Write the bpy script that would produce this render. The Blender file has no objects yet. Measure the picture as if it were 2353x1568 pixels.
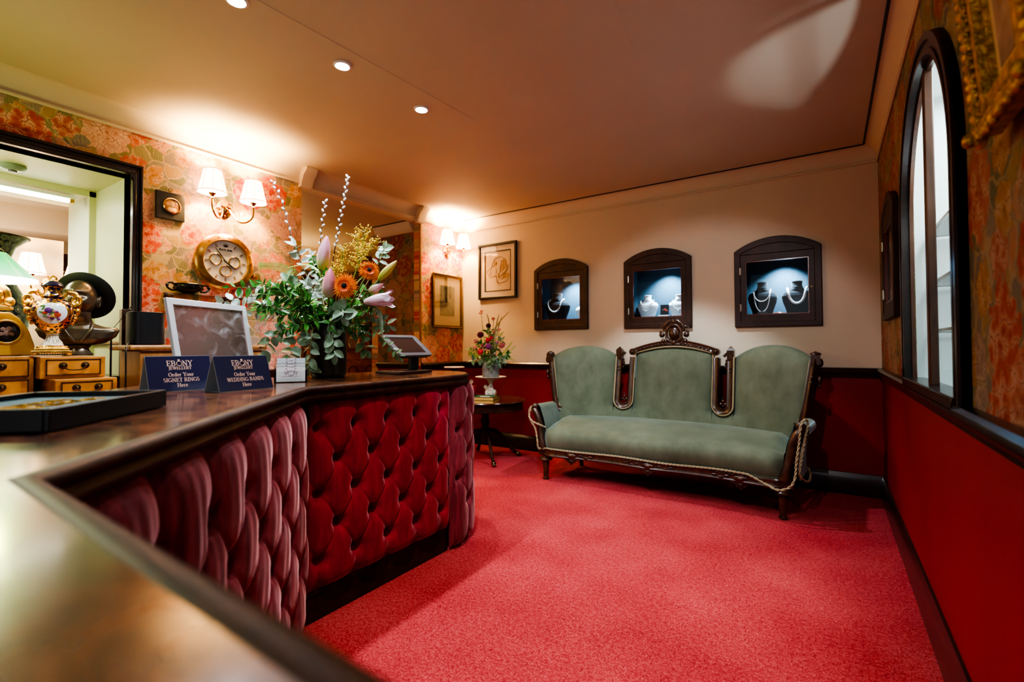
import bpy, bmesh, math, random
from mathutils import Matrix, Vector
R = math.radians; PI = math.pi
SC = bpy.context.scene
COL = SC.collection
rnd = random.Random(7)
sin, cos = math.sin, math.cos

# ------------------------------------------------------------------ mesh helpers
class MB:
    def __init__(s): s.v = []; s.f = []; s.m = []; s.mi = 0; s.M = None
    def add(s, vs, fs):
        o = len(s.v)
        for p in vs:
            p = Vector(p)
            s.v.append(tuple(s.M @ p) if s.M else tuple(p))
        for f in fs: s.f.append([i + o for i in f]); s.m.append(s.mi)
    def box(s, c, d, rz=0.0, M=None):
        hx, hy, hz = d[0] / 2, d[1] / 2, d[2] / 2
        T = Matrix.Translation(c) @ Matrix.Rotation(rz, 4, 'Z') if M is None else Matrix.Translation(c) @ M
        vs = [T @ Vector((sx * hx, sy * hy, sz * hz)) for sx in (-1, 1) for sy in (-1, 1) for sz in (-1, 1)]
        s.add(vs, [(0, 1, 3, 2), (4, 6, 7, 5), (0, 4, 5, 1), (2, 3, 7, 6), (0, 2, 6, 4), (1, 5, 7, 3)])
    def bb(s, x0, x1, y0, y1, z0, z1): s.box(((x0 + x1) / 2, (y0 + y1) / 2, (z0 + z1) / 2), (abs(x1 - x0), abs(y1 - y0), abs(z1 - z0)))
    def quad(s, a, b, c, d): s.add([a, b, c, d], [(0, 1, 2, 3)])
    def lathe(s, prof, n=24, c=(0, 0, 0), T=None, sx=1, sy=1, a0=0, cap=True):
        T = (Matrix.Translation(c) @ T) if T is not None else Matrix.Translation(c)
        vs = []; fs = []
        for r, z in prof:
            for i in range(n):
                a = a0 + 2 * PI * i / n
                vs.append(T @ Vector((r * cos(a) * sx, r * sin(a) * sy, z)))
        for k in range(len(prof) - 1):
            for i in range(n):
                j = (i + 1) % n
                fs.append((k * n + i, k * n + j, (k + 1) * n + j, (k + 1) * n + i))
        if cap:
            if prof[0][0] > 1e-5: fs.append(tuple(range(n - 1, -1, -1)))
            if prof[-1][0] > 1e-5: fs.append(tuple(range((len(prof) - 1) * n, len(prof) * n)))
        s.add(vs, fs)
    def ball(s, c, r, n=14, T=None):
        if not isinstance(r, tuple): r = (r, r, r)
        m = max(6, n * 2 // 3)
        prof = [(max(1e-6, sin(PI * k / m)), -cos(PI * k / m)) for k in range(m + 1)]
        D = Matrix.Diagonal((r[0], r[1], r[2], 1))
        s.lathe(prof, n, c, (T @ D) if T is not None else D, cap=False)
    def tube(s, pts, r, n=8, closed=False, flat=1.0, up=None):
        pts = [Vector(p) for p in pts]; N = len(pts)
        rr = r if isinstance(r, (list, tuple)) else [r] * N
        vs = []; fs = []; prev = None
        for k in range(N):
            if closed: t = pts[(k + 1) % N] - pts[k - 1]
            else: t = pts[min(k + 1, N - 1)] - pts[max(k - 1, 0)]
            t = t.normalized() if t.length > 1e-9 else Vector((0, 0, 1))
            if up is not None: a = Vector(up) - t * t.dot(Vector(up))
            elif prev is not None: a = prev - t * t.dot(prev)
            else:
                q = Vector((0, 0, 1)) if abs(t.z) < .9 else Vector((1, 0, 0)); a = q - t * t.dot(q)
            a = a.normalized(); prev = a; b = t.cross(a)
            for i in range(n):
                w = 2 * PI * i / n
                vs.append(pts[k] + a * (rr[k] * cos(w)) + b * (rr[k] * flat * sin(w)))
        L = N if closed else N - 1
        for k in range(L):
            k2 = (k + 1) % N
            for i in range(n):
                j = (i + 1) % n
                fs.append((k * n + i, k * n + j, k2 * n + j, k2 * n + i))
        if not closed:
            fs.append(tuple(range(n - 1, -1, -1))); fs.append(tuple(range((N - 1) * n, N * n)))
        s.add(vs, fs)
    def prism(s, poly, d0, d1, T=None):
        # poly in local xy, extruded along local z
        n = len(poly); T = T or Matrix.Identity(4)
        vs = [T @ Vector((x, y, d0)) for x, y in poly] + [T @ Vector((x, y, d1)) for x, y in poly]
        fs = [tuple(range(n - 1, -1, -1)), tuple(range(n, 2 * n))] + [(i, (i + 1) % n, n + (i + 1) % n, n + i) for i in range(n)]
        s.add(vs, fs)
    def ring(s, outer, inner, d0, d1, T=None):
        # frame between two outlines of equal length, extruded along local z
        n = len(outer); T = T or Matrix.Identity(4)
        P = lambda pl, d: [T @ Vector((x, y, d)) for x, y in pl]
        vs = P(outer, d0) + P(inner, d0) + P(outer, d1) + P(inner, d1); fs = []
        for i in range(n):
            j = (i + 1) % n
            fs += [(i, n + i, n + j, j), (2 * n + i, 2 * n + j, 3 * n + j, 3 * n + i), (i, j, 2 * n + j, 2 * n + i), (n + i, 3 * n + i, 3 * n + j, n + j)]
        s.add(vs, fs)
    def grid(s, fn, nu, nv, closeu=False, flip=False):
        vs = [fn(i / nu, j / nv) for i in range(nu + (0 if closeu else 1)) for j in range(nv + 1)]
        fs = []; A = nu if closeu else nu + 1
        for i in range(nu):
            for j in range(nv):
                i2 = (i + 1) % A
                q = (i * (nv + 1) + j, i2 * (nv + 1) + j, i2 * (nv + 1) + j + 1, i * (nv + 1) + j + 1)
                fs.append(q[::-1] if flip else q)
        s.add(vs, fs)
    def sweep(s, path, prof, closed=False, cap=True):
        # path: list of (pos, side, up) frames; prof: [(side offset, up offset)]
        n = len(prof); vs = []; fs = []
        for p, a, b in path:
            for x, y in prof: vs.append(Vector(p) + Vector(a) * x + Vector(b) * y)
        N = len(path)
        for k in range(N if closed else N - 1):
            k2 = (k + 1) % N
            for i in range(n):
                j = (i + 1) % n
                fs.append((k * n + i, k * n + j, k2 * n + j, k2 * n + i))
        if cap and not closed:
            fs.append(tuple(range(n - 1, -1, -1))); fs.append(tuple(range((N - 1) * n, N * n)))
        s.add(vs, fs)

def obj(name, mb, mats, parent=None, bevel=0, sharp=38, smooth=True, seg=2, subsurf=0, fix=True):
    me = bpy.data.meshes.new(name)
    me.from_pydata(mb.v, [], mb.f)
    if not isinstance(mats, (list, tuple)): mats = [mats]
    for m in mats: me.materials.append(m)
    for p, i in zip(me.polygons, mb.m): p.material_index = i
    if fix:
        bm = bmesh.new(); bm.from_mesh(me)
        bmesh.ops.recalc_face_normals(bm, faces=bm.faces); bm.to_mesh(me); bm.free()
    if smooth:
        me.shade_smooth(); me.set_sharp_from_angle(angle=R(sharp))
    o = bpy.data.objects.new(name, me); COL.objects.link(o)
    if parent is not None: o.parent = parent
    if bevel:
        b = o.modifiers.new('bevel', 'BEVEL'); b.width = bevel; b.segments = seg; b.limit_method = 'ANGLE'; b.angle_limit = R(40)
        b.harden_normals = False
    if subsurf:
        b = o.modifiers.new('sub', 'SUBSURF'); b.levels = subsurf; b.render_levels = subsurf
    return o
def tag(o, label, cat, group=None, kind=None):
    o['label'] = label; o['category'] = cat
    if group: o['group'] = group
    if kind: o['kind'] = kind
    return o
def thing(name, label, cat, loc=(0, 0, 0), rz=0.0, group=None):
    o = bpy.data.objects.new(name, None); COL.objects.link(o)
    o.location = loc; o.rotation_euler = (0, 0, rz); o.empty_display_size = .05
    return tag(o, label, cat, group)
def struct(name, mb, mats, **k):
    o = obj(name, mb, mats, **k); o['kind'] = 'structure'; return o
def copy_tree(o, parent=None):
    c = o.copy(); COL.objects.link(c)
    if parent is not None:
        c.parent = parent; c.matrix_parent_inverse = o.matrix_parent_inverse.copy()
    for ch in list(o.children): copy_tree(ch, c)
    return c
def text_mesh(txt, size, extrude=.0006, bold=0.0, sx=1.0, align='CENTER'):
    cu = bpy.data.curves.new('txt', 'FONT'); cu.body = txt; cu.size = size; cu.extrude = extrude; cu.offset = bold
    cu.align_x = align; cu.align_y = 'BOTTOM_BASELINE'; cu.resolution_u = 3
    o = bpy.data.objects.new('txt', cu); COL.objects.link(o)
    dg = bpy.context.evaluated_depsgraph_get(); dg.update()
    me = bpy.data.meshes.new_from_object(o.evaluated_get(dg))
    vs = [Vector((v.co.x * sx, v.co.y, v.co.z)) for v in me.vertices]; fs = [tuple(p.vertices) for p in me.polygons]
    bpy.data.objects.remove(o); bpy.data.curves.remove(cu); bpy.data.meshes.remove(me)
    return vs, fs
def add_text(mb, txt, size, T, bold=0.0, sx=1.0, extrude=.0006):
    vs, fs = text_mesh(txt, size, extrude, bold, sx)
    mb.add([T @ v for v in vs], fs)
def frame_T(o, x, y):
    # matrix with origin o, local x axis, local y axis
    x = Vector(x).normalized(); y = Vector(y); y = (y - x * x.dot(y)).normalized(); z = x.cross(y)
    M = Matrix((x, y, z)).transposed().to_4x4(); M.translation = Vector(o); return M
def arc(cx, cy, r, a0, a1, n): return [(cx + r * cos(a0 + (a1 - a0) * i / n), cy + r * sin(a0 + (a1 - a0) * i / n)) for i in range(n + 1)]

# ------------------------------------------------------------------ materials
def newmat(name):
    m = bpy.data.materials.new(name); m.use_nodes = True
    nt = m.node_tree; b = nt.nodes['Principled BSDF']
    return m, nt, b
def N(nt, t, **k):
    n = nt.nodes.new(t)
    for a, v in k.items():
        if a in n.inputs.keys(): n.inputs[a].default_value = v
        else: setattr(n, a, v)
    return n
def L(nt, a, b): nt.links.new(a, b)
def ramp(nt, stops, interp='LINEAR'):
    n = nt.nodes.new('ShaderNodeValToRGB'); cr = n.color_ramp; cr.interpolation = interp
    while len(cr.elements) < len(stops): cr.elements.new(.5)
    for e, (p, c) in zip(cr.elements, stops): e.position = p; e.color = (*c, 1)
    return n
def mat(name, col, rough=.5, metal=0, var=.0, vscale=8, bump=0, bscale=60, coat=0, sheen=0, spec=.5, trans=0, emit=None, es=0, alpha=1, ior=1.45, stretch=None):
    m, nt, b = newmat(name)
    b.inputs['Base Color'].default_value = (*col, 1); b.inputs['Roughness'].default_value = rough; b.inputs['Metallic'].default_value = metal
    b.inputs['Coat Weight'].default_value = coat; b.inputs['Coat Roughness'].default_value = .15
    b.inputs['Sheen Weight'].default_value = sheen; b.inputs['Sheen Roughness'].default_value = .4
    b.inputs['Specular IOR Level'].default_value = spec; b.inputs['Transmission Weight'].default_value = trans; b.inputs['IOR'].default_value = ior
    b.inputs['Alpha'].default_value = alpha
    if emit: b.inputs['Emission Color'].default_value = (*emit, 1); b.inputs['Emission Strength'].default_value = es
    tc = N(nt, 'ShaderNodeTexCoord')
    src = tc.outputs['Object']
    if stretch:
        mp = N(nt, 'ShaderNodeMapping'); mp.inputs['Scale'].default_value = stretch; L(nt, src, mp.inputs['Vector']); src = mp.outputs['Vector']
    if var:
        nz = N(nt, 'ShaderNodeTexNoise', Scale=vscale, Detail=5.0); L(nt, src, nz.inputs['Vector'])
        d = tuple(c * (1 - var) for c in col); e = tuple(min(1, c * (1 + var)) for c in col)
        rp = ramp(nt, [(.3, d), (.7, e)]); L(nt, nz.outputs['Fac'], rp.inputs['Fac']); L(nt, rp.outputs['Color'], b.inputs['Base Color'])
    if bump:
        nb = N(nt, 'ShaderNodeTexNoise', Scale=bscale, Detail=4.0); L(nt, src, nb.inputs['Vector'])
        bp = N(nt, 'ShaderNodeBump', Strength=bump, Distance=.01); L(nt, nb.outputs['Fac'], bp.inputs['Height']); L(nt, bp.outputs['Normal'], b.inputs['Normal'])
    return m
def woodmat(name, dark, light, scale=6, stretch=(1, 1, .12), rough=.3, coat=.3, dist=2.5, lo=.42, hi=.8, spec=.5):
    m, nt, b = newmat(name)
    tc = N(nt, 'ShaderNodeTexCoord'); mp = N(nt, 'ShaderNodeMapping'); mp.inputs['Scale'].default_value = stretch
    L(nt, tc.outputs['Object'], mp.inputs['Vector'])
    n1 = N(nt, 'ShaderNodeTexNoise', Scale=scale, Detail=8.0, Roughness=.65, Distortion=dist); L(nt, mp.outputs['Vector'], n1.inputs['Vector'])
    n2 = N(nt, 'ShaderNodeTexNoise', Scale=scale * 9, Detail=3.0); L(nt, mp.outputs['Vector'], n2.inputs['Vector'])
    mx = N(nt, 'ShaderNodeMath', operation='MULTIPLY_ADD'); L(nt, n2.outputs['Fac'], mx.inputs[0]); mx.inputs[1].default_value = .25; L(nt, n1.outputs['Fac'], mx.inputs[2])
    rp = ramp(nt, [(lo, dark), ((lo + hi) / 2, tuple((a + c) / 2 for a, c in zip(dark, light))), (hi, light)])
    L(nt, mx.outputs[0], rp.inputs['Fac']); L(nt, rp.outputs['Color'], b.inputs['Base Color'])
    b.inputs['Roughness'].default_value = rough; b.inputs['Coat Weight'].default_value = coat; b.inputs['Coat Roughness'].default_value = .12; b.inputs['Specular IOR Level'].default_value = spec
    bp = N(nt, 'ShaderNodeBump', Strength=.08, Distance=.004); L(nt, n2.outputs['Fac'], bp.inputs['Height']); L(nt, bp.outputs['Normal'], b.inputs['Normal'])
    return m
def wallpaper(name, ax, tint=1.0):
    # big faded peonies over small leaves on cream; ax picks the two world axes of the wall
    m, nt, b = newmat(name)
    tc = N(nt, 'ShaderNodeTexCoord'); sp = N(nt, 'ShaderNodeSeparateXYZ'); L(nt, tc.outputs['Object'], sp.inputs[0])
    cb = N(nt, 'ShaderNodeCombineXYZ'); L(nt, sp.outputs[ax], cb.inputs[0]); L(nt, sp.outputs['Z'], cb.inputs[1])
    def vm(op, a, bb):
        n = N(nt, 'ShaderNodeVectorMath', operation=op)
        for i, q in enumerate((a, bb)):
            if isinstance(q, tuple): n.inputs[i].default_value = q
            else: L(nt, q, n.inputs[i])
        return n.outputs[0]
    def ma(op, a, bb=None, c=None, clamp=False):
        n = N(nt, 'ShaderNodeMath', operation=op, use_clamp=clamp)
        for i, q in enumerate((a, bb, c)):
            if q is None: continue
            if isinstance(q, (int, float)): n.inputs[i].default_value = q
            else: L(nt, q, n.inputs[i])
        return n.outputs[0]
    def step(a, lo, hi):
        n = N(nt, 'ShaderNodeMapRange', interpolation_type='SMOOTHSTEP'); L(nt, a, n.inputs['Value'])
        n.inputs['From Min'].default_value = lo; n.inputs['From Max'].default_value = hi; return n.outputs[0]
    def mix(f, a, bb, bt='MIX'):
        n = N(nt, 'ShaderNodeMix', data_type='RGBA', blend_type=bt)
        for k, q in ((0, f), (6, a), (7, bb)):
            if isinstance(q, (int, float)): n.inputs[k].default_value = q
            elif isinstance(q, tuple): n.inputs[k].default_value = (*q, 1)
            else: L(nt, q, n.inputs[k])
        return n.outputs[2]
    def vor(vec, scale, feature='F1', rand=1.0):
        n = N(nt, 'ShaderNodeTexVoronoi', voronoi_dimensions='2D', feature=feature); n.inputs['Scale'].default_value = scale
        n.inputs['Randomness'].default_value = rand; L(nt, vec, n.inputs['Vector']); return n
    base = cb.outputs[0]
    nz = N(nt, 'ShaderNodeTexNoise', Scale=9.0, Detail=3.0); L(nt, base, nz.inputs['Vector'])
    off = vm('MULTIPLY', vm('SUBTRACT', nz.outputs['Color'], (.5, .5, .5)), (.075, .075, 0)); uv = vm('ADD', base, off)
    nz2 = N(nt, 'ShaderNodeTexNoise', Scale=34.0, Detail=3.0); L(nt, base, nz2.inputs['Vector'])
    uv2 = vm('ADD', uv, vm('MULTIPLY', vm('SUBTRACT', nz2.outputs['Color'], (.5, .5, .5)), (.022, .022, 0)))
    cream = (.58, .42, .26)
    # leaves
    lv = vor(uv2, 13.5); le = vor(uv2, 13.5, 'DISTANCE_TO_EDGE')
    sc = N(nt, 'ShaderNodeSeparateColor'); L(nt, lv.outputs['Color'], sc.inputs[0])
    lr = ramp(nt, [(0, (.16, .17, .09)), (.2, (.27, .24, .13)), (.36, (.24, .20, .18)), (.52, (.48, .30, .11)), (.66, (.56, .42, .25)), (.8, (.34, .27, .22)), (.92, (.62, .25, .16))], 'CONSTANT')
    L(nt, sc.outputs[0], lr.inputs[0])
    vein = N(nt, 'ShaderNodeTexWave', wave_type='BANDS'); vein.inputs['Scale'].default_value = 26; vein.inputs['Distortion'].default_value = 7.0; vein.inputs['Detail'].default_value = 2; L(nt, uv, vein.inputs['Vector'])
    lcol = mix(ma('MULTIPLY', vein.outputs['Fac'], .30), lr.outputs[0], (.62, .50, .32))
    c1 = mix(step(le.outputs['Distance'], .02, .10), cream, lcol)
    def flowers(c, scale, seed, thr, cols, petal):
        u = vm('ADD', uv2, (seed, seed * 1.7, 0)); v = vor(u, scale, rand=.75)
        s2 = N(nt, 'ShaderNodeSeparateColor'); L(nt, v.outputs['Color'], s2.inputs[0])
        r = ramp(nt, cols, 'CONSTANT'); L(nt, s2.outputs[0], r.inputs[0])
        d = v.outputs['Distance']
        pv = vor(vm('ADD', uv2, (seed, 0, 0)), petal); pe = vor(vm('ADD', uv2, (seed, 0, 0)), petal, 'DISTANCE_TO_EDGE')
        sh = ma('ADD', ma('MULTIPLY', pv.outputs['Distance'], .9), ma('MULTIPLY', step(d, 0.0, .34), .35))
        rad = mix(ma('MULTIPLY', step(pv.outputs['Distance'], .20, .70), .66), r.outputs[0], (.86, .62, .48))
        dark = mix(step(sh, .0, .45), mix(.55, r.outputs[0], (.16, .02, .015)), rad)
        dark = mix(step(pe.outputs['Distance'], .0, .09), mix(.45, r.outputs[0], (.20, .04, .02)), dark)
        edge = ma('ADD', d, ma('MULTIPLY', ma('SUBTRACT', pv.outputs['Distance'], .5), .16))
        on = ma('MULTIPLY', step(edge, thr, thr - .03), step(s2.outputs[1], .18, .19))
        halo = ma('MULTIPLY', step(edge, thr + .05, thr + .01), step(s2.outputs[1], .18, .19))
        return mix(on, mix(ma('MULTIPLY', halo, .6), c, (.30, .26, .16)), dark)
    c2 = flowers(c1, 6.2, 3.1, .40, [(0, (.60, .30, .09)), (.3, (.66, .34, .22)), (.5, (.58, .16, .10)), (.7, (.42, .30, .26)), (.85, (.70, .46, .30))], 30)
    c3 = flowers(c2, 3.6, 7.7, .42, [(0, (.62, .09, .045)), (.24, (.68, .25, .18)), (.46, (.72, .40, .30)), (.66, (.52, .07, .055)), (.78, (.66, .20, .14)), (.9, (.70, .44, .24))], 26)
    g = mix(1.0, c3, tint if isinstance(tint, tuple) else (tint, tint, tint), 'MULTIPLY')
    L(nt, g, b.inputs['Base Color']); b.inputs['Roughness'].default_value = .62; b.inputs['Specular IOR Level'].default_value = .25
    return m

MT = {}
def setup_mats():
    D = MT
    D['cream'] = mat('cream_paint', (.64, .55, .42), .7, var=.03, vscale=1.5, bump=.12, bscale=160, stretch=(1, 1, .25))
    D['ceil'] = mat('ceiling_paint', (.58, .51, .40), .65, var=.04, vscale=1.2, bump=.1, bscale=9)
    D['cove'] = mat('cove_paint', (.66, .56, .42), .6)
    D['red'] = mat('red_dado', (.27, .013, .015), .55, var=.06, vscale=3, bump=.1, bscale=220, stretch=(1, 1, .2))
    D['darkwood'] = woodmat('dark_mahogany', (.012, .005, .004), (.055, .018, .012), 7, (1, 1, .15), .28, .35)
    D['rail'] = woodmat('dark_rail_wood', (.010, .005, .004), (.040, .014, .010), 6, (.2, .2, 1), .3, .35)
    D['cab'] = woodmat('cabinet_mahogany', (.016, .005, .003), (.060, .019, .010), 8, (.3, 1, .3), .5, .0)
    D['counter'] = woodmat('counter_mahogany', (.020, .008, .006), (.24, .085, .036), 5.5, (.6, .9, 1), .22, .45, 3, .50, .80)
    D['mould'] = woodmat('counter_edge_wood', (.016, .006, .004), (.060, .021, .010), 8, (.5, .5, .5), .5, .0, 2.5, .42, .8, .18)
    D['yew'] = woodmat('yew_wood', (.26, .085, .014), (.62, .27, .055), 6, (1, .35, .6), .3, .35)
    D['oak'] = woodmat('golden_brown_wood', (.20, .085, .025), (.44, .21, .07), 6, (1, 1, .2), .4, .2)
    D['sofawood'] = woodmat('carved_walnut', (.020, .008, .005), (.085, .032, .016), 12, (1, 1, .4), .3, .35)
    D['brass'] = mat('polished_brass', (.83, .50, .13), .18, 1)
    D['gold'] = mat('gilt', (.80, .50, .12), .3, 1, var=.25, vscale=40, bump=.3, bscale=60)
    D['oldgold'] = mat('antique_gilt', (.50, .30, .05), .42, .8, var=.5, vscale=40, bump=.8, bscale=70)
    D['antbrass'] = mat('antique_brass', (.16, .10, .05), .35, 1)
    D['bronze'] = mat('dark_bronze', (.13, .10, .065), .28, .6, var=.3, vscale=20)
    D['black'] = mat('black_satin', (.012, .012, .014), .4)
    D['blackmatte'] = mat('black_velvet', (.010, .012, .016), .9, sheen=.3)
    D['grey'] = mat('graphite_plastic', (.075, .075, .08), .42)
    D['white'] = mat('white_paint', (.80, .80, .78), .5)
    D['card'] = mat('white_card', (.82, .82, .80), .6)
    D['navy'] = mat('navy_card', (.022, .024, .075), .25, coat=.5)
    D['rose'] = mat('rose_gold_print', (.85, .58, .46), .4)
    D['silver'] = mat('silver_frame', (.80, .82, .84), .35, .35)
    D['pearl'] = mat('pearl', (.85, .84, .80), .2, coat=.6)
    D['bustw'] = mat('white_leather', (.74, .78, .82), .5)
    D['cardglass'] = None
    # carpet
    m, nt, b = newmat('red_carpet'); D['carpet'] = m
    tc = N(nt, 'ShaderNodeTexCoord'); n1 = N(nt, 'ShaderNodeTexNoise', Scale=150.0, Detail=3.0, Roughness=.7); L(nt, tc.outputs['Object'], n1.inputs['Vector'])
    n2 = N(nt, 'ShaderNodeTexNoise', Scale=2.6, Detail=4.0); L(nt, tc.outputs['Object'], n2.inputs['Vector'])
    n3 = N(nt, 'ShaderNodeTexNoise', Scale=60.0, Detail=2.0); L(nt, tc.outputs['Object'], n3.inputs['Vector'])
    ad = N(nt, 'ShaderNodeMath', operation='MULTIPLY_ADD'); L(nt, n2.outputs['Fac'], ad.inputs[0]); ad.inputs[1].default_value = .30
    a2 = N(nt, 'ShaderNodeMath', operation='MULTIPLY_ADD'); L(nt, n3.outputs['Fac'], a2.inputs[0]); a2.inputs[1].default_value = .35; L(nt, n1.outputs['Fac'], a2.inputs[2]); L(nt, a2.outputs[0], ad.inputs[2])
    rp = ramp(nt, [(.47, (.05, .003, .006)), (.62, (.25, .016, .022)), (.80, (.43, .042, .050)), (1.0, (.60, .11, .11))]); L(nt, ad.outputs[0], rp.inputs[0]); L(nt, rp.outputs[0], b.inputs['Base Color'])
    b.inputs['Roughness'].default_value = .95; b.inputs['Sheen Weight'].default_value = .10; b.inputs['Sheen Roughness'].default_value = .5; b.inputs['Sheen Tint'].default_value = (1, .35, .35, 1); b.inputs['Specular IOR Level'].default_value = .1
    bp = N(nt, 'ShaderNodeBump', Strength=.7, Distance=.012); L(nt, a2.outputs[0], bp.inputs['Height']); L(nt, bp.outputs[0], b.inputs['Normal'])
    # velvets
    def velvet(name, dk, lt, tint, scale=(3, 3, 1), streak=True):
        m, nt, b = newmat(name); tc = N(nt, 'ShaderNodeTexCoord'); mp = N(nt, 'ShaderNodeMapping'); mp.inputs['Scale'].default_value = scale; L(nt, tc.outputs['Object'], mp.inputs['Vector'])
        n1 = N(nt, 'ShaderNodeTexNoise', Scale=5.0, Detail=5.0, Roughness=.6); L(nt, mp.outputs[0], n1.inputs['Vector'])
        rp = ramp(nt, [(.3, dk), (.72, lt)]); L(nt, n1.outputs['Fac'], rp.inputs[0]); L(nt, rp.outputs[0], b.inputs['Base Color'])
        b.inputs['Roughness'].default_value = .75; b.inputs['Sheen Weight'].default_value = .7; b.inputs['Sheen Roughness'].default_value = .35; b.inputs['Sheen Tint'].default_value = (*tint, 1); b.inputs['Specular IOR Level'].default_value = .2
        n2 = N(nt, 'ShaderNodeTexNoise', Scale=260.0, Detail=2.0); L(nt, tc.outputs['Object'], n2.inputs['Vector'])
        bp = N(nt, 'ShaderNodeBump', Strength=.18, Distance=.004); L(nt, n2.outputs['Fac'], bp.inputs['Height']); L(nt, bp.outputs[0], b.inputs['Normal'])
        return m
    D['redvelvet'] = velvet('crimson_velvet', (.17, .010, .020), (.34, .025, .042), (1, .45, .5), (5, 5, 1))
    D['plumvelvet'] = velvet('worn_plum_velvet', (.09, .010, .019), (.28, .050, .060), (1, .55, .55), (9, 9, 1))
    D['green'] = velvet('sage_velvet', (.088, .106, .066), (.138, .158, .106), (.62, .85, .88), (1.5, 1.5, 1))
    D['cord'] = mat('beige_cord', (.42, .34, .20), .8, bump=.9, bscale=240)
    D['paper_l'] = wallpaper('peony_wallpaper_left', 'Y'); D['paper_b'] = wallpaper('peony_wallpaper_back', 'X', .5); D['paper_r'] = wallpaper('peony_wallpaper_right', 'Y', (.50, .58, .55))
    # glass
    def glass(name, tint=(1, 1, 1), refl=.08, rough=.0):
        m = bpy.data.materials.new(name); m.use_nodes = True; nt = m.node_tree; nt.nodes.clear()
        o = N(nt, 'ShaderNodeOutputMaterial'); t = N(nt, 'ShaderNodeBsdfTransparent'); t.inputs[0].default_value = (*tint, 1)
        g = N(nt, 'ShaderNodeBsdfGlossy'); g.inputs['Roughness'].default_value = rough
        f = N(nt, 'ShaderNodeFresnel', IOR=1.45); mul = N(nt, 'ShaderNodeMath', operation='MULTIPLY'); L(nt, f.outputs[0], mul.inputs[0]); mul.inputs[1].default_value = refl / .04
        mx = N(nt, 'ShaderNodeMixShader'); L(nt, mul.outputs[0], mx.inputs[0]); L(nt, t.outputs[0], mx.inputs[1]); L(nt, g.outputs[0], mx.inputs[2]); L(nt, mx.outputs[0], o.inputs[0])
        return m
    D['glass'] = glass('clear_glass', (.97, .98, .98), .014)
    D['acrylic'] = glass('clear_acrylic', (.965, .975, .98), .035, .05)
    D['redglass'] = mat('cranberry_glass', (.55, .02, .05), .05, trans=.6, coat=.5)
    D['crystal'] = mat('crystal', (.9, .92, .95), .03, trans=.9)
    def emis(name, col, s, base=(.8, .8, .8)):
        return mat(name, base, .6, emit=col, es=s)
    D['shade'] = emis('pleated_cream_shade', (1, .70, .42), 5.0, (.8, .68, .5))
    D['led'] = emis('cool_lamp', (.80, .88, 1.0), 60)
    D['tubelight'] = emis('fluorescent_tube', (.92, 1, .86), 9)
    D['lime'] = mat('pale_lime_paint', (.62, .62, .36), .45)
    D['limew'] = mat('pale_ivory_paint', (.74, .75, .60), .45)
setup_mats()
XL, XR, YB, YP, YE, ZR, ZC, ZT = -3.567, .32, 4.351, 3.664, 2.295, .935, 2.44, 2.555
ZH = 2.44      # ceiling of the back room beyond the left wall
HC = .948      # counter top
# ------------------------------------------------------------------ camera
cam = bpy.data.objects.new('camera', bpy.data.cameras.new('camera')); COL.objects.link(cam); SC.camera = cam
F_PX = 1100.32
cam.data.sensor_fit = 'HORIZONTAL'; cam.data.sensor_width = 36; cam.data.lens = F_PX * 36 / 2353
cam.data.shift_y = -10.86 / 2353; cam.data.clip_start = .02; cam.data.clip_end = 60
yaw, pit, rol = R(33.444), R(1.246), R(-.242)
fw = Vector((-sin(yaw) * cos(pit), cos(yaw) * cos(pit), sin(pit))); r0 = Vector((cos(yaw), sin(yaw), 0)); u0 = r0.cross(fw)
rv = r0 * cos(rol) + u0 * sin(rol); uv_ = -r0 * sin(rol) + u0 * cos(rol)
Mc = Matrix((rv, uv_, -fw)).transposed().to_4x4(); Mc.translation = (0, 0, 1.10); cam.matrix_world = Mc
cam.data.dof.use_dof = True; cam.data.dof.focus_distance = 2.5; cam.data.dof.aperture_fstop = 1.9

# ------------------------------------------------------------------ structure
YF = -1.4     # the shop goes on behind the camera
mb = MB(); mb.bb(-7.2, XR + .6, YF, 6.2, -.06, 0); struct('floor', mb, MT['carpet'])
# ceiling: flat slab with a shallow cove all round
mb = MB(); mb.bb(XL - .02, XR + .02, YF, YB + .02, ZT, ZT + .05); struct('ceiling', mb, MT['ceil'])
mb = MB(); mb.bb(-7.2, XL - .10, YF, 6.2, ZH, ZH + .05); struct('ceiling', mb, MT['ceil'])
def cove(name, p0, p1, nrm, w=.085, a=0, b=0):
    # concave strip between wall (z=ZC) and ceiling (z=ZT); a, b mitre ends along the run
    mb = MB(); p0 = Vector(p0); p1 = Vector(p1); n = Vector(nrm); t = (p1 - p0).normalized()
    pr = [(w * (1 - cos(q)), ZC + (ZT - ZC) * sin(q)) for q in [PI / 2 * i / 6 for i in range(7)]]
    def fn(u, v):
        i = round(v * 6); o, z = pr[i]
        q = (p0 + t * a * o) * (1 - u) + (p1 - t * b * o) * u
        return (q.x + n.x * o, q.y + n.y * o, z)
    mb.grid(fn, 1, 6)
    # small bead along the bottom edge
    mb.tube([(p0 + n * .008) + Vector((0, 0, ZC)), (p1 + n * .008) + Vector((0, 0, ZC))], .010, 6)
    return struct(name, mb, MT['cove'])
cove('trim_1', (XL, YB, 0), (XR, YB, 0), (0, -1, 0), a=1, b=1)
cove('trim_2', (XR, YB, 0), (XR, YF, 0), (-1, 0, 0), a=1)
cove('trim_3', (XL, YF, 0), (XL, YB, 0), (1, 0, 0), b=1)
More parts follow.
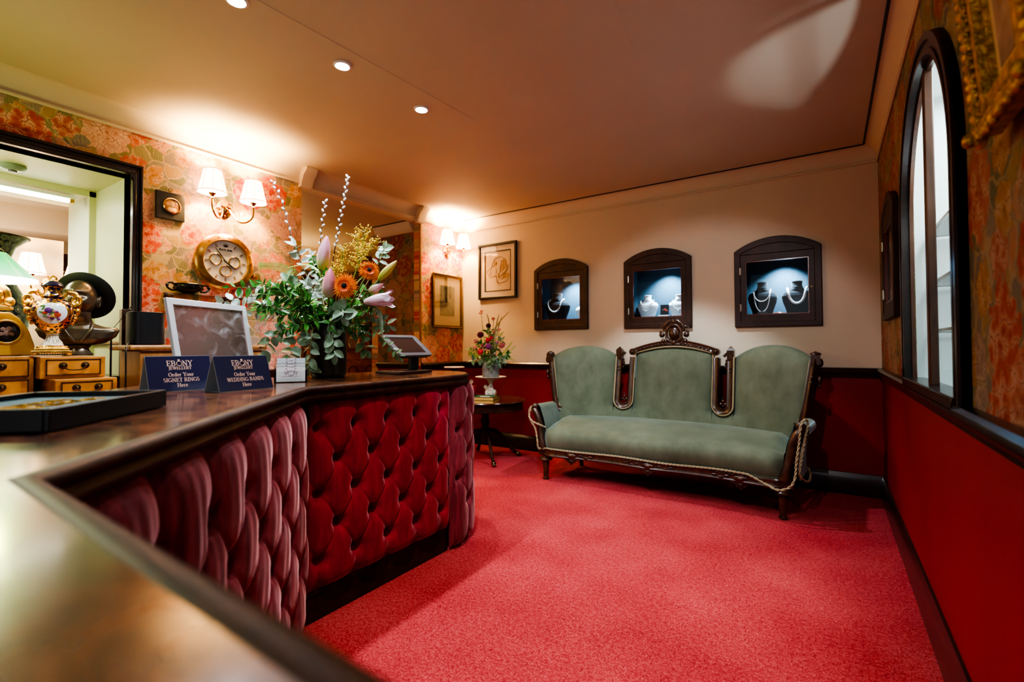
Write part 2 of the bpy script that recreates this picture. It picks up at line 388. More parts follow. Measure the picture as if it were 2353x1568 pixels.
# thin dark line where cove meets ceiling
mb = MB(); w = .085
for p, q in (((XL + w, YB - w), (XR - w, YB - w)), ((XR - w, YB - w), (XR - w, YF))):
    mb.tube([(p[0], p[1], ZT), (q[0], q[1], ZT)], .0075, 6)
struct('trim_4', mb, MT['black'])
mb = MB(); mb.tube([(-2.03, .3, ZT), (-1.95, 1.30, ZT), (-1.868, 2.402, ZT)], .0022, 4); mb.tube([(-.70, 1.6, ZT), (-.78, 2.3, ZT)], .0016, 4); struct('trim_5', mb, MT['ceil'])

CABS = [(-2.270, 1.272), (-1.290, 1.264), (-.338, 1.252)]      # centre x, bottom z of the three cabinets
CW, WX0, WX1, WZ0, WZ1 = .305, -.222, .222, .098, .535          # half width; glass opening
# back wall: red dado below, cream above with three openings
mb = MB(); mb.mi = 1; mb.bb(XL - .1, XR + .1, YB, YB + .08, 0, ZR - .03); mb.mi = 0
xs = [XL - .1]
for cx, cz in CABS: xs += [cx - .285, cx + .285]
xs.append(XR + .1)
for i in range(len(xs) - 1):
    if i % 2 == 0: mb.bb(xs[i], xs[i + 1], YB, YB + .08, ZR - .03, ZT)
    else:
        cx, cz = CABS[i // 2]
        mb.bb(xs[i], xs[i + 1], YB, YB + .08, ZR - .03, cz + .03); mb.bb(xs[i], xs[i + 1], YB, YB + .08, cz + .602, ZT)
struct('wall_back', mb, [MT['cream'], MT['red']], smooth=False)
# right wall: wallpaper over red dado, arched opening
ARC, ARZ, ARR, ASILL = 2.34, 1.62, .53, .935        # arch centre y, spring height, opening radius, sill
def arch_pts(r, sill=ASILL, n=32): return [(ARC - r, sill)] + [(ARC - r * cos(PI * i / n), ARZ + r * sin(PI * i / n)) for i in range(n + 1)] + [(ARC + r, sill)]
AY0, AY1 = ARC - ARR, ARC + ARR
ap = arch_pts(ARR)
mb = MB(); mb.mi = 1; mb.bb(XR, XR + .02, YF, YB, 0, ZR - .03); mb.mi = 0
mb.bb(XR, XR + .02, YF, AY0, ZR - .03, ZT); mb.bb(XR, XR + .02, AY1, YB, ZR - .03, ZT)
for (y, z), (y2, z2) in zip(ap[1:-2], ap[2:-1]): mb.quad((XR, y, z), (XR, y2, z2), (XR, y2, ZT), (XR, y, ZT))
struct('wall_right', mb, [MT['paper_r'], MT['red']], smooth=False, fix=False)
# left wall: wallpaper, dado; opening to a lit recess and an end at YE
OY0, OY1, OZ0, OZ1 = -.30, 1.150, .945, 2.165
mb = MB(); mb.mi = 1; T = .10
mb.bb(XL - T, XL, YF, YE, 0, ZR - .03); mb.mi = 0
mb.bb(XL - T, XL, YF, OY0, ZR - .03, ZT); mb.bb(XL - T, XL, OY1, YE, ZR - .03, ZT); mb.bb(XL - T, XL, OY0, OY1, OZ1, ZT)
struct('wall_left', mb, [MT['paper_l'], MT['red']], smooth=False)
# beam over the passage and the papered pillar beyond it
mb = MB(); mb.bb(XL - T, XL, YE, YP, ZH - .02, ZT); struct('trim_6', mb, MT['cove'])
mb = MB(); mb.mi = 1; mb.bb(XL - T, XL, YP, YB, 0, ZR - .03); mb.mi = 0; mb.bb(XL - T, XL, YP, YB, ZR - .03, ZT)
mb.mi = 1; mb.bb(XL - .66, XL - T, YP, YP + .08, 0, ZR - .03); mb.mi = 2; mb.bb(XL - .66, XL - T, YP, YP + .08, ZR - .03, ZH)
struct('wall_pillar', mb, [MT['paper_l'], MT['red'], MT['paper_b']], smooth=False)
mb = MB(); mb.bb(XL - .016, XL + .004, YP - .006, YP + .012, ZR, ZC); struct('trim_7', mb, MT['oak'])
# plaster corbels where the cove breaks at the passage
for y in (YE + .02, YP - .03):
    mb = MB()
    mb.sweep([((XL + .02, y - .05, 0), (1, 0, 0), (0, 0, 1)), ((XL + .02, y + .05, 0), (1, 0, 0), (0, 0, 1))],
             [(-.02, ZC - .04), (.02, ZC - .035), (.03, ZC), (.05, ZC + .05), (.09, ZC + .085), (.10, ZT - .004), (-.02, ZT - .004)])
    struct('trim_8' if y < 3 else 'trim_9', mb, MT['cove'])
# small cove on the hall side of the pillar wall
mb = MB(); mb.sweep([((XL - .66, YP, 0), (0, -1, 0), (0, 0, 1)), ((XL - T, YP, 0), (0, -1, 0), (0, 0, 1))], [(0, ZH - .11), (.02, ZH - .10), (.06, ZH - .05), (.08, ZH), (0, ZH)]); struct('trim_10', mb, MT['ceil'])
mb = MB(); mb.tube([(XL - .66, YP - .085, ZH - .004), (XL - T, YP - .085, ZH - .004)], .006, 6); struct('trim_11', mb, MT['black'])
# dado rails and baseboards
RP = [(0, -.034), (.012, -.034), (.016, -.018), (.030, -.010), (.036, 0), (.036, .016), (.026, .026), (.006, .030), (0, .030)]
BP_ = [(0, 0), (.022, 0), (.022, .125), (.016, .140), (.010, .158), (0, .160)]
def run(name, pts, prof, z0, m):
    mb = MB()
    for (a, b) in zip(pts[:-1], pts[1:]):
        pass
    fr = []
    for i, p in enumerate(pts):
        p = Vector((*p, 0)); ns = []
        if i > 0: d = (p - Vector((*pts[i - 1], 0))).normalized(); ns.append(Vector((d.y, -d.x, 0)))
        if i < len(pts) - 1: d = (Vector((*pts[i + 1], 0)) - p).normalized(); ns.append(Vector((d.y, -d.x, 0)))
        n = ns[0] if len(ns) == 1 else (ns[0] + ns[1]) / (1 + ns[0].dot(ns[1]))
        fr.append((p + Vector((0, 0, z0)), n, (0, 0, 1)))
    mb.sweep(fr, prof); return struct(name, mb, m, sharp=30)
run('trim_12', [(XL, YP), (XL, YB), (XR, YB), (XR, YF)], [(a, b * 1.15) for a, b in RP], ZR - .035, MT['rail'])
run('baseboard_back', [(XL, YP), (XL, YB), (XR, YB), (XR, YF)], BP_, 0, MT['rail'])
run('trim_13', [(XL - .66, YP), (XL - T, YP)], RP, ZR - .03, MT['rail'])
run('trim_14', [(XL, OY1 + .06), (XL, YE), (XL - T, YE)], RP, ZR - .03, MT['rail'])
run('baseboard_left', [(XL, YF), (XL, YE), (XL - T, YE)], BP_, 0, MT['rail'])
# back room shell
mb = MB(); mb.bb(-7.2, -7.1, YF, 6.2, 0, ZH); struct('wall_far', mb, MT['ceil'])
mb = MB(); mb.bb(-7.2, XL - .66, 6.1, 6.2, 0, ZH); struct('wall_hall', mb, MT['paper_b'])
mb = MB(); mb.bb(XL - .76, XL - .66, YP, 6.2, 0, ZH); struct('wall_passage', mb, MT['paper_l'])

# recess in the left wall: dark moulded surround, lime reveals, shelf
mb = MB(); fw_ = .053
inn = [(OY0, OZ0 - .04), (OY0, OZ1), (OY1, OZ1), (OY1, OZ0 - .04)]; out = [(OY0 - fw_, OZ0 - .04), (OY0 - fw_, OZ1 + fw_ + .01), (OY1 + fw_, OZ1 + fw_ + .01), (OY1 + fw_, OZ0 - .04)]
Tm = frame_T((XL, 0, 0), (0, 1, 0), (0, 0, 1))
def lerp(a, b, t): return [(p[0] + (q[0] - p[0]) * t, p[1] + (q[1] - p[1]) * t) for p, q in zip(a, b)]
def uframe(mb, o, i, d0, d1, T):
    # three-sided surround (no bottom)
    P = lambda p, d: T @ Vector((p[0], p[1], d))
    for k in range(3):
        vs = [P(o[k], d0), P(o[k + 1], d0), P(i[k + 1], d0), P(i[k], d0), P(o[k], d1), P(o[k + 1], d1), P(i[k + 1], d1), P(i[k], d1)]
        mb.add(vs, [(0, 3, 2, 1), (4, 5, 6, 7), (0, 1, 5, 4), (2, 3, 7, 6), (1, 2, 6, 5), (3, 0, 4, 7)])
uframe(mb, out, lerp(out, inn, .28), 0, .040, Tm); uframe(mb, lerp(out, inn, .28), lerp(out, inn, .62), 0, .026, Tm); uframe(mb, lerp(out, inn, .62), inn, 0, .036, Tm)
struct('trim_15', mb, MT['rail'], bevel=.004, smooth=False)
XA = -4.165; XB2 = -4.60
mb = MB()
mb.bb(XA, XL - .001, OY1, OY1 + .03, OZ0 - .02, OZ1 + .03)                 # right reveal
mb.bb(XA, XL - .001, OY0, OY1, OZ1, OZ1 + .03)                          # soffit
mb.bb(XA, XL - .001, OY0 - .03, OY0, OZ0 - .02, OZ1 + .03)
struct('trim_16', mb, MT['lime'], smooth=False)
mb = MB(); mb.bb(XA - .015, XA, OY1 - .035, OY1 + .03, OZ0 - .02, OZ1); mb.bb(XA - .015, XA, OY0, OY1 + .03, OZ1 - .035, OZ1)
struct('trim_17', mb, MT['lime'], smooth=False)
mb = MB(); mb.bb(XB2, XA - .015, OY1 - .035, OY1 + .03, OZ0 - .02, OZ1); mb.bb(XB2, XA - .015, OY0, OY1 - .035, OZ1 - .035, OZ1 + .03)
struct('trim_18', mb, MT['limew'], smooth=False)
mb = MB(); mb.bb(XB2, XL - .001, OY0, OY1, OZ0 - .04, OZ0 - .012); struct('trim_19', mb, MT['rail'])
mb = MB(); mb.tube([(XL - .02, OY1 - .012, 1.135), (XA, OY1 - .012, 1.135)], .010, 6); struct('trim_20', mb, MT['oak'])
# ceiling beams of the back room
mb = MB(); mb.box((-5.45, .2, ZH - .05), (.16, 3.4, .10), R(-16)); struct('trim_21', mb, MT['cove'])
mb = MB(); mb.box((-6.35, 1.6, ZH - .12), (.42, 6.0, .24), R(-10)); struct('trim_22', mb, MT['cove'])
# ------------------------------------------------------------------ reception counter
def W(o, par):
    # mesh given in world coordinates, parented under an unscaled empty
    o.parent = par
    o.matrix_parent_inverse = (Matrix.Translation(par.location) @ par.rotation_euler.to_matrix().to_4x4()).inverted()
    return o
ct = thing('reception_counter', 'long mahogany topped reception counter with deep buttoned crimson velvet front', 'counter', (-1.9, 1.2, 0))
A_, B_ = Vector((-.80, .186)), Vector((-1.65, 1.09))
tt = (B_ - A_).normalized(); nn = Vector((tt.y, -tt.x))
def outline(off):
    # counter outline, inset by off from the front edge, going front edge first
    ax = A_ - nn * off; k = (B_ - nn * off)
    s = (-1.655 - off - ax.x) / tt.x; b = ax + tt * s
    s0 = ((.172 - off) - ax.y) / tt.y; a = ax + tt * s0
    Rr = .345 - off
    pts = [(XR - .045, .150 - off), (a.x, a.y), (b.x, b.y), (-1.68 - off, 1.98)]
    pts += [(-2.025 + Rr * cos(q), 1.98 + Rr * sin(q)) for q in [PI * i / 24 for i in range(1, 24)]]
    pts += [(-2.37 + off, 1.98), (-2.37 + off, .81), (-1.14, -.50), (XR - .045, -.50)]
    return pts
mb = MB(); mb.prism(outline(.012), HC - .028, HC); W(obj('worktop', mb, MT['counter'], sharp=30), ct)
# moulded edge
po = outline(0)[:27]
fr = []
for i, p in enumerate(po):
    p = Vector(p); ns = []
    if i > 0: d = (p - Vector(po[i - 1])).normalized(); ns.append(Vector((d.y, -d.x)))
    if i < len(po) - 1: d = (Vector(po[i + 1]) - p).normalized(); ns.append(Vector((d.y, -d.x)))
    n = ns[0] if len(ns) == 1 else (ns[0] + ns[1]) / (1 + ns[0].dot(ns[1]))
    fr.append(((p.x, p.y, HC), (n.x, n.y, 0), (0, 0, 1)))
mb = MB(); mb.sweep(fr, [(-.03, 0), (-.012, .001), (-.002, -.004), (.002, -.012), (-.001, -.020), (-.008, -.026), (-.006, -.032), (.0, -.038), (.001, -.046), (-.006, -.056), (-.018, -.060), (-.06, -.060), (-.06, -.03)])
W(obj('edge_moulding', mb, MT['mould'], sharp=50), ct)
mb = MB(); mb.prism([(x, y) for x, y in outline(.10)], .0, HC - .030); W(obj('carcass', mb, MT['rail'], smooth=False), ct)

def smooth01(x): x = max(0, min(1, x)); return x * x * (3 - 2 * x)
def tuft(u, v, U, V0, V1, u0, du, v0, dv, nrows, hemi=.05):
    p = (u - u0) / du; q = (v - v0) / dv
    ql = max(0.0, min(nrows - 1.0, q))
    a = p + ql / 2; b = p - ql / 2
    da = abs(a - round(a)); db = abs(b - round(b))
    g = lambda d, s: math.exp(-(d / s) ** 2)
    fold = max(g(da, .040), g(db, .040)); base = abs(sin(PI * a) * sin(PI * b)) ** .7
    top = smooth01((q - (nrows - 1)) * 1.2); low = smooth01(-q * 1.2)
    h = .84 + .16 * base - .10 * fold - .10 * max(top, low) * max(g(da, .10), g(db, .10))
    # button dips with radiating gathers
    r = round(q); r = max(0, min(nrows - 1, r)); best = 9; ang = 0
    for rr in (r - 1, r, r + 1):
        if 0 <= rr < nrows:
            sh = .5 * (rr % 2); c = round(p - sh); dx, dy = (p - sh - c) * du, v - (v0 + rr * dv); d_ = math.hypot(dx, dy)
            if d_ < best: best = d_; ang = math.atan2(dy, dx)
    h -= .22 * math.exp(-best / .045) + .80 * math.exp(-(best / .026) ** 2); h = max(h, -.10)
    h += .022 * sin(ang * 11 + r * 2.1 + c) * math.exp(-best / .030) * (1 - math.exp(-(best / .012) ** 2))
    pl = max(g(da, .16), g(db, .16)) if (q > nrows - 1 or q < 0) else 0
    e = 1 - math.exp(-max(0, min(v - V0 - .022 * low * pl, V1 - v - .014 * top * pl)) / hemi * 2.0)
    es = 1 - math.exp(-(min(u, U - u) / .03) * 1.5)
    return h * e * es
MT['shadebutton'] = mat('shaded_crimson_button', (.035, .004, .007), .8)  # button colour darkened to stand in for shade in the deep dips
def panel(name, place, U, V0, V1, amp, u0, du, v0, dv, nrows, mat_, nu, nv, umin, umax, wrinkle=.0):
    # place(u) -> (x, y), (nx, ny)
    mb = MB(); rr = random.Random(name)
    ph = [rr.uniform(0, 6) for _ in range(6)]
    def fn(s, t):
        u = s * U; v = V0 + (V1 - V0) * t
        (x, y), (nx, ny) = place(u)
        h = amp * tuft(u, v, U, V0, V1, u0, du, v0, dv, nrows)
        h += wrinkle * (sin(u * 160 + ph[0] + 3 * sin(v * 9 + ph[1])) * .5 + sin(u * 95 + v * 13 + ph[2]) * .5) * min(1, h / .02)
        return (x + nx * h, y + ny * h, v)
    mb.grid(fn, nu, nv)
    po_ = W(obj(name, mb, mat_, sharp=180), ct)
    for r in range(nrows):
        c = -3
        while True:
            u = u0 + (c + .5 * (r % 2)) * du; c += 1
            if u > umax: break
            if u < umin: continue
            v = v0 + r * dv; (x, y), (nx, ny) = place(u)
            h = -amp * .10 + .002
            m2 = MB(); m2.M = Matrix.Translation((x + nx * h, y + ny * h, v)) @ Vector((nx, ny, 0)).to_track_quat('Z', 'Y').to_matrix().to_4x4()
            m2.lathe([(.0001, .005), (.006, .0045), (.010, .002), (.011, -.002), (.008, -.006)], 10)
            o = obj('button', m2, MT['shadebutton']); o.parent = po_
            o.matrix_parent_inverse = (Matrix.Translation(ct.location)).inverted() @ Matrix.Identity(4)
            o.matrix_parent_inverse = Matrix.Identity(4)
    return po_
# diagonal panel
P1 = A_ - nn * .045
panel('upholstered_panel', lambda u: ((P1.x + tt.x * u, P1.y + tt.y * u), (nn.x, nn.y)), 1.275, .03, .905, .064, .44, .20, .165, .143, 5, MT['plumvelvet'], 240, 150, .15, 1.24, .0012)['label'] = 'faded plum velvet panel on the diagonal front'
# straight panel: three buttons wide
panel('upholstered_panel', lambda u: ((-1.738, 1.13 + u), (1, 0)), .852, .122, .905, .062, .229 - .0885 * 0, .180, .250, .1315, 5, MT['redvelvet'], 190, 170, .10, .83, .0006)
# curved end panel
def endp(u):
    if u < .04: return (-1.725, 1.985 + u), (1, 0)
    q = (u - .04) / .305
    return (-2.030 + .305 * cos(q), 2.025 + .305 * sin(q)), (cos(q), sin(q))
panel('upholstered_panel', endp, .70, .012, .905, .052, .14, .17, .250, .1315, 5, MT['plumvelvet'], 140, 150, .05, .68, .0008)['label'] = 'darker velvet panel wrapped round the curved end'
mb = MB(); mb.bb(-1.79, -1.735, 1.05, 1.985, 0, .118); mb.bb(-1.79, -1.728, 1.05, 1.985, .108, .122); W(obj('plinth', mb, MT['mould'], bevel=.003), ct)

# ------------------------------------------------------------------ things on the counter
# jewellery tray
ax_ = Vector((-.685, .7285, 0)); ay_ = Vector((-.7285, -.685, 0))
tr = thing('jewellery_tray', 'dark flat presentation tray lined with teal felt on the counter', 'tray', (-1.17, .262, HC + .002), math.atan2(ax_.y, ax_.x))
LX, LY, TH = .39, .30, .042
mb = MB()
mb.bb(0, LX, -.0, .010, 0, TH); mb.bb(0, LX, LY - .010, LY, 0, TH); mb.bb(0, .010, .010, LY - .010, 0, TH); mb.bb(LX - .010, LX, .010, LY - .010, 0, TH); mb.bb(.010, LX - .010, .010, LY - .010, 0, .012)
obj('tray_body', mb, MT['black'], tr, bevel=.002)
MT['teal'] = mat('teal_felt', (.012, .085, .095), .9, sheen=.4, var=.1, vscale=30)
mb = MB(); mb.bb(.011, LX - .011, .011, LY - .011, .012, TH - .013); obj('felt_lining', mb, MT['teal'], tr)
mb = MB(); r2 = random.Random(3)
for row, (yy, x0, x1) in enumerate(((.12, .05, .33), (.17, .09, .30))):
    pts = []
    for i in range(90):
        t = i / 89; pts.append((x0 + (x1 - x0) * t + .010 * sin(t * 70), yy + .014 * sin(t * 52 + row) + .007 * sin(t * 120), TH - .0125))
    mb.tube(pts, .0024, 5, flat=.4)
obj('gilt_script', mb, MT['gold'], tr)
# tent signs
def tent(line, label, loc, d):
    t = thing('tent_sign', label, 'sign', loc, math.atan2(d[1], d[0]), 'tent signs on the counter')
    w, h, dp = .205, .124, .044
    ax, ay = Vector((1, 0, 0)), Vector((0, dp, h))
    mb = MB(); th = .0018
    mb.add([(-w / 2, 0, 0), (w / 2, 0, 0), (w / 2, dp, h), (-w / 2, dp, h), (-w / 2, 2 * dp, 0), (w / 2, 2 * dp, 0),
            (-w / 2, th * 2, 0), (w / 2, th * 2, 0), (w / 2, dp, h - .008), (-w / 2, dp, h - .008), (-w / 2, 2 * dp - th * 2, 0), (w / 2, 2 * dp - th * 2, 0)],
           [(0, 1, 2, 3), (3, 2, 5, 4), (6, 9, 8, 7), (9, 10, 11, 8), (0, 3, 9, 6), (3, 4, 10, 9), (1, 7, 8, 2), (2, 8, 11, 5)])
    mb.add([(-w / 2, .002, .0008), (w / 2, .002, .0008), (w / 2, 2 * dp - .002, .0008), (-w / 2, 2 * dp - .002, .0008)], [(0, 1, 2, 3)])
    obj('acrylic_holder', mb, MT['frost'], t, smooth=False)
    nrm = Vector((0, -h, dp)).normalized()
    o = Vector((0, 0, 0)) + nrm * .0012
    mb = MB(); T = frame_T(o, ax, ay); sl = math.hypot(dp, h)
    mb.M = T; mb.bb(-w / 2 + .001, w / 2 - .001, .003, sl - .002, 0, .0006); obj('printed_card', mb, MT['navy'], t, smooth=False)
    mb = MB(); T2 = frame_T(o + nrm * .0007, ax, ay)
    cap(mb, 'EB', .0196, T2 @ Matrix.Translation((-.0265, sl - .038, 0))); cap(mb, 'NY', .0196, T2 @ Matrix.Translation((.0245, sl - .038, 0)))
    mb.M = T2 @ Matrix.Translation((-.0015, sl - .030, 0))
    ring_pts = [(.0085 * cos(2 * PI * i / 24), .0085 * sin(2 * PI * i / 24), .0004) for i in range(24)]
    mb.tube(ring_pts, .0011, 4, closed=True); mb.M = T2 @ Matrix.Translation((-.0015, sl - .0185, 0))
    mb.prism([(-.0042, .002), (-.0026, .0046), (.0026, .0046), (.0042, .002), (0, -.0032)], 0, .0006); mb.M = None
    cap(mb, 'JEWELLERY', .0110, T2 @ Matrix.Translation((0, sl - .0515, 0)))
    cap(mb, 'Order Your', .0138, T2 @ Matrix.Translation((0, sl - .0770, 0))); cap(mb, line, .0138, T2 @ Matrix.Translation((0, sl - .0965, 0))); cap(mb, 'Here', .0138, T2 @ Matrix.Translation((0, sl - .1160, 0)))
    obj('lettering', mb, MT['rose'], t, smooth=False)
# --- small serif alphabet: strokes (x0,y0,x1,y1,thick) on a unit cap height, plus arcs
def cap(mb, txt, size, T):
    TN, TK = .075, .155
    def st(x0, y0, x1, y1, w): return ('s', x0, y0, x1, y1, w)
    def sf(x, y, w=.34): return ('s', x - w / 2, y, x + w / 2, y, TN)
    def ac(cx, cy, rx, ry, a0, a1, w0, w1): return ('a', cx, cy, rx, ry, a0, a1, w0, w1)
    G = {
     'E': (.66, [st(.14, 0, .14, 1, TK), st(.0, .03, .62, .03, TN), st(0, .97, .60, .97, TN), st(.14, .5, .48, .5, TN), st(.60, .03, .62, .2, TN), st(.58, .97, .58, .8, TN), st(.47, .40, .47, .6, TN)]),
     'B': (.72, [st(.14, 0, .14, 1, TK), st(0, .03, .36, .03, TN), st(0, .97, .36, .97, TN), st(.14, .53, .36, .53, TN), ac(.36, .75, .20, .22, -90, 90, TN, TK), ac(.36, .28, .24, .25, -90, 90, TN, TK)]),
     'N': (.86, [st(.15, 0, .15, 1, TN), st(.12, .97, .72, .03, TK), st(.72, 0, .72, 1, TN), sf(.15, .03), sf(.72, .97), st(0, .97, .15, .97, TN)]),
     'Y': (.76, [st(.38, 0, .38, .48, TK), st(.10, .97, .38, .46, TK), st(.68, .97, .40, .46, TN), sf(.38, .03), sf(.10, .97, .3), sf(.68, .97, .26)]),
     'J': (.40, [st(.24, .0, .24, 1, TK), sf(.24, .97), ac(.08, .0, .16, .22, -120, 0, TN, TK)]),
     'W': (1.06, [st(.10, .97, .33, .03, TK), st(.33, .03, .54, .97, TN), st(.54, .97, .77, .03, TK), st(.77, .03, .98, .97, TN), sf(.10, .97, .26), sf(.54, .97, .22), sf(.98, .97, .22)]),
     'L': (.60, [st(.14, 0, .14, 1, TK), st(0, .03, .56, .03, TN), sf(.14, .97), st(.56, .03, .57, .22, TN)]),
     'R': (.74, [st(.14, 0, .14, 1, TK), sf(.14, .03), st(0, .97, .36, .97, TN), st(.14, .5, .36, .5, TN), ac(.36, .735, .22, .235, -90, 90, TN, TK), st(.38, .5, .66, .03, TK), st(.60, .03, .76, .03, TN)]),
     'O': (.84, [ac(.42, .5, .34, .47, 0, 360, TN, TK)]), 'D': (.80, [st(.14, 0, .14, 1, TK), st(0, .03, .34, .03, TN), st(0, .97, .34, .97, TN), ac(.34, .5, .36, .47, -90, 90, TN, TK)]),
     'S': (.54, [ac(.26, .74, .19, .23, 40, 250, TN, TK), ac(.26, .27, .21, .24, -140, 75, TK, TN), st(.26, .53, .30, .48, TK)]),
     'I': (.34, [st(.17, 0, .17, 1, TK), sf(.17, .03), sf(.17, .97)]), 'G': (.82, [ac(.42, .5, .34, .47, 40, 320, TN, TK), st(.70, .05, .70, .42, TK), sf(.70, .42, .3)]),
     'T': (.70, [st(.35, 0, .35, 1, TK), sf(.35, .03), st(.02, .97, .68, .97, TN), st(.04, .97, .03, .78, TN), st(.66, .97, .67, .78, TN)]),
     'A': (.80, [st(.38, .97, .12, .03, TN), st(.38, .97, .66, .03, TK), st(.22, .36, .54, .36, TN), sf(.12, .03, .24), sf(.66, .03, .28)]),
     'H': (.84, [st(.15, 0, .15, 1, TK), st(.69, 0, .69, 1, TK), st(.15, .5, .69, .5, TN), sf(.15, .03), sf(.15, .97), sf(.69, .03), sf(.69, .97)]),
     'X': (.78, [st(.12, .97, .66, .03, TK), st(.66, .97, .12, .03, TN), sf(.12, .97, .28), sf(.66, .97, .26), sf(.12, .03, .26), sf(.66, .03, .28)]),
     'r': (.40, [st(.13, 0, .13, .62, TK), sf(.13, .03, .28), st(.02, .60, .13, .60, TN), ac(.26, .46, .12, .16, 40, 150, TK, TN)]),
     'd': (.56, [ac(.25, .32, .19, .30, 60, 320, TN, TK), st(.42, 0, .42, 1, TK), st(.32, .97, .42, .97, TN), st(.42, .03, .52, .03, TN)]),
     'e': (.48, [ac(.24, .32, .18, .30, 0, 310, TN, TK), st(.08, .36, .42, .36, TN)]),
     'o': (.54, [ac(.26, .32, .20, .30, 0, 360, TN, TK)]), 'u': (.58, [st(.12, .2, .12, .62, TK), st(.42, 0, .42, .62, TK), ac(.27, .22, .15, .20, 180, 360, TK, TN), st(.02, .60, .12, .60, TN), st(.32, .60, .42, .60, TN), st(.42, .03, .52, .03, TN)]),
     ' ': (.30, [])}
    SP = .06
    tot = sum(G[c][0] + SP for c in txt) - SP; x = -tot / 2
    for c in txt:
        w, ss = G[c]
        for s_ in ss:
            if s_[0] == 's': segs = [((s_[1], s_[2]), (s_[3], s_[4]), s_[5])]
            else:
                _, cx, cy, rx, ry, a0, a1, w0, w1 = s_; n = 14 if abs(a1 - a0) > 200 else 9
                P = [(cx + rx * cos(R(a0 + (a1 - a0) * i / n)), cy + ry * sin(R(a0 + (a1 - a0) * i / n))) for i in range(n + 1)]
                segs = []
                for i in range(n):
                    am = R(a0 + (a1 - a0) * (i + .5) / n); segs.append((P[i], P[i + 1], TN + (TK - TN) * abs(cos(am))))
            for (xa, ya), (xb, yb), tk in segs:
                dx, dy = xb - xa, yb - ya; l = math.hypot(dx, dy) or 1; px, py = -dy / l * tk / 2, dx / l * tk / 2; ex, ey = dx / l * .02, dy / l * .02
                q = [(xa - ex + px, ya - ey + py), (xb + ex + px, yb + ey + py), (xb + ex - px, yb + ey - py), (xa - ex - px, ya - ey - py)]
                q = [((x + u) * size, v * size) for u, v in q]
                vs = [T @ Vector((u, v, z)) for z in (0, .0004) for u, v in q]
                mb.add(vs, [(3, 2, 1, 0), (4, 5, 6, 7), (0, 1, 5, 4), (1, 2, 6, 5), (2, 3, 7, 6), (3, 0, 4, 7)])
        x += w + SP
MT['frost'] = mat('grey_acrylic', (.42, .47, .50), .2, trans=.25)
tent('SIGNET RINGS', 'navy tent sign reading signet rings, beside the felt tray', (-1.905, .775, HC), (.0, 1.0))
tent('WEDDING BANDS', 'navy tent sign reading wedding bands, beside the card holder', (-1.735, .912, HC), (-.13, .99))
# leaning mirror in a pale frame
p_l, p_r = Vector((-2.005, .800, 0)), Vector((-2.165, 1.175, 0)); d_ = (p_r - p_l); wd = d_.length
mr = thing('countertop_mirror', 'square tilted mirror in a thin silvery frame behind the tent signs', 'mirror', (p_l.x, p_l.y, HC + .002), math.atan2(d_.y, d_.x))
T = frame_T((0, 0, 0), (1, 0, 0), (0, sin(R(11)), cos(R(11)))); hm = .345; fb = .025
mb = MB(); mb.M = T
mb.ring([(0, 0), (wd, 0), (wd, hm), (0, hm)], [(fb, fb), (wd - fb, fb), (wd - fb, hm - fb), (fb, hm - fb)], -.006, .008); mb.M = None
obj('mirror_frame', mb, MT['silver'], mr, bevel=.002)
m, nt, b = newmat('smeared_tinted_mirror'); MT['smear'] = m
b.inputs['Base Color'].default_value = (.60, .44, .40, 1); b.inputs['Metallic'].default_value = .72
tc = N(nt, 'ShaderNodeTexCoord'); nz = N(nt, 'ShaderNodeTexNoise', Scale=11.0, Detail=5.0, Distortion=1.5); L(nt, tc.outputs['Object'], nz.inputs['Vector'])
rp = ramp(nt, [(.5, (.26, .26, .26)), (.72, (.5, .5, .5))]); L(nt, nz.outputs['Fac'], rp.inputs[0]); L(nt, rp.outputs[0], b.inputs['Roughness'])
rc = ramp(nt, [(.48, (.40, .27, .24)), (.62, (.44, .33, .32)), (.74, (.62, .64, .70))]); L(nt, nz.outputs['Fac'], rc.inputs[0]); L(nt, rc.outputs[0], b.inputs['Base Color'])  # reflected ceiling painted in as mauve brown; pale patches are smears
mb = MB(); mb.M = T; mb.bb(fb - .004, wd - fb + .004, fb - .004, hm - fb + .004, -.004, .002); mb.M = None
obj('mirror_glass', mb, m, mr, smooth=False)
mb = MB(); mb.tube([(wd / 2, .050, hm * .72), (wd / 2, .14, .004)], .004, 8); mb.tube([(wd / 2 - .06, .142, .004), (wd / 2 + .06, .142, .004)], .004, 8); obj('support_strut', mb, MT['black'], mr)
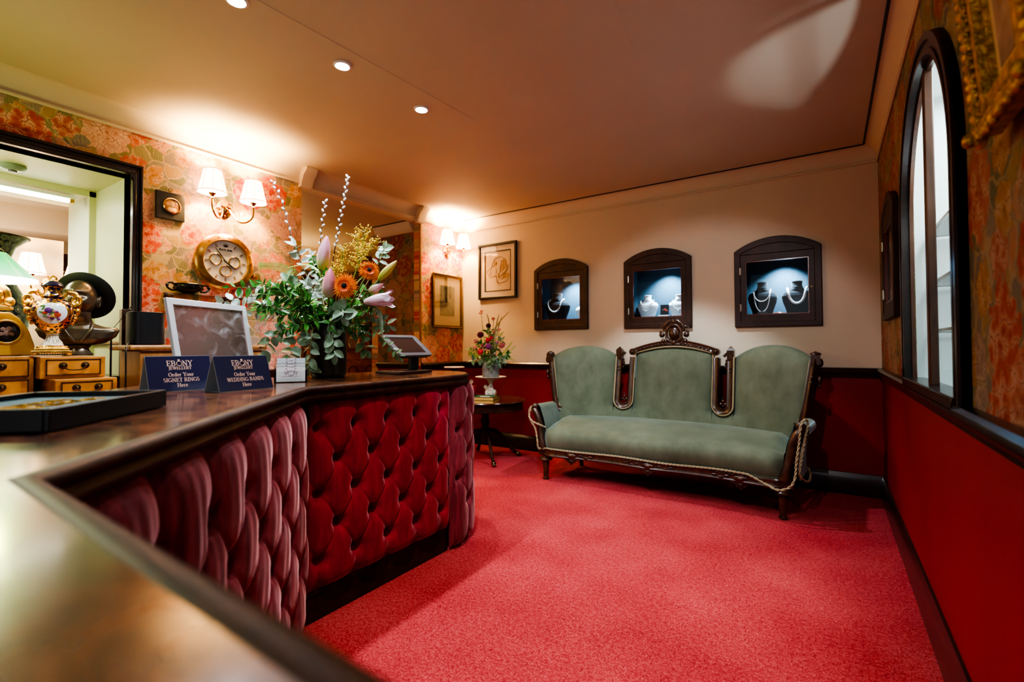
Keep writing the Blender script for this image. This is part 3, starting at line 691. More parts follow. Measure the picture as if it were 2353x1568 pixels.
# business card holder
ch = thing('card_holder', 'clear tiered acrylic holder of white business cards beside the bouquet', 'card holder', (-1.945, 1.205, HC), math.atan2(.84, .54)); ch.scale = (1.35, 1.25, 1.08)
mb = MB()
for k in range(4):
    y0 = k * .016; z1 = .045 + k * .018
    mb.bb(-.048, .048, y0, y0 + .002, 0, z1)
    for s in (-1, 1): mb.bb(s * .048 - .001, s * .048 + .001, y0, y0 + .016, 0, z1 - .006)
mb.bb(-.048, .048, .064, .066, 0, .112); mb.bb(-.048, .048, 0, .066, 0, .003)
obj('acrylic_tiers', mb, MT['acrylic'], ch, smooth=False)
MT['mono'] = mat('mauve_print', (.50, .33, .42), .6)
for k in range(4):
    y0 = k * .016 + .0035; z1 = .060 + k * .013
    T = frame_T((0, y0, 0), (1, 0, 0), (0, .20, 1))
    mb = MB(); mb.M = T; mb.bb(-.0425, .0425, .004, z1, -.006, 0); o = obj('business_card', mb, MT['card'], ch, smooth=False)
    mb = MB(); mb.M = T @ Matrix.Translation((0, z1 - .020, .0004))
    mb.tube([(.009 * cos(2 * PI * i / 20), .009 * sin(2 * PI * i / 20), 0) for i in range(20)], .0007, 4, closed=True)
    for s in (-1, 1):
        mb.tube([(s * (.010 + .010 * t), .007 * sin(t * 9) , 0) for t in [i / 14 for i in range(15)]], .0007, 4)
        mb.tube([(s * (.004 + .012 * t), .012 - .007 * sin(t * 6), 0) for t in [i / 14 for i in range(15)]], .0006, 4)
    mb.bb(-.030, .030, -.0135, -.0128, 0, .0003)
    m3 = obj('printed_emblem', mb, MT['mono'], o, smooth=False)
# tablet on a stand
tb = thing('tablet_stand', 'tablet in a dark grey tilted stand on a wooden board at the counter end', 'tablet', (-2.055, 1.975, HC), R(0))
mb = MB(); mb.box((0, 0, .010), (.20, .255, .016), R(0)); obj('base_board', mb, MT['cab'], tb, bevel=.003)
mb = MB(); mb.box((-.015, .0, .0195), (.10, .15, .003)); obj('base_plate', mb, MT['black'], tb, bevel=.001)
mb = MB(); mb.box((.02, .055, .070), (.030, .060, .10)); mb.box((.012, .05, .118), (.05, .05, .03), M=Matrix.Rotation(R(38), 4, 'Y')); obj('stem', mb, MT['black'], tb, bevel=.004)
Tt = Matrix.Translation((-.004, .03, .160)) @ Matrix.Rotation(R(37), 4, 'Y')
def rrect(hx, hy, r, n=5):
    p = []
    for sx, sy, a in ((1, 1, 0), (-1, 1, 90), (-1, -1, 180), (1, -1, 270)):
        p += [(sx * (hx - r) + r * cos(R(a + 90 * i / n)), sy * (hy - r) + r * sin(R(a + 90 * i / n))) for i in range(n + 1)]
    return p
mb = MB(); mb.M = Tt; mb.ring(rrect(.100, .132, .028), rrect(.073, .100, .004), -.006, .007); mb.prism(rrect(.088, .120, .02), -.024, -.005); mb.M = None
obj('tablet_frame', mb, MT['grey'], tb, bevel=.002)
mb = MB(); mb.M = Tt; mb.bb(-.074, .074, -.101, .101, -.004, .0035); mb.M = None
MT['screen'] = mat('dark_screen', (.02, .015, .015), .04, coat=1, spec=1); obj('screen', mb, MT['screen'], tb, smooth=False)
# ------------------------------------------------------------------ sofa
so = thing('sofa', 'antique sage green velvet sofa with carved walnut triple back against the wall', 'sofa', (-1.115, 3.46, 0))
def yb(x, z): return .66 - .30 * (abs(x) / 1.03) ** 2.2 + .13 * ((z - .45) / .65)
def bp3(x, z, d=0.0): return Vector((x, yb(x, z) - d, z))
# --- upholstered back as columns; slots cut between the wings and the centre
SI, SO = .328, .488; SCX = (SI + SO) / 2; SR = (SO - SI) / 2; SZ = .63
def top_c(x): return 1.045 + .052 * (1 - (x / SI) ** 2) if abs(x) <= SI else None
def xo(z): return .955 + .075 * (z - .5) / .5          # outer edge of the wings
def top_w(x):
    t = (abs(x) - SO) / (1.005 - SO); t = max(0, min(1, t))
    return 1.000 + .105 * (1 - abs(2 * t - 1) ** 2.2)
cols = []
def lin(a, b, n): return [a + (b - a) * i / n for i in range(n + 1)]
# wing columns are expressed with a slanted outer edge
for x in lin(-1.0, -SO, 22): cols.append(('w', x))
for x in lin(-SO, -SI, 12): cols.append(('s', x))
for x in lin(-SI, SI, 26): cols.append(('c', x))
for x in lin(SI, SO, 12): cols.append(('s', x))
for x in lin(SO, 1.0, 22): cols.append(('w', x))
NZ = 34; ZB = .36
def column(kind, x):
    out = []
    ax = abs(x)
    if kind == 'w': top = top_w(x)
    elif kind == 'c': top = top_c(x)
    else: top = SZ - math.sqrt(max(0, SR ** 2 - (ax - SCX) ** 2))
    for j in range(NZ + 1):
        t = j / NZ; z = ZB + (top - ZB) * t
        xx = x
        if kind == 'w':
            # slant the outer edge
            k = (ax - SO) / (1.0 - SO); edge = xo(max(z, .5)) if z > .5 else .955 - .02 * (.5 - z)
            xx = math.copysign(SO + (edge - SO) * k, x)
        axx = abs(xx)
        d = top - z
        if kind == 'w': d = min(d, (xo(z) - axx) , (axx - SO) if z > SZ - .08 else 9)
        elif kind == 'c': d = min(d, (SI - axx) if z > SZ - .08 else 9)
        if z < SZ: d = min(d, max(0, math.hypot(axx - SCX, z - SZ) - SR) )
        d = max(0, d)
        puff = .060 * (1 - math.exp(-d / .055))
        puff += .012 * smooth01((.62 - z) / .3)
        out.append(Vector((xx, yb(xx, z) - puff, z)))
    return out
mb = MB(); CC = [column(k, x) for k, x in cols]; n = len(CC)
vs = [p for c in CC for p in c]; m_ = NZ + 1
bk = [Vector((p.x, yb(p.x, p.z) + .045, p.z)) for p in vs]
fs = []
for i in range(n - 1):
    for j in range(NZ):
        q = (i * m_ + j, (i + 1) * m_ + j, (i + 1) * m_ + j + 1, i * m_ + j + 1)
        fs.append(q); fs.append(tuple(k + n * m_ for k in q[::-1]))
    fs.append((i * m_ + NZ, (i + 1) * m_ + NZ, (i + 1) * m_ + NZ + n * m_, i * m_ + NZ + n * m_))
    fs.append(((i + 1) * m_, i * m_, i * m_ + n * m_, (i + 1) * m_ + n * m_))
for i in (0, n - 1):
    for j in range(NZ): fs.append((i * m_ + j, i * m_ + j + 1, i * m_ + j + 1 + n * m_, i * m_ + j + n * m_))
mb.add(vs + bk, fs); obj('backrest', mb, MT['green'], so, sharp=60)
# --- carved frame: posts, U shaped rails under the slots, arched centre
def sweep_back(mb, pts, wdt, dep, off=.014):
    # pts (x, z) along the back surface
    fr = []
    N_ = len(pts)
    for k in range(N_):
        a = Vector(pts[max(k - 1, 0)]); b = Vector(pts[min(k + 1, N_ - 1)]); t = (b - a).normalized(); s = Vector((t.y, -t.x))
        x, z = pts[k]; p = bp3(x, z, off)
        p2 = bp3(x + s.x * .01, z + s.y * .01, off); side = (p2 - p).normalized()
        tv = (bp3(x + t.x * .01, z + t.y * .01, off) - p).normalized(); up = tv.cross(side)
        if up.y > 0: up = -up
        fr.append((p, side, up))
    w = wdt / 2
    mb.sweep(fr, [(-w, -dep), (-w, dep * .55), (-w * .72, dep), (-w * .2, dep * .72), (w * .2, dep * .72), (w * .72, dep), (w, dep * .55), (w, -dep)])
def mirx(p): return [(-x, z) for x, z in p][::-1]
RU = .055
u_arc = [(SCX - RU * cos(q), SZ - RU * sin(q)) for q in [PI * i / 14 for i in range(15)]]       # right slot, inner to outer
arch = [(-SI - .020, 1.035)] + [(-SI - .012 + (SI + .012) * t, 1.055 + .070 * sin(PI / 2 * t) ** .9) for t in [i / 12 for i in range(13)]]
left = [(-(SCX + RU), 1.0), (-(SCX + RU), .9), (-(SCX + RU), .75)] + mirx(u_arc) + [(-(SCX - RU), .75), (-(SCX - RU), .9), (-(SCX - RU) + .003, 1.0)]
mb = MB(); sweep_back(mb, left, .050, .026); sweep_back(mb, mirx(left), .050, .026)
full = arch + mirx(arch)[1:]
sweep_back(mb, full, .050, .028)
for sx in (-1, 1):
    p = bp3(sx * (SI + .020), 1.050, .02)
    mb.tube([p + Vector((0, -.028, 0)), p + Vector((0, .03, 0))], .030, 16); mb.ball(p + Vector((0, -.030, 0)), (.013, .010, .013), 10)
    for t in lin(.12, .8, 7):     # low relief leafwork along the arch
        x = sx * (SI * (1 - t)); z = 1.055 + .070 * sin(PI / 2 * t) ** .9
        p = bp3(x, z, .042); mb.ball(p, (.016, .007, .008), 8, Matrix.Rotation(sx * R(30 * (1 - t)), 4, 'Y'))
obj('back_frame', mb, MT['sofawood'], so, sharp=45)
for sx in (-1, 1):
    x = sx * (SCX + RU); mb = MB(); p = bp3(x, 1.02, .016)
    mb.box(p, (.052, .056, .085)); mb.lathe([(.042, 0), (.030, .012), (.0001, .036)], 4, p + Vector((0, 0, .043)), a0=PI / 4)
    mb.box(p + Vector((0, -.030, .0)), (.030, .008, .050)); mb.box(p + Vector((-sx * .034, 0, .01)), (.02, .03, .05), M=Matrix.Rotation(R(45), 4, 'Y'))
    mb.lathe([(.0001, -.10), (.012, -.088), (.008, -.072), (.018, -.05), (.010, -.03), (.012, -.012)], 12, p + Vector((-sx * .030, 0, -.02)))
    for dz in (-.10, -.13): mb.ball(bp3(x, 1.02 + dz, .042), .008, 8)
    obj('finial', mb, MT['sofawood'], so, sharp=45)
    # trefoil in the bottom of the slot
    mb = MB(); c0 = bp3(sx * SCX, .632, -.0)
    for dx, dz, rr in ((-.016, 0, .015), (.016, 0, .015), (0, .026, .014), (0, .046, .008), (0, -.012, .010)): mb.ball(c0 + Vector((dx, 0, dz)), (rr, .012, rr), 10)
    obj('trefoil_carving', mb, MT['sofawood'], so)
    # outer stile
    st = [(sx * (.955 - .035), .535), (sx * (.955 - .005), .545), (sx * .965, .575), (sx * (xo(.65) + .004), .65), (sx * (xo(.8) + .006), .8), (sx * (xo(.95) + .008), .95), (sx * (xo(1.0) + .008), 1.005)]
    mb = MB(); sweep_back(mb, st, .048, .030, .010)
    p = bp3(sx * (xo(1.0) + .010), 1.0, .01); mb.box(p, (.056, .058, .07)); mb.lathe([(.036, 0), (.03, .014), (.012, .02), (.0001, .026)], 10, p + Vector((0, 0, .034)))
    mb.ball(p + Vector((sx * .03, -.005, -.02)), (.016, .022, .03), 10); mb.ball(p + Vector((sx * .022, -.01, -.14)), (.016, .022, .03), 10); mb.ball(p + Vector((sx * .018, -.01, -.18)), (.012, .018, .018), 10)
    for z in (.88, .84): mb.ball(bp3(sx * (xo(z) + .006), z, .04), (.010, .008, .014), 8)
    q0 = bp3(sx * .955, .60, .02); mb.ball(q0 + Vector((sx * .022, 0, .03)), (.012, .016, .02), 10)
    obj('side_stile', mb, MT['sofawood'], so, sharp=45)
# crest
mb = MB(); c0 = bp3(0, 1.19, .02)
def cp(dx, dz, dy=0): return c0 + Vector((dx * 1.12, -dy, dz * 1.18 + .012))
mb.ball(cp(0, .005, .010), (.048, .022, .056), 18)
mb.tube([cp(.056 * cos(a), .004 + .064 * sin(a), .016) for a in [2 * PI * i / 28 for i in range(28)]], .013, 8, closed=True)
mb.ball(cp(0, .0, .030), (.030, .012, .036), 14)
for sx in (-1, 1):
    mb.tube([cp(sx * x, z, .012) for x, z in ((.0, .108), (.03, .098), (.062, .074), (.078, .044), (.070, .022), (.056, .030))], [.007, .014, .015, .013, .009, .006], 8)
    mb.tube([cp(sx * x, z, .010) for x, z in ((.060, .050), (.086, .060), (.104, .052))], [.010, .009, .005], 8); mb.box(cp(sx * .098, .050, .012), (.030, .014, .012))
    mb.ball(cp(sx * .092, -.004, .012), (.026, .018, .024), 12); mb.ball(cp(sx * .104, .016, .010), (.012, .012, .012), 10)
    mb.ball(cp(sx * .084, -.052, .012), (.020, .018, .026), 12); mb.ball(cp(sx * .078, -.082, .014), (.012, .012, .012), 8)
    mb.tube([cp(sx * x, z, .022) for x, z in ((.004, -.074), (.026, -.052), (.050, -.040), (.066, -.02))], [.010, .013, .011, .006], 8)
    mb.tube([cp(sx * x, z, .014) for x, z in ((.02, -.085), (.08, -.098), (.15, -.085), (.21, -.110))], [.012, .012, .010, .004], 8)
    for k in range(3): mb.tube([cp(sx * (.012 + .016 * k), .080 + .004 * k, .012), cp(sx * (.020 + .022 * k), .118 - .012 * k, .020)], [.010, .003], 6)
mb.lathe([(.0001, -.02), (.016, -.012), (.014, .004), (.008, .016), (.011, .026), (.0001, .040)], 12, cp(0, .100, .014)); mb.ball(cp(0, -.062, .028), (.022, .014, .020), 12)
obj('carved_crest', mb, MT['sofawood'], so, sharp=50)
# gimp cord round the upholstery
mb = MB()
w_in = [(SO, 1.015), (SO, .85), (SO, SZ)] + [(SCX + SR * cos(q), SZ - SR * sin(q)) for q in [PI * i / 14 for i in range(1, 14)]] + [(SI, SZ), (SI, .85), (SI, 1.0), (SI - .004, 1.040)]
cen = [(SI - .004 - (SI - .004) * t, 1.040 + .055 * sin(PI / 2 * t) ** .9) for t in lin(0, 1, 10)]
path = w_in + cen[1:]
wpath = path + [(-x, z) for x, z in path[::-1]][1:]
mb.tube([bp3(x, z, .030) for x, z in wpath], .0072, 6); obj('gimp_cord', mb, MT['cord'], so)
for sx in (1, -1):
    mb = MB(); mb.tube([bp3(sx * (xo(z) - .020), z, .026) for z in lin(1.0, .60, 8)] + [bp3(sx * x, z, .026) for x, z in ((.934, .57), (.915, .555), (.895, .55))], .0072, 6)
    obj('gimp_cord', mb, MT['cord'], so)
# --- seat
def yf(x):
    t = abs(x) / .86
    return .040 - .035 * t * t - .012 * cos(t * PI * 2.0) + (.03 * ((t - .9) / .1) ** 2 if t > .9 else 0)
def ybk(x): return yb(x, .45) - .02
def xs_(s, t): return (.865 + .06 * t) * s
prof = [(0, .252), (.0, .262), (-.012, .285), (-.022, .32), (-.022, .355), (-.012, .385), (.010, .408), (.045, .424)]
mb = MB(); NS = 60
def seat(u, v):
    s = 2 * u - 1; k = v * 20
    if k <= 7:
        i = int(min(6, k)); f = k - i; dy = prof[i][0] * (1 - f) + prof[i + 1][0] * f; z = prof[i][1] * (1 - f) + prof[i + 1][1] * f
        x = .868 * s; e = smooth01((1 - abs(s)) / .06)
        return (x, yf(x) + dy * (.3 + .7 * e) + .012 * (1 - e), .252 + (z - .252) * (.90 + .10 * e))
    t = (k - 7) / 13; x = (.868 + .055 * t) * s; e = smooth01((1 - abs(s)) / .10)
    y0 = yf(.868 * s) + .045; y1 = ybk(x); z = .424 + .062 * sin(t * PI * .62) * (.45 + .55 * e) - .02 * (1 - e)
    return (x, y0 + (y1 - y0) * t, z)
mb.grid(seat, NS, 40); obj('seat_cushion', mb, MT['green'], so, sharp=70)
# seat rail, carved ovals and drops
mb = MB(); xsr = lin(-.90, .90, 60); fr = [(Vector((x, yf(x), .228)), Vector((0, -1, 0)), Vector((0, 0, 1))) for x in xsr]
mb.sweep(fr, [(-.03, .028), (.010, .028), (.016, .020), (.012, .008), (.016, -.010), (.022, -.020), (.016, -.030), (-.03, -.030)])
for x in (-.62, 0, .62):
    mb.ball((x, yf(x) - .018, .226), (.048, .010, .020), 16); mb.ball((x, yf(x) - .026, .226), (.022, .008, .011), 12)
    for s in (-1, 1):
        for k in range(3): mb.ball((x + s * (.085 + .04 * k), yf(x) - .014, .228 + .005 * (-1) ** k), (.020, .005, .006), 8)
for s in (-1, 1):   # side and back rails
    mb.box((s * .90, .28, .225), (.045, .52, .056))
mb.box((0, .55, .225), (1.7, .04, .05)); obj('seat_rail', mb, MT['sofawood'], so, sharp=40)
for x in (-.62, 0, .62):
    mb = MB(); T = frame_T((x, yf(x) - .004, .20), (1, 0, 0), (0, 0, 1))
    mb.prism([(-.075, .004), (-.058, -.010), (-.040, -.012), (-.028, -.030), (-.012, -.036), (0, -.052), (.012, -.036), (.028, -.030), (.040, -.012), (.058, -.010), (.075, .004)], -.008, .010, T)
    mb.ball((x, yf(x) - .014, .182), (.018, .006, .014), 10); obj('carved_drop', mb, MT['cab'], so)
# legs
for s in (-1, 1):
    mb = MB()
    mb.lathe([(.0, 0), (.022, 0), (.027, .006), (.027, .014), (.020, .020), (.020, .028), (.025, .10), (.029, .150), (.026, .156), (.050, .160), (.058, .170), (.050, .180), (.028, .192), (.030, .205)], 18, (s * .86, yf(.86) + .012, 0)); mb.box((s * .872, yf(.86) + .018, .240), (.070, .066, .070))
    obj('front_leg', mb, MT['sofawood'], so, sharp=35)
for s in (-1, 1):
    mb = MB(); mb.tube([(s * .78, .52, .22), (s * .79, .55, .10), (s * .80, .60, .0)], [.026, .022, .017], 10); obj('rear_leg', mb, MT['sofawood'], so)
# arms
for s in (-1, 1):
    mb = MB()
    # padded inner arm wall rising to a rolled top
    def arm(u, v):
        y = .055 + (.36) * u; fl = .030 * u
        q = v * 1.0
        if q < .55:
            t = q / .55; x = .872 + .045 * t ** 2 + fl; z = .36 + .205 * t
        else:
            a = (q - .55) / .45 * PI * 1.35; rr = .046; x = .917 + fl + rr - rr * cos(a); z = .565 + rr * sin(a) * 1.05
        return (s * x, y, z - .012 * u)
    mb.grid(arm, 10, 26)
    # outer panel
    def armo(u, v):
        y = .055 + .34 * u; t = v; x = .992 - .022 * sin(PI * t) - .040 * (1 - t) + .03 * u; z = .245 + .32 * t
        return (s * x, y, z)
    mb.grid(armo, 8, 14); obj('arm_upholstery', mb, MT['green'], so, sharp=180)
    mb = MB()
    pth = [(.958, .075, .606), (.972, .046, .596), (.966, .030, .572), (.940, .026, .540), (.918, .024, .48), (.905, .020, .41), (.892, .012, .345), (.880, .008, .30), (.872, .010, .25)]
    mb.tube([(s * x, y, z) for x, y, z in pth], [.012, .019, .023, .025, .024, .022, .024, .030, .032], 10, flat=1.0)
    mb.ball((s * .962, .030, .596), (.028, .020, .028), 12); mb.ball((s * .962, .010, .598), (.012, .008, .012), 8)
    obj('arm_post', mb, MT['sofawood'], so, sharp=60)
# loose twisted cord hanging on the arms and along the seat front
def twist(pts, r=.0042):
    # resample and wind two strands
    P = []; pts = [Vector(p) for p in pts]
    for a, b in zip(pts[:-1], pts[1:]):
        n_ = max(1, int((b - a).length / .006)); P += [a.lerp(b, i / n_) for i in range(n_)]
    P.append(pts[-1]); out = []
    for ph in (0, PI):
        Q = []
        for k, p in enumerate(P):
            t = (P[min(k + 1, len(P) - 1)] - P[max(k - 1, 0)]).normalized(); a = t.orthogonal().normalized(); a = Vector((0, -1, 0)) - t * t.dot(Vector((0, -1, 0))); a = a.normalized() if a.length > .05 else t.orthogonal().normalized(); b = t.cross(a); w = k * .75 + ph
            Q.append(p + a * r * cos(w) + b * r * sin(w))
        out.append(Q)
    return out
def spl(p, n=8):
    p = [Vector(q) for q in p]; out = []
    for i in range(len(p) - 1):
        a, b, c, d = p[max(i - 1, 0)], p[i], p[i + 1], p[min(i + 2, len(p) - 1)]
        for k in range(n):
            t = k / n; out.append(.5 * ((2 * b) + (c - a) * t + (2 * a - 5 * b + 4 * c - d) * t * t + (3 * b - a - 3 * c + d) * t ** 3))
    out.append(p[-1]); return out
mb = MB()
front = [(x, yf(x) - .020, .262 - .004 * sin(x * 9)) for x in lin(-.84, .66, 30)]
right = [(.70, yf(.7) - .022, .250), (.78, yf(.8) - .024, .215), (.84, -.045, .200), (.90, -.05, .225), (.93, -.045, .28), (.94, -.03, .38), (.955, -.010, .50), (.965, .0, .60), (.99, .03, .640), (1.0, .06, .60), (.985, .02, .52), (.965, -.01, .40), (.955, -.02, .31), (.975, .04, .26), (1.0, .14, .235), (1.005, .24, .26), (.99, .30, .29)]
for q in twist(front + spl(right)): mb.tube(q, .0045, 5)
leftc = [(-.84, yf(.84) - .02, .262), (-.90, -.02, .262), (-.905, -.03, .33), (-.93, -.02, .42), (-.985, -.01, .49), (-1.0, .0, .56), (-.985, .02, .60)]
for q in twist(spl(leftc)): mb.tube(q, .0045, 5)
for q in twist(spl([(-.985, .0, .575), (-.995, -.01, .52), (-.95, -.03, .48), (-.89, -.02, .455), (-.855, .02, .43)])): mb.tube(q, .0045, 5)
obj('twisted_cord', mb, MT['cord'], so)
# ------------------------------------------------------------------ arched display cabinets
MT['lining'] = mat('blue_grey_lining', (.045, .085, .115), .9, var=.15, vscale=60)
MT['redtrim'] = mat('mahogany_bead', (.16, .030, .020), .25, coat=.5)
MT['steel'] = mat('steel', (.6, .58, .55), .3, 1)
def cab_outline(hw, z0, z1, apex, n=16):
    rise = apex - z1; Rr = (hw * hw + rise * rise) / (2 * rise); c = apex - Rr; a = math.asin(hw / Rr)
    return [(-hw, z0), (hw, z0)] + [(Rr * sin(a - 2 * a * i / n), c + Rr * cos(a - 2 * a * i / n)) for i in range(n + 1)]
def cabinet(label, loc, rz, with_lining=True):
    t = thing('display_cabinet', label, 'display cabinet', loc, rz, 'arched wall display cabinets')
    T = frame_T((0, 0, 0), (1, 0, 0), (0, 0, 1))     # local z of T points to -y (into the room)
    mb = MB(); mb.M = T; o = cab_outline(CW, 0, .622, .722); i_ = cab_outline(.258, .042, .600, .668)
    # outer frame: ring between the two outlines plus the tympanum
    mb.ring(o, i_, .0, .032); mb.M = None; obj('frame', mb, MT['cab'], t, bevel=.004, sharp=30)
    mb = MB(); mb.M = T
    tz = .592; tp = [(-.258, tz), (.258, tz)] + cab_outline(.258, 0, .606, .668)[2:]
    mb.prism(tp, 0, .026); mb.M = None; o2 = obj('arched_panel', mb, MT['cab'], t, bevel=.002, sharp=30)
    d = .258
    mb = MB(); mb.M = T
    mb.ring([(-d, .040), (d, .040), (d, .590), (-d, .590)], [(WX0, WZ0), (WX1, WZ0), (WX1, WZ1), (WX0, WZ1)], 0, .027); mb.M = None
    dr = obj('door', mb, MT['cab'], t, bevel=.002, smooth=False)
    mb = MB(); mb.M = T
    mb.ring([(WX0 - .001, WZ0 - .001), (WX1 + .001, WZ0 - .001), (WX1 + .001, WZ1 + .001), (WX0 - .001, WZ1 + .001)], [(WX0 + .007, WZ0 + .007), (WX1 - .007, WZ0 + .007), (WX1 - .007, WZ1 - .007), (WX0 + .007, WZ1 - .007)], .006, .024); mb.M = None
    obj('glazing_bead', mb, MT['redtrim'], dr, bevel=.002, smooth=False)
    mb = MB(); mb.M = T; mb.bb(WX0, WX1, WZ0, WZ1, .010, .013); mb.M = None; obj('glass', mb, MT['glass'], dr, smooth=False)
    for z in (.16, .46):
        mb = MB(); mb.tube([(-d - .002, -.030, z - .03), (-d - .002, -.030, z + .03)], .005, 8); mb.box((-d - .002, -.028, z), (.012, .003, .05)); obj('hinge', mb, MT['steel'], dr)
    mb = MB(); mb.lathe([(.0001, .0025), (.006, .002), (.007, 0)], 12, (.238, -.0275, .30), Matrix.Rotation(R(90), 4, 'X')); obj('keyhole', mb, MT['antbrass'], dr)
    mb = MB(); x0, x1, z0, z1, dp = -.282, .282, WZ0 - .006, WZ1 + .06, .30
    V = lambda x, y, z: (x, y, z)
    mb.quad(V(x0, dp, z0), V(x1, dp, z0), V(x1, dp, z1), V(x0, dp, z1)); mb.quad(V(x0, .002, z0), V(x0, dp, z0), V(x0, dp, z1), V(x0, .002, z1)); mb.quad(V(x1, .002, z0), V(x1, dp, z0), V(x1, dp, z1), V(x1, .002, z1))
    mb.quad(V(x0, .002, z0), V(x1, .002, z0), V(x1, dp, z0), V(x0, dp, z0)); mb.quad(V(x0, .002, z1), V(x1, .002, z1), V(x1, dp, z1), V(x0, dp, z1))
    obj('velvet_lining', mb, MT['lining'], t, smooth=False)
    return t
names = ['arched mahogany display cabinet on the cream wall nearest the dog drawing', 'arched mahogany display cabinet above the sofa crest, middle of the three', 'arched mahogany display cabinet on the cream wall nearest the right corner']
for (cx, cz), nm in zip(CABS, names): cabinet(nm, (cx, YB, cz), 0)
cabinet('arched mahogany display cabinet on the papered side wall, seen edge on', (XR, 3.50, 1.252), R(-90))
# necklace busts
BUSTP = [(0, .62), (.18, .74), (.40, .93), (.56, 1.0), (.66, .88), (.72, .60), (.78, .40), (.86, .33), (.93, .33), (.985, .36), (1, .33)]
def bust_w(zz, sy):
    for (z0, w0), (z1, w1) in zip(BUSTP[:-1], BUSTP[1:]):
        if zz <= z1: w = w0 + (w1 - w0) * max(0, zz - z0) / (z1 - z0); break
    else: w = .33
    return w, min(1, sy + .55 * smooth01((zz - .68) / .15))
def bust(name, label, loc, h, hw, m, rz=0, sy=.42, cat='display bust'):
    t = MB(); P = [(0, .62), (.18, .74), (.40, .93), (.56, 1.0), (.66, .88), (.72, .60), (.78, .40), (.86, .33), (.93, .33), (.985, .36), (1, .33), (1.0, .001)]
    def fn(u, v):
        k = v * (len(P) - 1); i = min(int(k), len(P) - 2); f = k - i; z = P[i][0] * (1 - f) + P[i + 1][0] * f; w = P[i][1] * (1 - f) + P[i + 1][1] * f
        a = 2 * PI * u; dpt = sy + (.55) * smooth01((z - .68) / .15)
        return (hw * w * cos(a), hw * w * sin(a) * min(1, dpt) + .02 * smooth01((z - .7) / .2) * 0 , h * z)
    t.grid(fn, 32, 44, closeu=True)
    o = obj(name, t, m, sharp=60); o.location = loc; o.rotation_euler = (0, 0, rz); return tag(o, label, cat)
def necklace(label, loc, h, hw, drops, r, beads=False, m='pearl', pend=False, sy=.42):
    t = thing('necklace', label, 'necklace', loc)
    for dz in drops:
        pts = []
        for i in range(33):
            a = PI * i / 32; z = h * (.77 - dz * sin(a) ** .8); w, dpt = bust_w(z / h, sy)
            x = -min(hw * .52 * (1 if dz < .45 else .95), hw * bust_w(.77, sy)[0] * (1.0 + 1.2 * sin(a))) * cos(a)
            q = max(0, 1 - (x / (hw * w)) ** 2); y = -hw * w * dpt * math.sqrt(q)
            g = Vector((x / (hw * w) ** 2, y / max(1e-6, (hw * w * dpt) ** 2), 0)); g = g.normalized() if g.length > 1e-6 else Vector((0, -1, 0))
            pts.append(Vector((x, y, z)) + g * (r * 1.2 + .009) + Vector((0, 0, r * .8)))
        mb = MB()
        if beads:
            tot = 0; nx = 0
            for p, q in zip(pts[:-1], pts[1:]):
                l = (q - p).length; s_ = 0
                while tot + l >= nx:
                    f = max(0, min(1, (nx - tot) / l)) if l else 0; mb.ball(p.lerp(q, f), r, 7); nx += r * 2.0
                tot += l
        else: mb.tube(pts, r, 8)
        o = obj('strand', mb, MT[m], t)
        if pend:
            mb = MB(); c = pts[16]; mb.ball(c + Vector((0, -.004, -.016)), (.006, .004, .012), 8); mb.tube([c, c + Vector((0, -.004, -.03))], .002, 6); obj('pendant', mb, MT['pearl'], t)
    return t
by = YB + .15
z1 = CABS[0][1] + WZ0 - .004; z2 = CABS[1][1] + WZ0 - .004; z3 = CABS[2][1] + WZ0 - .004
bust('necklace_bust', 'tall black velvet necklace bust in the leftmost wall cabinet', (-2.392, by, z1), .292, .150, MT['blackmatte'])
necklace('chunky pale necklace on the black bust in the leftmost cabinet', (-2.392, by, z1), .292, .150, [.46], .0085, True)
bust('necklace_bust', 'white leather bust half hidden at the right of the leftmost cabinet', (-2.092, by + .02, z1), .200, .096, MT['bustw'])
bust('necklace_bust', 'white bust draped with three pearl strands in the middle cabinet', (-1.425, by, z2), .222, .100, MT['bustw'])
necklace('three strand pearl necklace on the white bust in the middle cabinet', (-1.425, by, z2), .222, .100, [.24, .36, .48], .0058, True)
bust('necklace_bust', 'dark bust standing behind the pearl draped white bust', (-1.480, by + .085, z2), .190, .085, MT['blackmatte'])
bust('necklace_bust', 'white bust with a pendant at the right of the middle cabinet', (-1.135, by + .02, z2), .215, .105, MT['bustw'])
necklace('fine pendant necklace on the right hand white bust of the middle cabinet', (-1.135, by + .02, z2), .215, .105, [.42], .0026, False, 'pearl', True)
bust('necklace_bust', 'black velvet bust with two fine strands in the cabinet near the corner', (-.455, by, z3), .285, .112, MT['blackmatte'])
necklace('double strand necklace on the left black bust of the cabinet near the corner', (-.455, by, z3), .285, .112, [.36, .66], .0042, False)
bust('necklace_bust', 'black velvet bust with a thick collar in the cabinet near the corner', (-.205, by + .01, z3), .278, .112, MT['blackmatte'], R(14))
necklace('thick pale collar necklace on the right black bust near the corner', (-.205, by + .006, z3), .278, .112, [.46], .0095, False)
mb = MB(); mb.box((0, 0, .05), (.078, .004, .095), M=Matrix.Rotation(R(-6), 4, 'X')); mb2 = mb
t = thing('display_card', 'black square card with a red flourish in the middle cabinet', 'card', (-1.262, by - .02, z2 + .028))
obj('card_panel', mb, MT['black'], t, smooth=False)
MT['redprint'] = mat('red_print', (.65, .06, .03), .5); MT['whiteprint'] = mat('white_print', (.75, .75, .75), .5)
mb = MB(); mb.ball((.014, -.008, .045), (.018, .0015, .007), 10, Matrix.Rotation(R(25), 4, 'Y')); mb.ball((.006, -.008, .058), (.012, .0015, .004), 8); obj('red_flourish', mb, MT['redprint'], t)
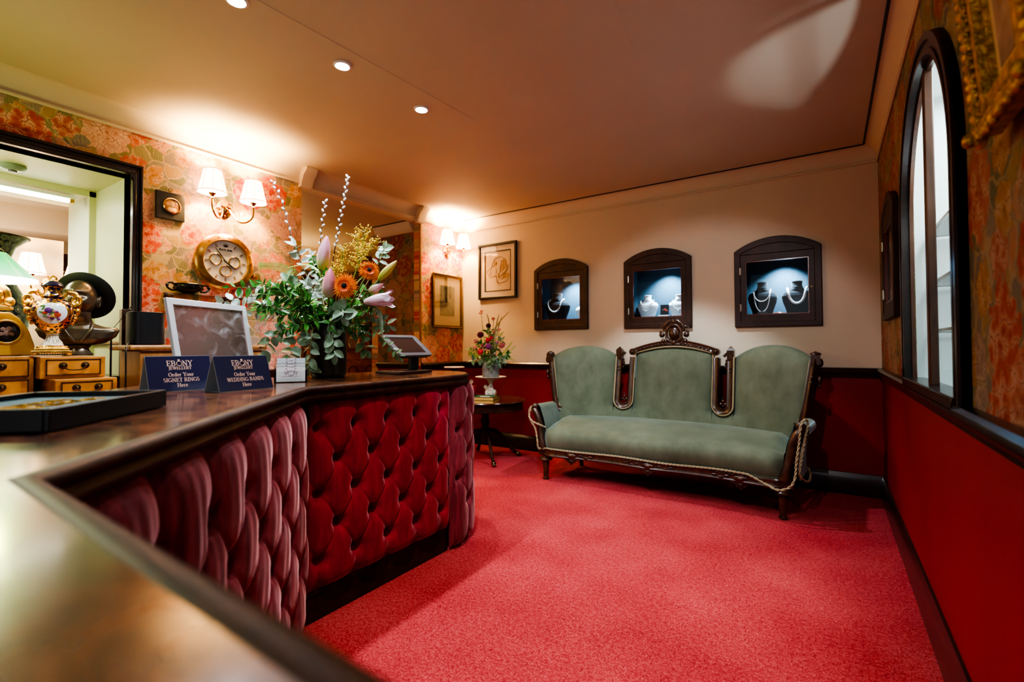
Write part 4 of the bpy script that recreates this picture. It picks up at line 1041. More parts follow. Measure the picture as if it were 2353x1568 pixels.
mb = MB(); mb.bb(-.022, .002, -.0075, -.0065, .049, .052); obj('printed_line', mb, MT['whiteprint'], t)
mb = MB(); mb.box((0, 0, .014), (.092, .045, .026)); mb.box((0, -.01, .002), (.115, .07, .004)); o = obj('display_block', mb, MT['card'], bevel=.002); o.location = (-1.268, by - .03, z2); tag(o, 'small white display block under the black card in the middle cabinet', 'display block')
mb = MB(); mb.lathe([(.052, 0), (.055, .006), (.052, .018), (.044, .022), (.030, .021), (.026, .014), (.0001, .013)], 24, sx=1, sy=.8); mb.ball((0, -.02, .024), (.014, .006, .005), 8)
MT['copper'] = mat('copper_leather', (.34, .10, .05), .25, .3, coat=.5); o = obj('trinket_dish', mb, MT['copper'], sharp=50); o.location = (-.332, by - .045, z3); tag(o, 'low coppery ring dish between the two black busts', 'dish')
mb = MB(); mb.box((0, 0, .018), (.075, .003, .036)); o = obj('price_card', mb, MT['black'], smooth=False); o.location = (-.452, by - .085, z3); tag(o, 'small dark price card in front of the two strand black bust', 'card')
# ------------------------------------------------------------------ pictures
def picture(name, label, T, w, h, fwid, fd, mats, par=None, cat='picture', tilt=0):
    pass
dg = thing('framed_drawing', 'black framed pencil drawing of a spaniel on the cream wall', 'picture', (-3.055, YB - .002, 1.632))
T = frame_T((0, 0, 0), (1, 0, 0), (0, 0, 1)); w, h = .515, .622
def rect(x0, x1, z0, z1): return [(x0, z0), (x1, z0), (x1, z1), (x0, z1)]
mb = MB(); mb.M = T; mb.ring(rect(-w / 2, w / 2, 0, h), rect(-w / 2 + .026, w / 2 - .026, .026, h - .026), 0, .030); mb.M = None; obj('frame', mb, MT['black'], dg, bevel=.004, smooth=False)
MT['matb'] = mat('cream_mount', (.74, .64, .54), .7); MT['paper'] = mat('drawing_paper', (.76, .62, .46), .8, var=.03, vscale=6); MT['sepia'] = mat('sepia_pencil', (.40, .24, .10), .8); MT['sepiad'] = mat('sepia_shading', (.60, .42, .24), .8)
mb = MB(); mb.M = T; mb.ring(rect(-w / 2 + .02, w / 2 - .02, .02, h - .02), rect(-w / 2 + .085, w / 2 - .085, .09, h - .09), .002, .012); mb.M = None; obj('mount', mb, MT['matb'], dg, smooth=False)
mb = MB(); mb.M = T; mb.ring(rect(-w / 2 + .080, w / 2 - .080, .085, h - .085), rect(-w / 2 + .088, w / 2 - .088, .093, h - .093), .003, .013); mb.M = None; obj('inner_slip', mb, MT['black'], dg, smooth=False)
mb = MB(); mb.M = T; mb.bb(-w / 2 + .084, w / 2 - .084, .09, h - .09, .001, .005); mb.M = None; sh_ = obj('drawing', mb, MT['paper'], dg, smooth=False)
def P2(u, v): return (-w / 2 + .088 + u * (w - .176), .093 + v * (h - .186), .0056)    # unit square on the paper
S_ = [[(.05, .50), (.10, .56), (.20, .58), (.27, .66), (.32, .76), (.42, .84), (.55, .87), (.68, .86), (.80, .79), (.88, .70), (.94, .62)],
      [(.05, .50), (.08, .44), (.15, .43), (.20, .48), (.19, .55)], [(.15, .43), (.14, .36), (.22, .36), (.28, .39), (.36, .37), (.42, .40), (.46, .34), (.44, .26), (.48, .20), (.56, .17)],
      [(.62, .80), (.66, .70), (.62, .58), (.60, .48), (.54, .42), (.56, .34), (.60, .30)], [(.60, .48), (.68, .46), (.78, .40), (.86, .48), (.92, .55), (.95, .66)],
      [(.60, .38), (.72, .42), (.86, .52), (.96, .58)], [(.56, .34), (.62, .36), (.74, .40), (.90, .50)], [(.50, .30), (.50, .22), (.60, .19), (.74, .21), (.88, .24), (.96, .32), (.98, .40)],
      [(.72, .82), (.76, .70), (.72, .60)], [(.80, .76), (.84, .66), (.80, .54)], [(.70, .66), (.74, .56), (.70, .50)], [(.36, .72), (.42, .74), (.46, .70), (.40, .69), (.36, .72)], [(.30, .62), (.36, .66), (.42, .62)], [(.88, .66), (.90, .58), (.86, .50)], [(.64, .28), (.74, .32), (.84, .38)], [(.54, .26), (.52, .20), (.58, .13)], [(.42, .58), (.46, .50), (.44, .44)], [(.66, .74), (.70, .78), (.76, .78)]]
mb = MB(); mb.M = T
for s_ in S_:
    q = spl([(*P2(u * .95 + .02, v * .98), ) for u, v in s_], 5); n_ = len(q); mb.tube(q, [.0012 + .0026 * sin(PI * i / (n_ - 1)) for i in range(n_)], 5, flat=.5)
mb.M = None; obj('pencil_lines', mb, MT['sepia'], sh_)
mb = MB(); mb.M = T
for u, v, a, b, ro in ((.70, .62, .075, .045, 70), (.78, .66, .03, .07, 0), (.82, .36, .055, .03, 20), (.42, .70, .025, .03, 0), (.09, .50, .018, .022, 0), (.54, .36, .018, .04, 10)):
    c = P2(u, v); mb.ball((c[0], c[1], .0052), (a * .9, b * .9, .0006), 16, Matrix.Rotation(R(ro), 4, 'Z'))
mb.M = None; obj('shading', mb, MT['sepiad'], sh_)
mb = MB(); mb.M = T; mb.bb(-w / 2 + .024, w / 2 - .024, .024, h - .024, .016, .018); mb.M = None; obj('glass', mb, MT['glass'], dg, smooth=False)
# small engraving in a rope moulded frame on the pillar
TL = lambda y, z, x=0: frame_T((XL + .002 + x, y, z), (0, 1, 0), (0, 0, 1))
en = thing('framed_engraving', 'small grey print in a beaded gilt frame on the papered pillar', 'picture', (XL + .002, 4.075, 1.318)); Tn = frame_T((0, 0, 0), (0, 1, 0), (0, 0, 1)); w, h = .485, .585
mb = MB(); mb.M = Tn; mb.ring(rect(-w / 2, w / 2, 0, h), rect(-w / 2 + .022, w / 2 - .022, .022, h - .022), 0, .018)
k = 0
for a, b in (((-w / 2, 0), (w / 2, 0)), ((w / 2, 0), (w / 2, h)), ((w / 2, h), (-w / 2, h)), ((-w / 2, h), (-w / 2, 0))):
    l = math.dist(a, b); n_ = int(l / .019)
    for i in range(n_): mb.ball((a[0] + (b[0] - a[0]) * i / n_, a[1] + (b[1] - a[1]) * i / n_, .018), (.009, .009, .007), 7)
mb.M = None; obj('frame', mb, mat('bronze_gilt', (.16, .09, .03), .4, .7), en)
MT['mount2'] = mat('buff_mount', (.66, .50, .30), .7)
mb = MB(); mb.M = Tn; mb.bb(-w / 2 + .02, w / 2 - .02, .02, h - .02, .001, .008); mb.M = None; mo = obj('mount', mb, MT['mount2'], en, smooth=False)
MT['etch'] = mat('grey_etching', (.17, .16, .13), .7, var=.5, vscale=26)
mb = MB(); mb.M = Tn; mb.bb(-w / 2 + .12, w / 2 - .12, .13, h - .12, .008, .0092); mb.M = None; pr = obj('print', mb, MT['etch'], mo, smooth=False)
MT['ink'] = mat('dark_ink', (.035, .035, .04), .7)
mb = MB(); mb.M = Tn; mb.ball((.01, .27, .0094), (.022, .026, .0005), 12); mb.ball((.045, .40, .0094), (.030, .075, .0005), 12); mb.ball((-.02, .31, .0094), (.012, .03, .0005), 10); mb.M = None; obj('figure', mb, MT['ink'], pr)
mb = MB(); mb.M = Tn; mb.bb(-w / 2 + .02, w / 2 - .02, .02, h - .02, .011, .0125); mb.M = None; obj('glass', mb, MT['glass'], en, smooth=False)
mb = MB(); mb.tube([(.012 * 0 + .012, .012 * cos(a), h + .010 + .010 * sin(a)) for a in [2 * PI * i / 14 for i in range(14)]], .002, 5, closed=True); obj('hanging_ring', mb, MT['antbrass'], en)
# gilded picture tipped forward on the right wall
gp = thing('gilded_picture', 'ornate gilt picture frame tipped forward high on the right wall', 'picture', (XR - .003, 1.215, 1.535)); Tg = frame_T((-.012, 0, 0), (0, -1, 0), (-sin(R(4.5)), 0, cos(R(4.5)))); w, h = .32, .52
mb = MB(); mb.M = Tg
for k, (o0, o1, d0, d1) in enumerate(((0, .018, 0, .040), (.018, .036, 0, .026), (.036, .058, 0, .034), (.058, .070, 0, .020))): mb.ring(rect(-w / 2 + o0, w / 2 - o0, o0, h - o0), rect(-w / 2 + o1, w / 2 - o1, o1, h - o1), d0, d1)
for a, b in (((-w / 2, 0), (w / 2, 0)), ((w / 2, 0), (w / 2, h)), ((w / 2, h), (-w / 2, h)), ((-w / 2, h), (-w / 2, 0))):
    l = math.dist(a, b); n_ = int(l / .022); nx, ny = (b[1] - a[1]) / l, -(b[0] - a[0]) / l
    for i in range(n_ + 1):
        x, y = a[0] + (b[0] - a[0]) * i / n_, a[1] + (b[1] - a[1]) * i / n_; s_ = 1 + .35 * (i % 2); mb.ball((x, y, .036), (.0095 * s_, .0095 * s_, .009), 8); mb.ball((x * .86, h / 2 + (y - h / 2) * .90, .032), (.008, .008, .006), 6)
for x in (-w / 2, w / 2):
    for y in (0, h): mb.ball((x, y, .034), (.024, .024, .014), 12); mb.ball((x, y, .05), (.016, .016, .012), 8)
mb.M = None; obj('frame', mb, MT['oldgold'], gp)
mb = MB(); mb.M = Tg; mb.bb(-w / 2 + .06, w / 2 - .06, .06, h - .06, .002, .010); mb.M = None; mo = obj('mount', mb, MT['mount2'], gp, smooth=False)
mb = MB(); mb.M = Tg; mb.bb(-w / 2 + .095, w / 2 - .095, .10, h - .10, .010, .0115); mb.M = None; pr = obj('sketch', mb, mat('faded_sketch', (.36, .25, .17), .7, var=.35, vscale=12), mo, smooth=False)
for x, y in ((-.03, .34), (.03, .28), (-.02, .22), (.03, .38)): mb = MB(); mb.M = Tg; mb.ball((x, y, .0118), (.010, .018, .0004), 8); obj('ink_mark', mb, MT['sepia'], pr)
# ------------------------------------------------------------------ sconces
SCONCE_BULBS = []
MT['rib'] = mat('shade_trim', (.55, .34, .20), .7, emit=(1, .5, .22), es=.8)
def sconce(label, loc):
    t = thing('wall_sconce', label, 'wall light', loc, 0, 'twin shaded brass sconces')
    mb = MB(); mb.lathe([(.052, 0), (.052, .006), (.044, .014), (.036, .016), (.030, .024), (.012, .030), (.0001, .032)], 24, (0, 0, 0), Matrix.Rotation(R(90), 4, 'Y'), sx=1.25, sy=1)
    for k in range(12):
        a = 2 * PI * k / 12; mb.ball((.012, .040 * sin(a), .050 * cos(a)), (.006, .008, .008), 6)
    for y in (-.03, -.012, .008, .026): mb.ball((.030, y, .012 + .004 * sin(y * 200)), (.012, .012, .011), 8)
    obj('wall_plate', mb, MT['brass'], t)
    for s in (-1, 1):
        mb = MB(); mb.tube(spl([(.026, s * .022, .0), (.045, s * .032, -.04), (.070, s * .055, -.082), (.098, s * .090, -.094), (.122, s * .122, -.070), (.130, s * .137, -.030), (.130, s * .137, .045)], 6), .0062, 8)
        sp_ = [(.085 + .0, s * (.078 + (.026 - .0012 * k) * cos(k * .42)), -.040 + (.026 - .0012 * k) * sin(k * .42)) for k in range(20)]; mb.tube(sp_, .0024, 6)
        mb.lathe([(.006, -.03), (.010, -.022), (.007, -.014), (.012, -.004), (.022, .006), (.024, .010), (.010, .010)], 14, (.130, s * .137, .045)); ar = obj('arm', mb, MT['brass'], t)
        mb = MB(); pr_ = [(.088, .060), (.084, .072), (.075, .105), (.066, .145), (.058, .185), (.052, .212)]; n_ = 24
        vs = []; 
        mb.lathe(pr_, 24, (.130, s * .137, 0), cap=False); sh = obj('lamp_shade', mb, MT['shade'], t)
        mb = MB()
        for (r_, z) in (pr_[0], pr_[-1]): mb.tube([(.130 + r_ * cos(a), s * .137 + r_ * sin(a), z) for a in [2 * PI * i / 24 for i in range(24)]], .0036, 5, closed=True)
        for k in range(8):
            a = 2 * PI * (k + .5) / 8; mb.tube([(.130 + (r_ + .001) * cos(a), s * .137 + (r_ + .001) * sin(a), z) for r_, z in pr_], .0018, 4)
        obj('shade_trim', mb, MT['rib'], sh)
        mb = MB(); mb.lathe([(.008, .05), (.010, .07), (.016, .10), (.012, .125), (.0001, .14)], 10, (.130, s * .137, 0)); obj('bulb', mb, MT['bulb'], t)
        SCONCE_BULBS.append((loc[0] + .130, loc[1] + s * .137, loc[2] + .165))
    return t
MT['bulb'] = mat('glowing_bulb', (1, .8, .6), .4, emit=(1, .72, .40), es=18)
sconce('brass twin arm sconce with cream shades above the gold wall clock', (XL + .002, 1.695, 2.085))
sconce('brass twin arm sconce with cream shades on the papered pillar', (XL + .002, 4.075, 2.165))
# ------------------------------------------------------------------ wall clock shaped like a chronograph dial
ck = thing('wall_clock', 'round gold wall clock with a white chronograph dial', 'clock', (XL + .001, 1.694, 1.705)); Rx = Matrix.Rotation(R(90), 4, 'Y')
mb = MB(); mb.lathe([(.170, 0), (.196, .010), (.200, .024), (.197, .034), (.186, .042), (.158, .050), (.153, .052), (.150, .050), (.148, .034)], 64, (0, 0, 0), Rx, cap=False)
mb.tube([(.030, .020 * cos(a) + .205, .020 * sin(a) - .07) for a in [0]], .01, 6) if False else None
ca = obj('case', mb, mat('polished_gold', (.80, .47, .12), .24, 1), ck, sharp=30)
mb = MB(); mb.lathe([(.014, 0), (.016, .004), (.016, .026), (.012, .032), (.0001, .033)], 16, (.025, .196, -.075), Matrix.Rotation(R(-21 - 90), 4, 'X')); obj('winding_crown', mb, MT['gold'], ca)
mb = MB(); mb.lathe([(.150, .030), (.0001, .030)], 64, (0, 0, 0), Rx, cap=False); di = obj('dial', mb, mat('white_dial', (.70, .74, .78), .35), ck)
Td = frame_T((.0312, 0, 0), (0, 1, 0), (0, 0, 1))
MT['dialgold'] = mat('applied_gold', (.62, .40, .12), .25, 1); MT['dialblk'] = mat('black_print', (.03, .025, .02), .5)
for k in range(1, 12):
    a = PI / 2 - k * PI / 6; c, s = cos(a), sin(a); mb = MB(); mb.M = Td @ Matrix.Translation((.124 * c, .124 * s, 0)) @ Matrix.Rotation(a, 4, 'Z'); mb.ring([(-.011, -.0045), (.011, -.0045), (.011, .0045), (-.011, .0045)], [(-.008, -.002), (.008, -.002), (.008, .002), (-.008, .002)], 0, .002)
    obj('hour_marker', mb, MT['dialgold'], di, smooth=False)
for cx_, cy_, hh in ((-.066, .012, 95), (.060, .004, 90), (.0, -.064, 90)):
    mb = MB(); mb.M = Td; mb.tube([(cx_ + .038 * cos(a), cy_ + .038 * sin(a), .001) for a in [2 * PI * i / 40 for i in range(40)]], .0042, 6, closed=True); sb = obj('subdial_ring', mb, MT['dialgold'], di)
    mb = MB(); mb.M = Td; mb.tube([(cx_, cy_, .0015), (cx_ + .028 * cos(R(hh)), cy_ + .028 * sin(R(hh)), .0015)], .0013, 5); mb.ball((cx_, cy_, .0015), .0035, 8); obj('subdial_hand', mb, MT['dialgold'], sb)
def hand(name, ang, l, tail, wd_, z):
    mb = MB(); T2 = Td @ Matrix.Rotation(R(ang), 4, 'Z'); mb.M = T2; mb.prism([(-tail, -wd_ * .6), (l * .55, -wd_), (l, -wd_ * .35), (l, wd_ * .35), (l * .55, wd_), (-tail, wd_ * .6)], z, z + .0015); return obj(name, mb, MT['dialblk'], di, smooth=False)
hand('minute_hand', 128, .118, .02, .0042, .006); hand('hour_hand', -35, .085, .02, .005, .004); hand('second_hand', -2, .045, .095, .0011, .008)
mb = MB(); mb.M = Td; mb.ball((0, 0, .006), (.008, .008, .004), 12)
add_text(mb, 'ROLEX', .019, Matrix.Translation((0, .078, .0004)), sx=1.5, bold=.0006)
mb.prism([(-.013, .105), (.013, .105), (.019, .126), (.0095, .112), (.007, .130), (.002, .113), (0, .132), (-.002, .113), (-.007, .130), (-.0095, .112), (-.019, .126)], 0, .0012)
for k in range(4): mb.bb(-.042 + .004 * k, .042 - .004 * k, .066 - .0075 * k, .0672 - .0075 * k, 0, .0006)
obj('lettering', mb, MT['dialblk'], di, smooth=False)
mb = MB()
for tx, an in (('60', 84), ('65', 108), ('70', 132), ('75', 152), ('80', 176), ('90', 200), ('400', 38), ('300', 20), ('240', 0), ('120', 290), ('100', 240), ('UNITS', 60), ('PER HOUR', 55)):
    rr_ = .172 if tx != 'UNITS' else .178
    if tx == 'PER HOUR': rr_ = .165
    a = R(an); T2 = Td @ Matrix.Translation((rr_ * cos(a), rr_ * sin(a), .0165)) @ Matrix.Rotation(a - PI / 2, 4, 'Z') @ Matrix.Rotation(R(-14), 4, 'X'); add_text(mb, tx, .015 if len(tx) < 4 else .008, T2 @ Matrix.Translation((0, -.005, 0)))
obj('bezel_numerals', mb, mat('engraved_brown', (.16, .07, .02), .5), ca, smooth=False)
# miniature
mi = thing('framed_miniature', 'small square black framed oval miniature on the peony wallpaper', 'picture', (XL + .001, 1.358, 2.022))
mb = MB(); mb.bb(0, .022, -.082, .082, -.090, .090); obj('frame', mb, mat('ebonised_wood', (.020, .022, .026), .35, coat=.4), mi, bevel=.004, smooth=False)
mb = MB(); mb.lathe([(.052, .0), (.052, .008), (.046, .012), (.044, .008)], 32, (.020, .006, .0), Rx, cap=False); bz = obj('oval_bezel', mb, MT['brass'], mi)
mb = MB(); mb.lathe([(.046, .003), (.03, .006), (.0001, .008)], 32, (.020, .006, .0), Rx); pt = obj('portrait', mb, mat('sepia_miniature', (.42, .22, .09), .1, var=.5, vscale=30, coat=.8), bz)
mb = MB(); mb.ball((.027, .006, .010), (.002, .014, .018), 12); mb.ball((.026, .006, -.022), (.002, .026, .016), 12); obj('sitter', mb, mat('pale_portrait', (.62, .42, .26), .4), pt)
mb = MB(); mb.tube([(.010, .009 * cos(a), .104 + .010 * sin(a)) for a in [2 * PI * i / 14 for i in range(14)]], .0022, 5, closed=True); mb.box((.010, 0, .093), (.004, .01, .008)); obj('hanging_ring', mb, MT['antbrass'], mi)
# shelf with the two handled bowl
sf = thing('wall_shelf', 'narrow glass wall shelf under the black bowl', 'shelf', (XL + .001, 1.52, 1.445))
mb = MB(); mb.bb(0, .16, -.24, .24, -.010, 0); obj('glass_shelf', mb, MT['acrylic'], sf, smooth=False)
for y in (-.18, .18):
    mb = MB(); mb.bb(0, .10, y - .006, y + .006, -.022, -.010); mb.bb(0, .012, y - .008, y + .008, -.05, .0); obj('bracket', mb, MT['antbrass'], sf, smooth=False)
bw = thing('two_handled_bowl', 'black two handled low bowl on the glass shelf beside the clock', 'bowl', (XL + .085, 1.440, 1.446))
mb = MB(); mb.lathe([(.0001, 0), (.042, 0), (.044, .006), (.030, .012), (.050, .020), (.074, .034), (.080, .050), (.078, .062), (.084, .068), (.080, .072), (.074, .066), (.06, .04), (.0001, .03)], 32)
for k in range(10): a = 2 * PI * k / 10; mb.ball((.076 * cos(a), .076 * sin(a), .045), (.008, .008, .010), 8)
MT['basalt'] = mat('black_basalt', (.022, .018, .016), .28, .3); obj('bowl', mb, MT['basalt'], bw)
for s in (-1, 1):
    mb = MB(); mb.tube(spl([(0, s * .070, .028), (0, s * .098, .026), (0, s * .122, .044), (0, s * .118, .066), (0, s * .096, .072), (0, s * .078, .060)], 5), .0062, 8); mb.ball((0, s * .122, .056), .010, 8); obj('handle', mb, MT['basalt'], bw)
# ------------------------------------------------------------------ arched display window in the right wall
wn = thing('arched_display_window', 'tall dark arched window of a lit showcase set in the right wall', 'display window', (XR, ARC, 0)); Ta = frame_T((0, -ARC, 0), (0, 1, 0), (0, 0, 1))
def arcpts(r, sill): return [(ARC + (r if False else 0), 0)]
def an(r): return [(ARC - r, .905)] + [(ARC - r * cos(PI * i / 32), ARZ + r * sin(PI * i / 32)) for i in range(33)] + [(ARC + r, .905)]
def openring(mb, ro, ri, d0, d1, T):
    O, I = an(ro), an(ri); n_ = len(O)
    P = lambda p, d: T @ Vector((p[0], p[1], d))
    mb.M = None
    vs = [P(p, d0) for p in O] + [P(p, d0) for p in I] + [P(p, d1) for p in O] + [P(p, d1) for p in I]; fs = []
    for i in range(n_ - 1):
        j = i + 1; fs += [(i, n_ + i, n_ + j, j), (2 * n_ + i, 2 * n_ + j, 3 * n_ + j, 3 * n_ + i), (i, j, 2 * n_ + j, 2 * n_ + i), (n_ + i, 3 * n_ + i, 3 * n_ + j, n_ + j)]
    mb.add(vs, fs)
mb = MB(); Tn_ = frame_T((0, -ARC, 0), (0, 1, 0), (0, 0, 1))      # local z = +x (into the wall)
MT['sash'] = woodmat('brown_sash', (.045, .018, .010), (.14, .055, .028), 7, (1, 1, .15), .4, .1)
openring(mb, .59, .53, -.022, .004, Tn_); openring(mb, .59, .565, -.030, .0, Tn_); openring(mb, .54, .520, -.028, .010, Tn_)
obj('arched_surround', mb, MT['rail'], wn, sharp=30)
mb = MB(); openring(mb, .525, .500, .000, .014, Tn_); obj('sash', mb, MT['sash'], wn, sharp=30)
mb = MB(); mb.bb(-.010, .018, -.020, .020, .95, ARZ + .51); obj('mullion', mb, MT['sash'], wn, bevel=.004)
mb = MB(); mb.bb(-.036, .05, -.53, .53, .912, .952); obj('sill', mb, MT['rail'], wn, bevel=.004)
mb = MB()
G = [Tn_ @ Vector((p[0], p[1], .008)) for p in an(.51)]; mb.add(G, [tuple(range(len(G)))]); obj('glass', mb, MT['glass'], wn, smooth=False, fix=False)
MT['casew'] = mat('showcase_white', (.70, .76, .75), .6)
mb = MB(); a0, a1, z0, z1, x0, x1 = -.66, .72, .90, 2.30, .022, .62
mb.quad((x1, a0, z0), (x1, a1, z0), (x1, a1, z1), (x1, a0, z1)); mb.quad((x0, a1, z0), (x1, a1, z0), (x1, a1, z1), (x0, a1, z1)); mb.quad((x0, a0, z0), (x1, a0, z0), (x1, a0, z1), (x0, a0, z1)); mb.quad((x0, a0, z0), (x1, a0, z0), (x1, a1, z0), (x0, a1, z0)); mb.quad((x0, a0, z1), (x1, a0, z1), (x1, a1, z1), (x0, a1, z1))
obj('showcase_interior', mb, MT['casew'], wn, smooth=False, fix=False)
MT['edgeglass'] = mat('glass_shelf_edge', (.22, .26, .24), .2)
for z in (1.16, 1.38, 1.62):
    mb = MB(); mb.bb(.09, .58, -.65, .70, z, z + .008); s_ = obj('shelf', mb, MT['acrylic'], wn, smooth=False)
    mb = MB(); mb.bb(.082, .092, -.65, .70, z - .002, z + .010); mb.bb(.09, .58, .694, .70, z - .002, z + .010); obj('shelf_edge', mb, MT['edgeglass'], s_, smooth=False)
def glassware(label, loc, prof, name='crystal_bowl', cat='glassware'):
    mb = MB(); mb.lathe(prof, 24); o = obj(name, mb, MT['crystal'], sharp=50); o.location = loc; return tag(o, label, cat)
bowlp = [(.0001, 0), (.035, 0), (.03, .01), (.05, .03), (.085, .07), (.09, .10), (.085, .10), (.075, .07), (.04, .035), (.0001, .03)]
cx0 = XR
glassware('cut glass bowl on the top shelf of the lit showcase', (cx0 + .38, 2.62, 1.629), bowlp)
glassware('cut glass bowl on the middle shelf of the lit showcase', (cx0 + .36, 2.66, 1.389), bowlp)
glassware('slim glass vase on the lowest shelf of the lit showcase', (cx0 + .38, 2.78, 1.169), [(.0001, 0), (.04, 0), (.045, .02), (.03, .08), (.035, .14), (.05, .18), (.045, .18), (.03, .14), (.024, .08), (.0001, .03)], 'glass_vase')
bust('necklace_bust', 'grey necklace bust standing on the floor of the lit showcase', (cx0 + .33, 2.50, .903), .238, .10, MT['grey'], R(-90))
# ------------------------------------------------------------------ writing desk with stepped drawer units (staff side)
dk = thing('writing_desk', 'yew wood writing desk with stepped drawer units behind the counter', 'desk', (-3.15, .55, 0))
def dbox(name, x0, x1, y0, y1, z0, z1, m='yew', par=None, bev=.004):
    mb = MB(); mb.bb(x0, x1, y0, y1, z0, z1); o = obj(name, mb, MT[m], bevel=bev, smooth=False); return W(o, dk) if par is None else o
def drawer(x, y0, y1, z0, z1):
    mb = MB(); mb.bb(x - .004, x + .006, y0, y1, z0, z1); d = W(obj('drawer', mb, MT['yew'], bevel=.002, smooth=False), dk)
    mb = MB()
    for a, b, c, e in ((y0, y1, z0, z0 + .004), (y0, y1, z1 - .004, z1), (y0, y0 + .004, z0, z1), (y1 - .004, y1, z0, z1)): mb.bb(x + .004, x + .009, a, b, c, e)
    o = obj('cock_beading', mb, MT['cab'], smooth=False); o.parent = d
    yc, zc = (y0 + y1) / 2, (z0 + z1) / 2 + .008; hw_ = min(.040, (y1 - y0) * .24)
    mb = MB()
    for s in (-1, 1):
        mb.lathe([(.0001, .012), (.006, .011), (.007, .005), (.015, .003), (.016, 0)], 14, (x + .006, yc + s * hw_, zc), Matrix.Rotation(R(90), 4, 'Y')); mb.ball((x + .018, yc + s * hw_, zc), .0055, 8)
    mb.tube(spl([(x + .018, yc - hw_, zc), (x + .021, yc - hw_ * .8, zc - .014), (x + .022, yc - hw_ * .4, zc - .021), (x + .022, yc + hw_ * .4, zc - .021), (x + .021, yc + hw_ * .8, zc - .014), (x + .018, yc + hw_, zc)], 4), .0032, 8)
    o = obj('swan_neck_handle', mb, MT['antbrass']); o.parent = d
    return d
dbox('desk_carcass', -3.50, -2.78, -.15, .94, 0, .865); dbox('drawer_unit', -3.50, -3.0, .636, .874, .96, 1.062); dbox('drawer_unit', -3.50, -2.90, .666, .892, .866, .959)
dbox('drawer_unit', -3.50, -3.06, .18, .630, .866, 1.066)
drawer(-3.0, .656, .854, .975, 1.050); drawer(-2.90, .686, .872, .876, .948); drawer(-3.06, .36, .612, .974, 1.052); drawer(-3.06, .36, .612, .880, .960)
mb = MB()
for (x0, y0, x1, y1) in ((-3.44, .20, -3.44, .85),):
    mb.tube([(x0, y0, 1.096), (x1, y1, 1.096)], .0035, 6); mb.tube([(x0, y0, 1.068), (x1, y1, 1.068)], .003, 6)
    for k in range(64): yy = y0 + (y1 - y0) * k / 63; mb.tube([(x0, yy, 1.066), (x0, yy, 1.096)], .0022, 5)
W(obj('brass_gallery', mb, MT['antbrass']), dk)
# things on the desk
ZD = 1.063
# porcelain urn
ur = thing('porcelain_urn', 'cobalt and gilt porcelain urn with a painted flower panel and ram head handles', 'urn', (-3.10, .700, ZD + .006), R(76))
MT['cobalt'] = mat('cobalt_gilt_porcelain', (.010, .010, .045), .12, coat=.8)
m, nt, b = newmat('gilt_over_cobalt'); tc = N(nt, 'ShaderNodeTexCoord'); vz = N(nt, 'ShaderNodeTexVoronoi', feature='DISTANCE_TO_EDGE'); vz.inputs['Scale'].default_value = 42; nz = N(nt, 'ShaderNodeTexNoise', Scale=14.0, Detail=3.0)
mxv = N(nt, 'ShaderNodeVectorMath', operation='MULTIPLY_ADD'); L(nt, tc.outputs['Object'], nz.inputs['Vector']); L(nt, nz.outputs['Color'], mxv.inputs[0]); mxv.inputs[1].default_value = (.05, .05, .05); L(nt, tc.outputs['Object'], mxv.inputs[2]); L(nt, mxv.outputs[0], vz.inputs['Vector'])
r1 = ramp(nt, [(.10, (1, 1, 1)), (.16, (0, 0, 0))]); L(nt, vz.outputs['Distance'], r1.inputs[0]); mc = N(nt, 'ShaderNodeMix', data_type='RGBA'); L(nt, r1.outputs[0], mc.inputs[0]); mc.inputs[6].default_value = (.008, .008, .035, 1); mc.inputs[7].default_value = (.75, .42, .10, 1); L(nt, mc.outputs[2], b.inputs['Base Color']); L(nt, r1.outputs[0], b.inputs['Metallic']); b.inputs['Roughness'].default_value = .18
MT['giltcobalt'] = m
mb = MB(); mb.box((0, 0, .016), (.150, .150, .014)); mb.box((0, 0, .028), (.130, .130, .012)); mb.lathe([(.062, .034), (.056, .042), (.046, .048), (.040, .052)], 24)
for s in (-1, 1):
    for q in (-1, 1): mb.ball((s * .062, q * .062, .006), (.014, .014, .007), 8)
for k in range(28): a = 2 * PI * k / 28; mb.ball((.054 * cos(a), .054 * sin(a), .043), (.005, .005, .004), 6)
obj('gilt_base', mb, MT['gold'], ur, bevel=.002)
MT['whitegilt'] = mat('white_gilt_fluting', (.62, .56, .44), .25, var=.3, vscale=60)
mb = MB(); mb.lathe([(.044, .050), (.040, .058), (.026, .072), (.020, .090), (.019, .100), (.026, .106), (.024, .112)], 20)
for k in range(14): a = 2 * PI * k / 14; mb.tube([(.038 * cos(a), .038 * sin(a), .060), (.021 * cos(a), .021 * sin(a), .086), (.020 * cos(a), .020 * sin(a), .100)], .0028, 5)
obj('fluted_stem', mb, MT['whitegilt'], ur)
mb = MB(); mb.lathe([(.024, .110), (.034, .118), (.052, .136), (.070, .162), (.084, .196), (.089, .224), (.086, .250), (.072, .272), (.050, .286), (.036, .294), (.034, .300)], 40); bd = obj('body', mb, MT['giltcobalt'], ur)
def onbody(u, v, e=0):       # u = angle around from front (-y), v = height
    pr = [(.118, .034), (.136, .052), (.162, .070), (.196, .084), (.224, .089), (.250, .086), (.272, .072), (.286, .05)]
    for (za, ra), (zb, rb) in zip(pr[:-1], pr[1:]):
        if za <= v <= zb: r_ = ra + (rb - ra) * (v - za) / (zb - za); break
    else: r_ = .05
    return Vector(((r_ + e) * sin(u), -(r_ + e) * cos(u), v))
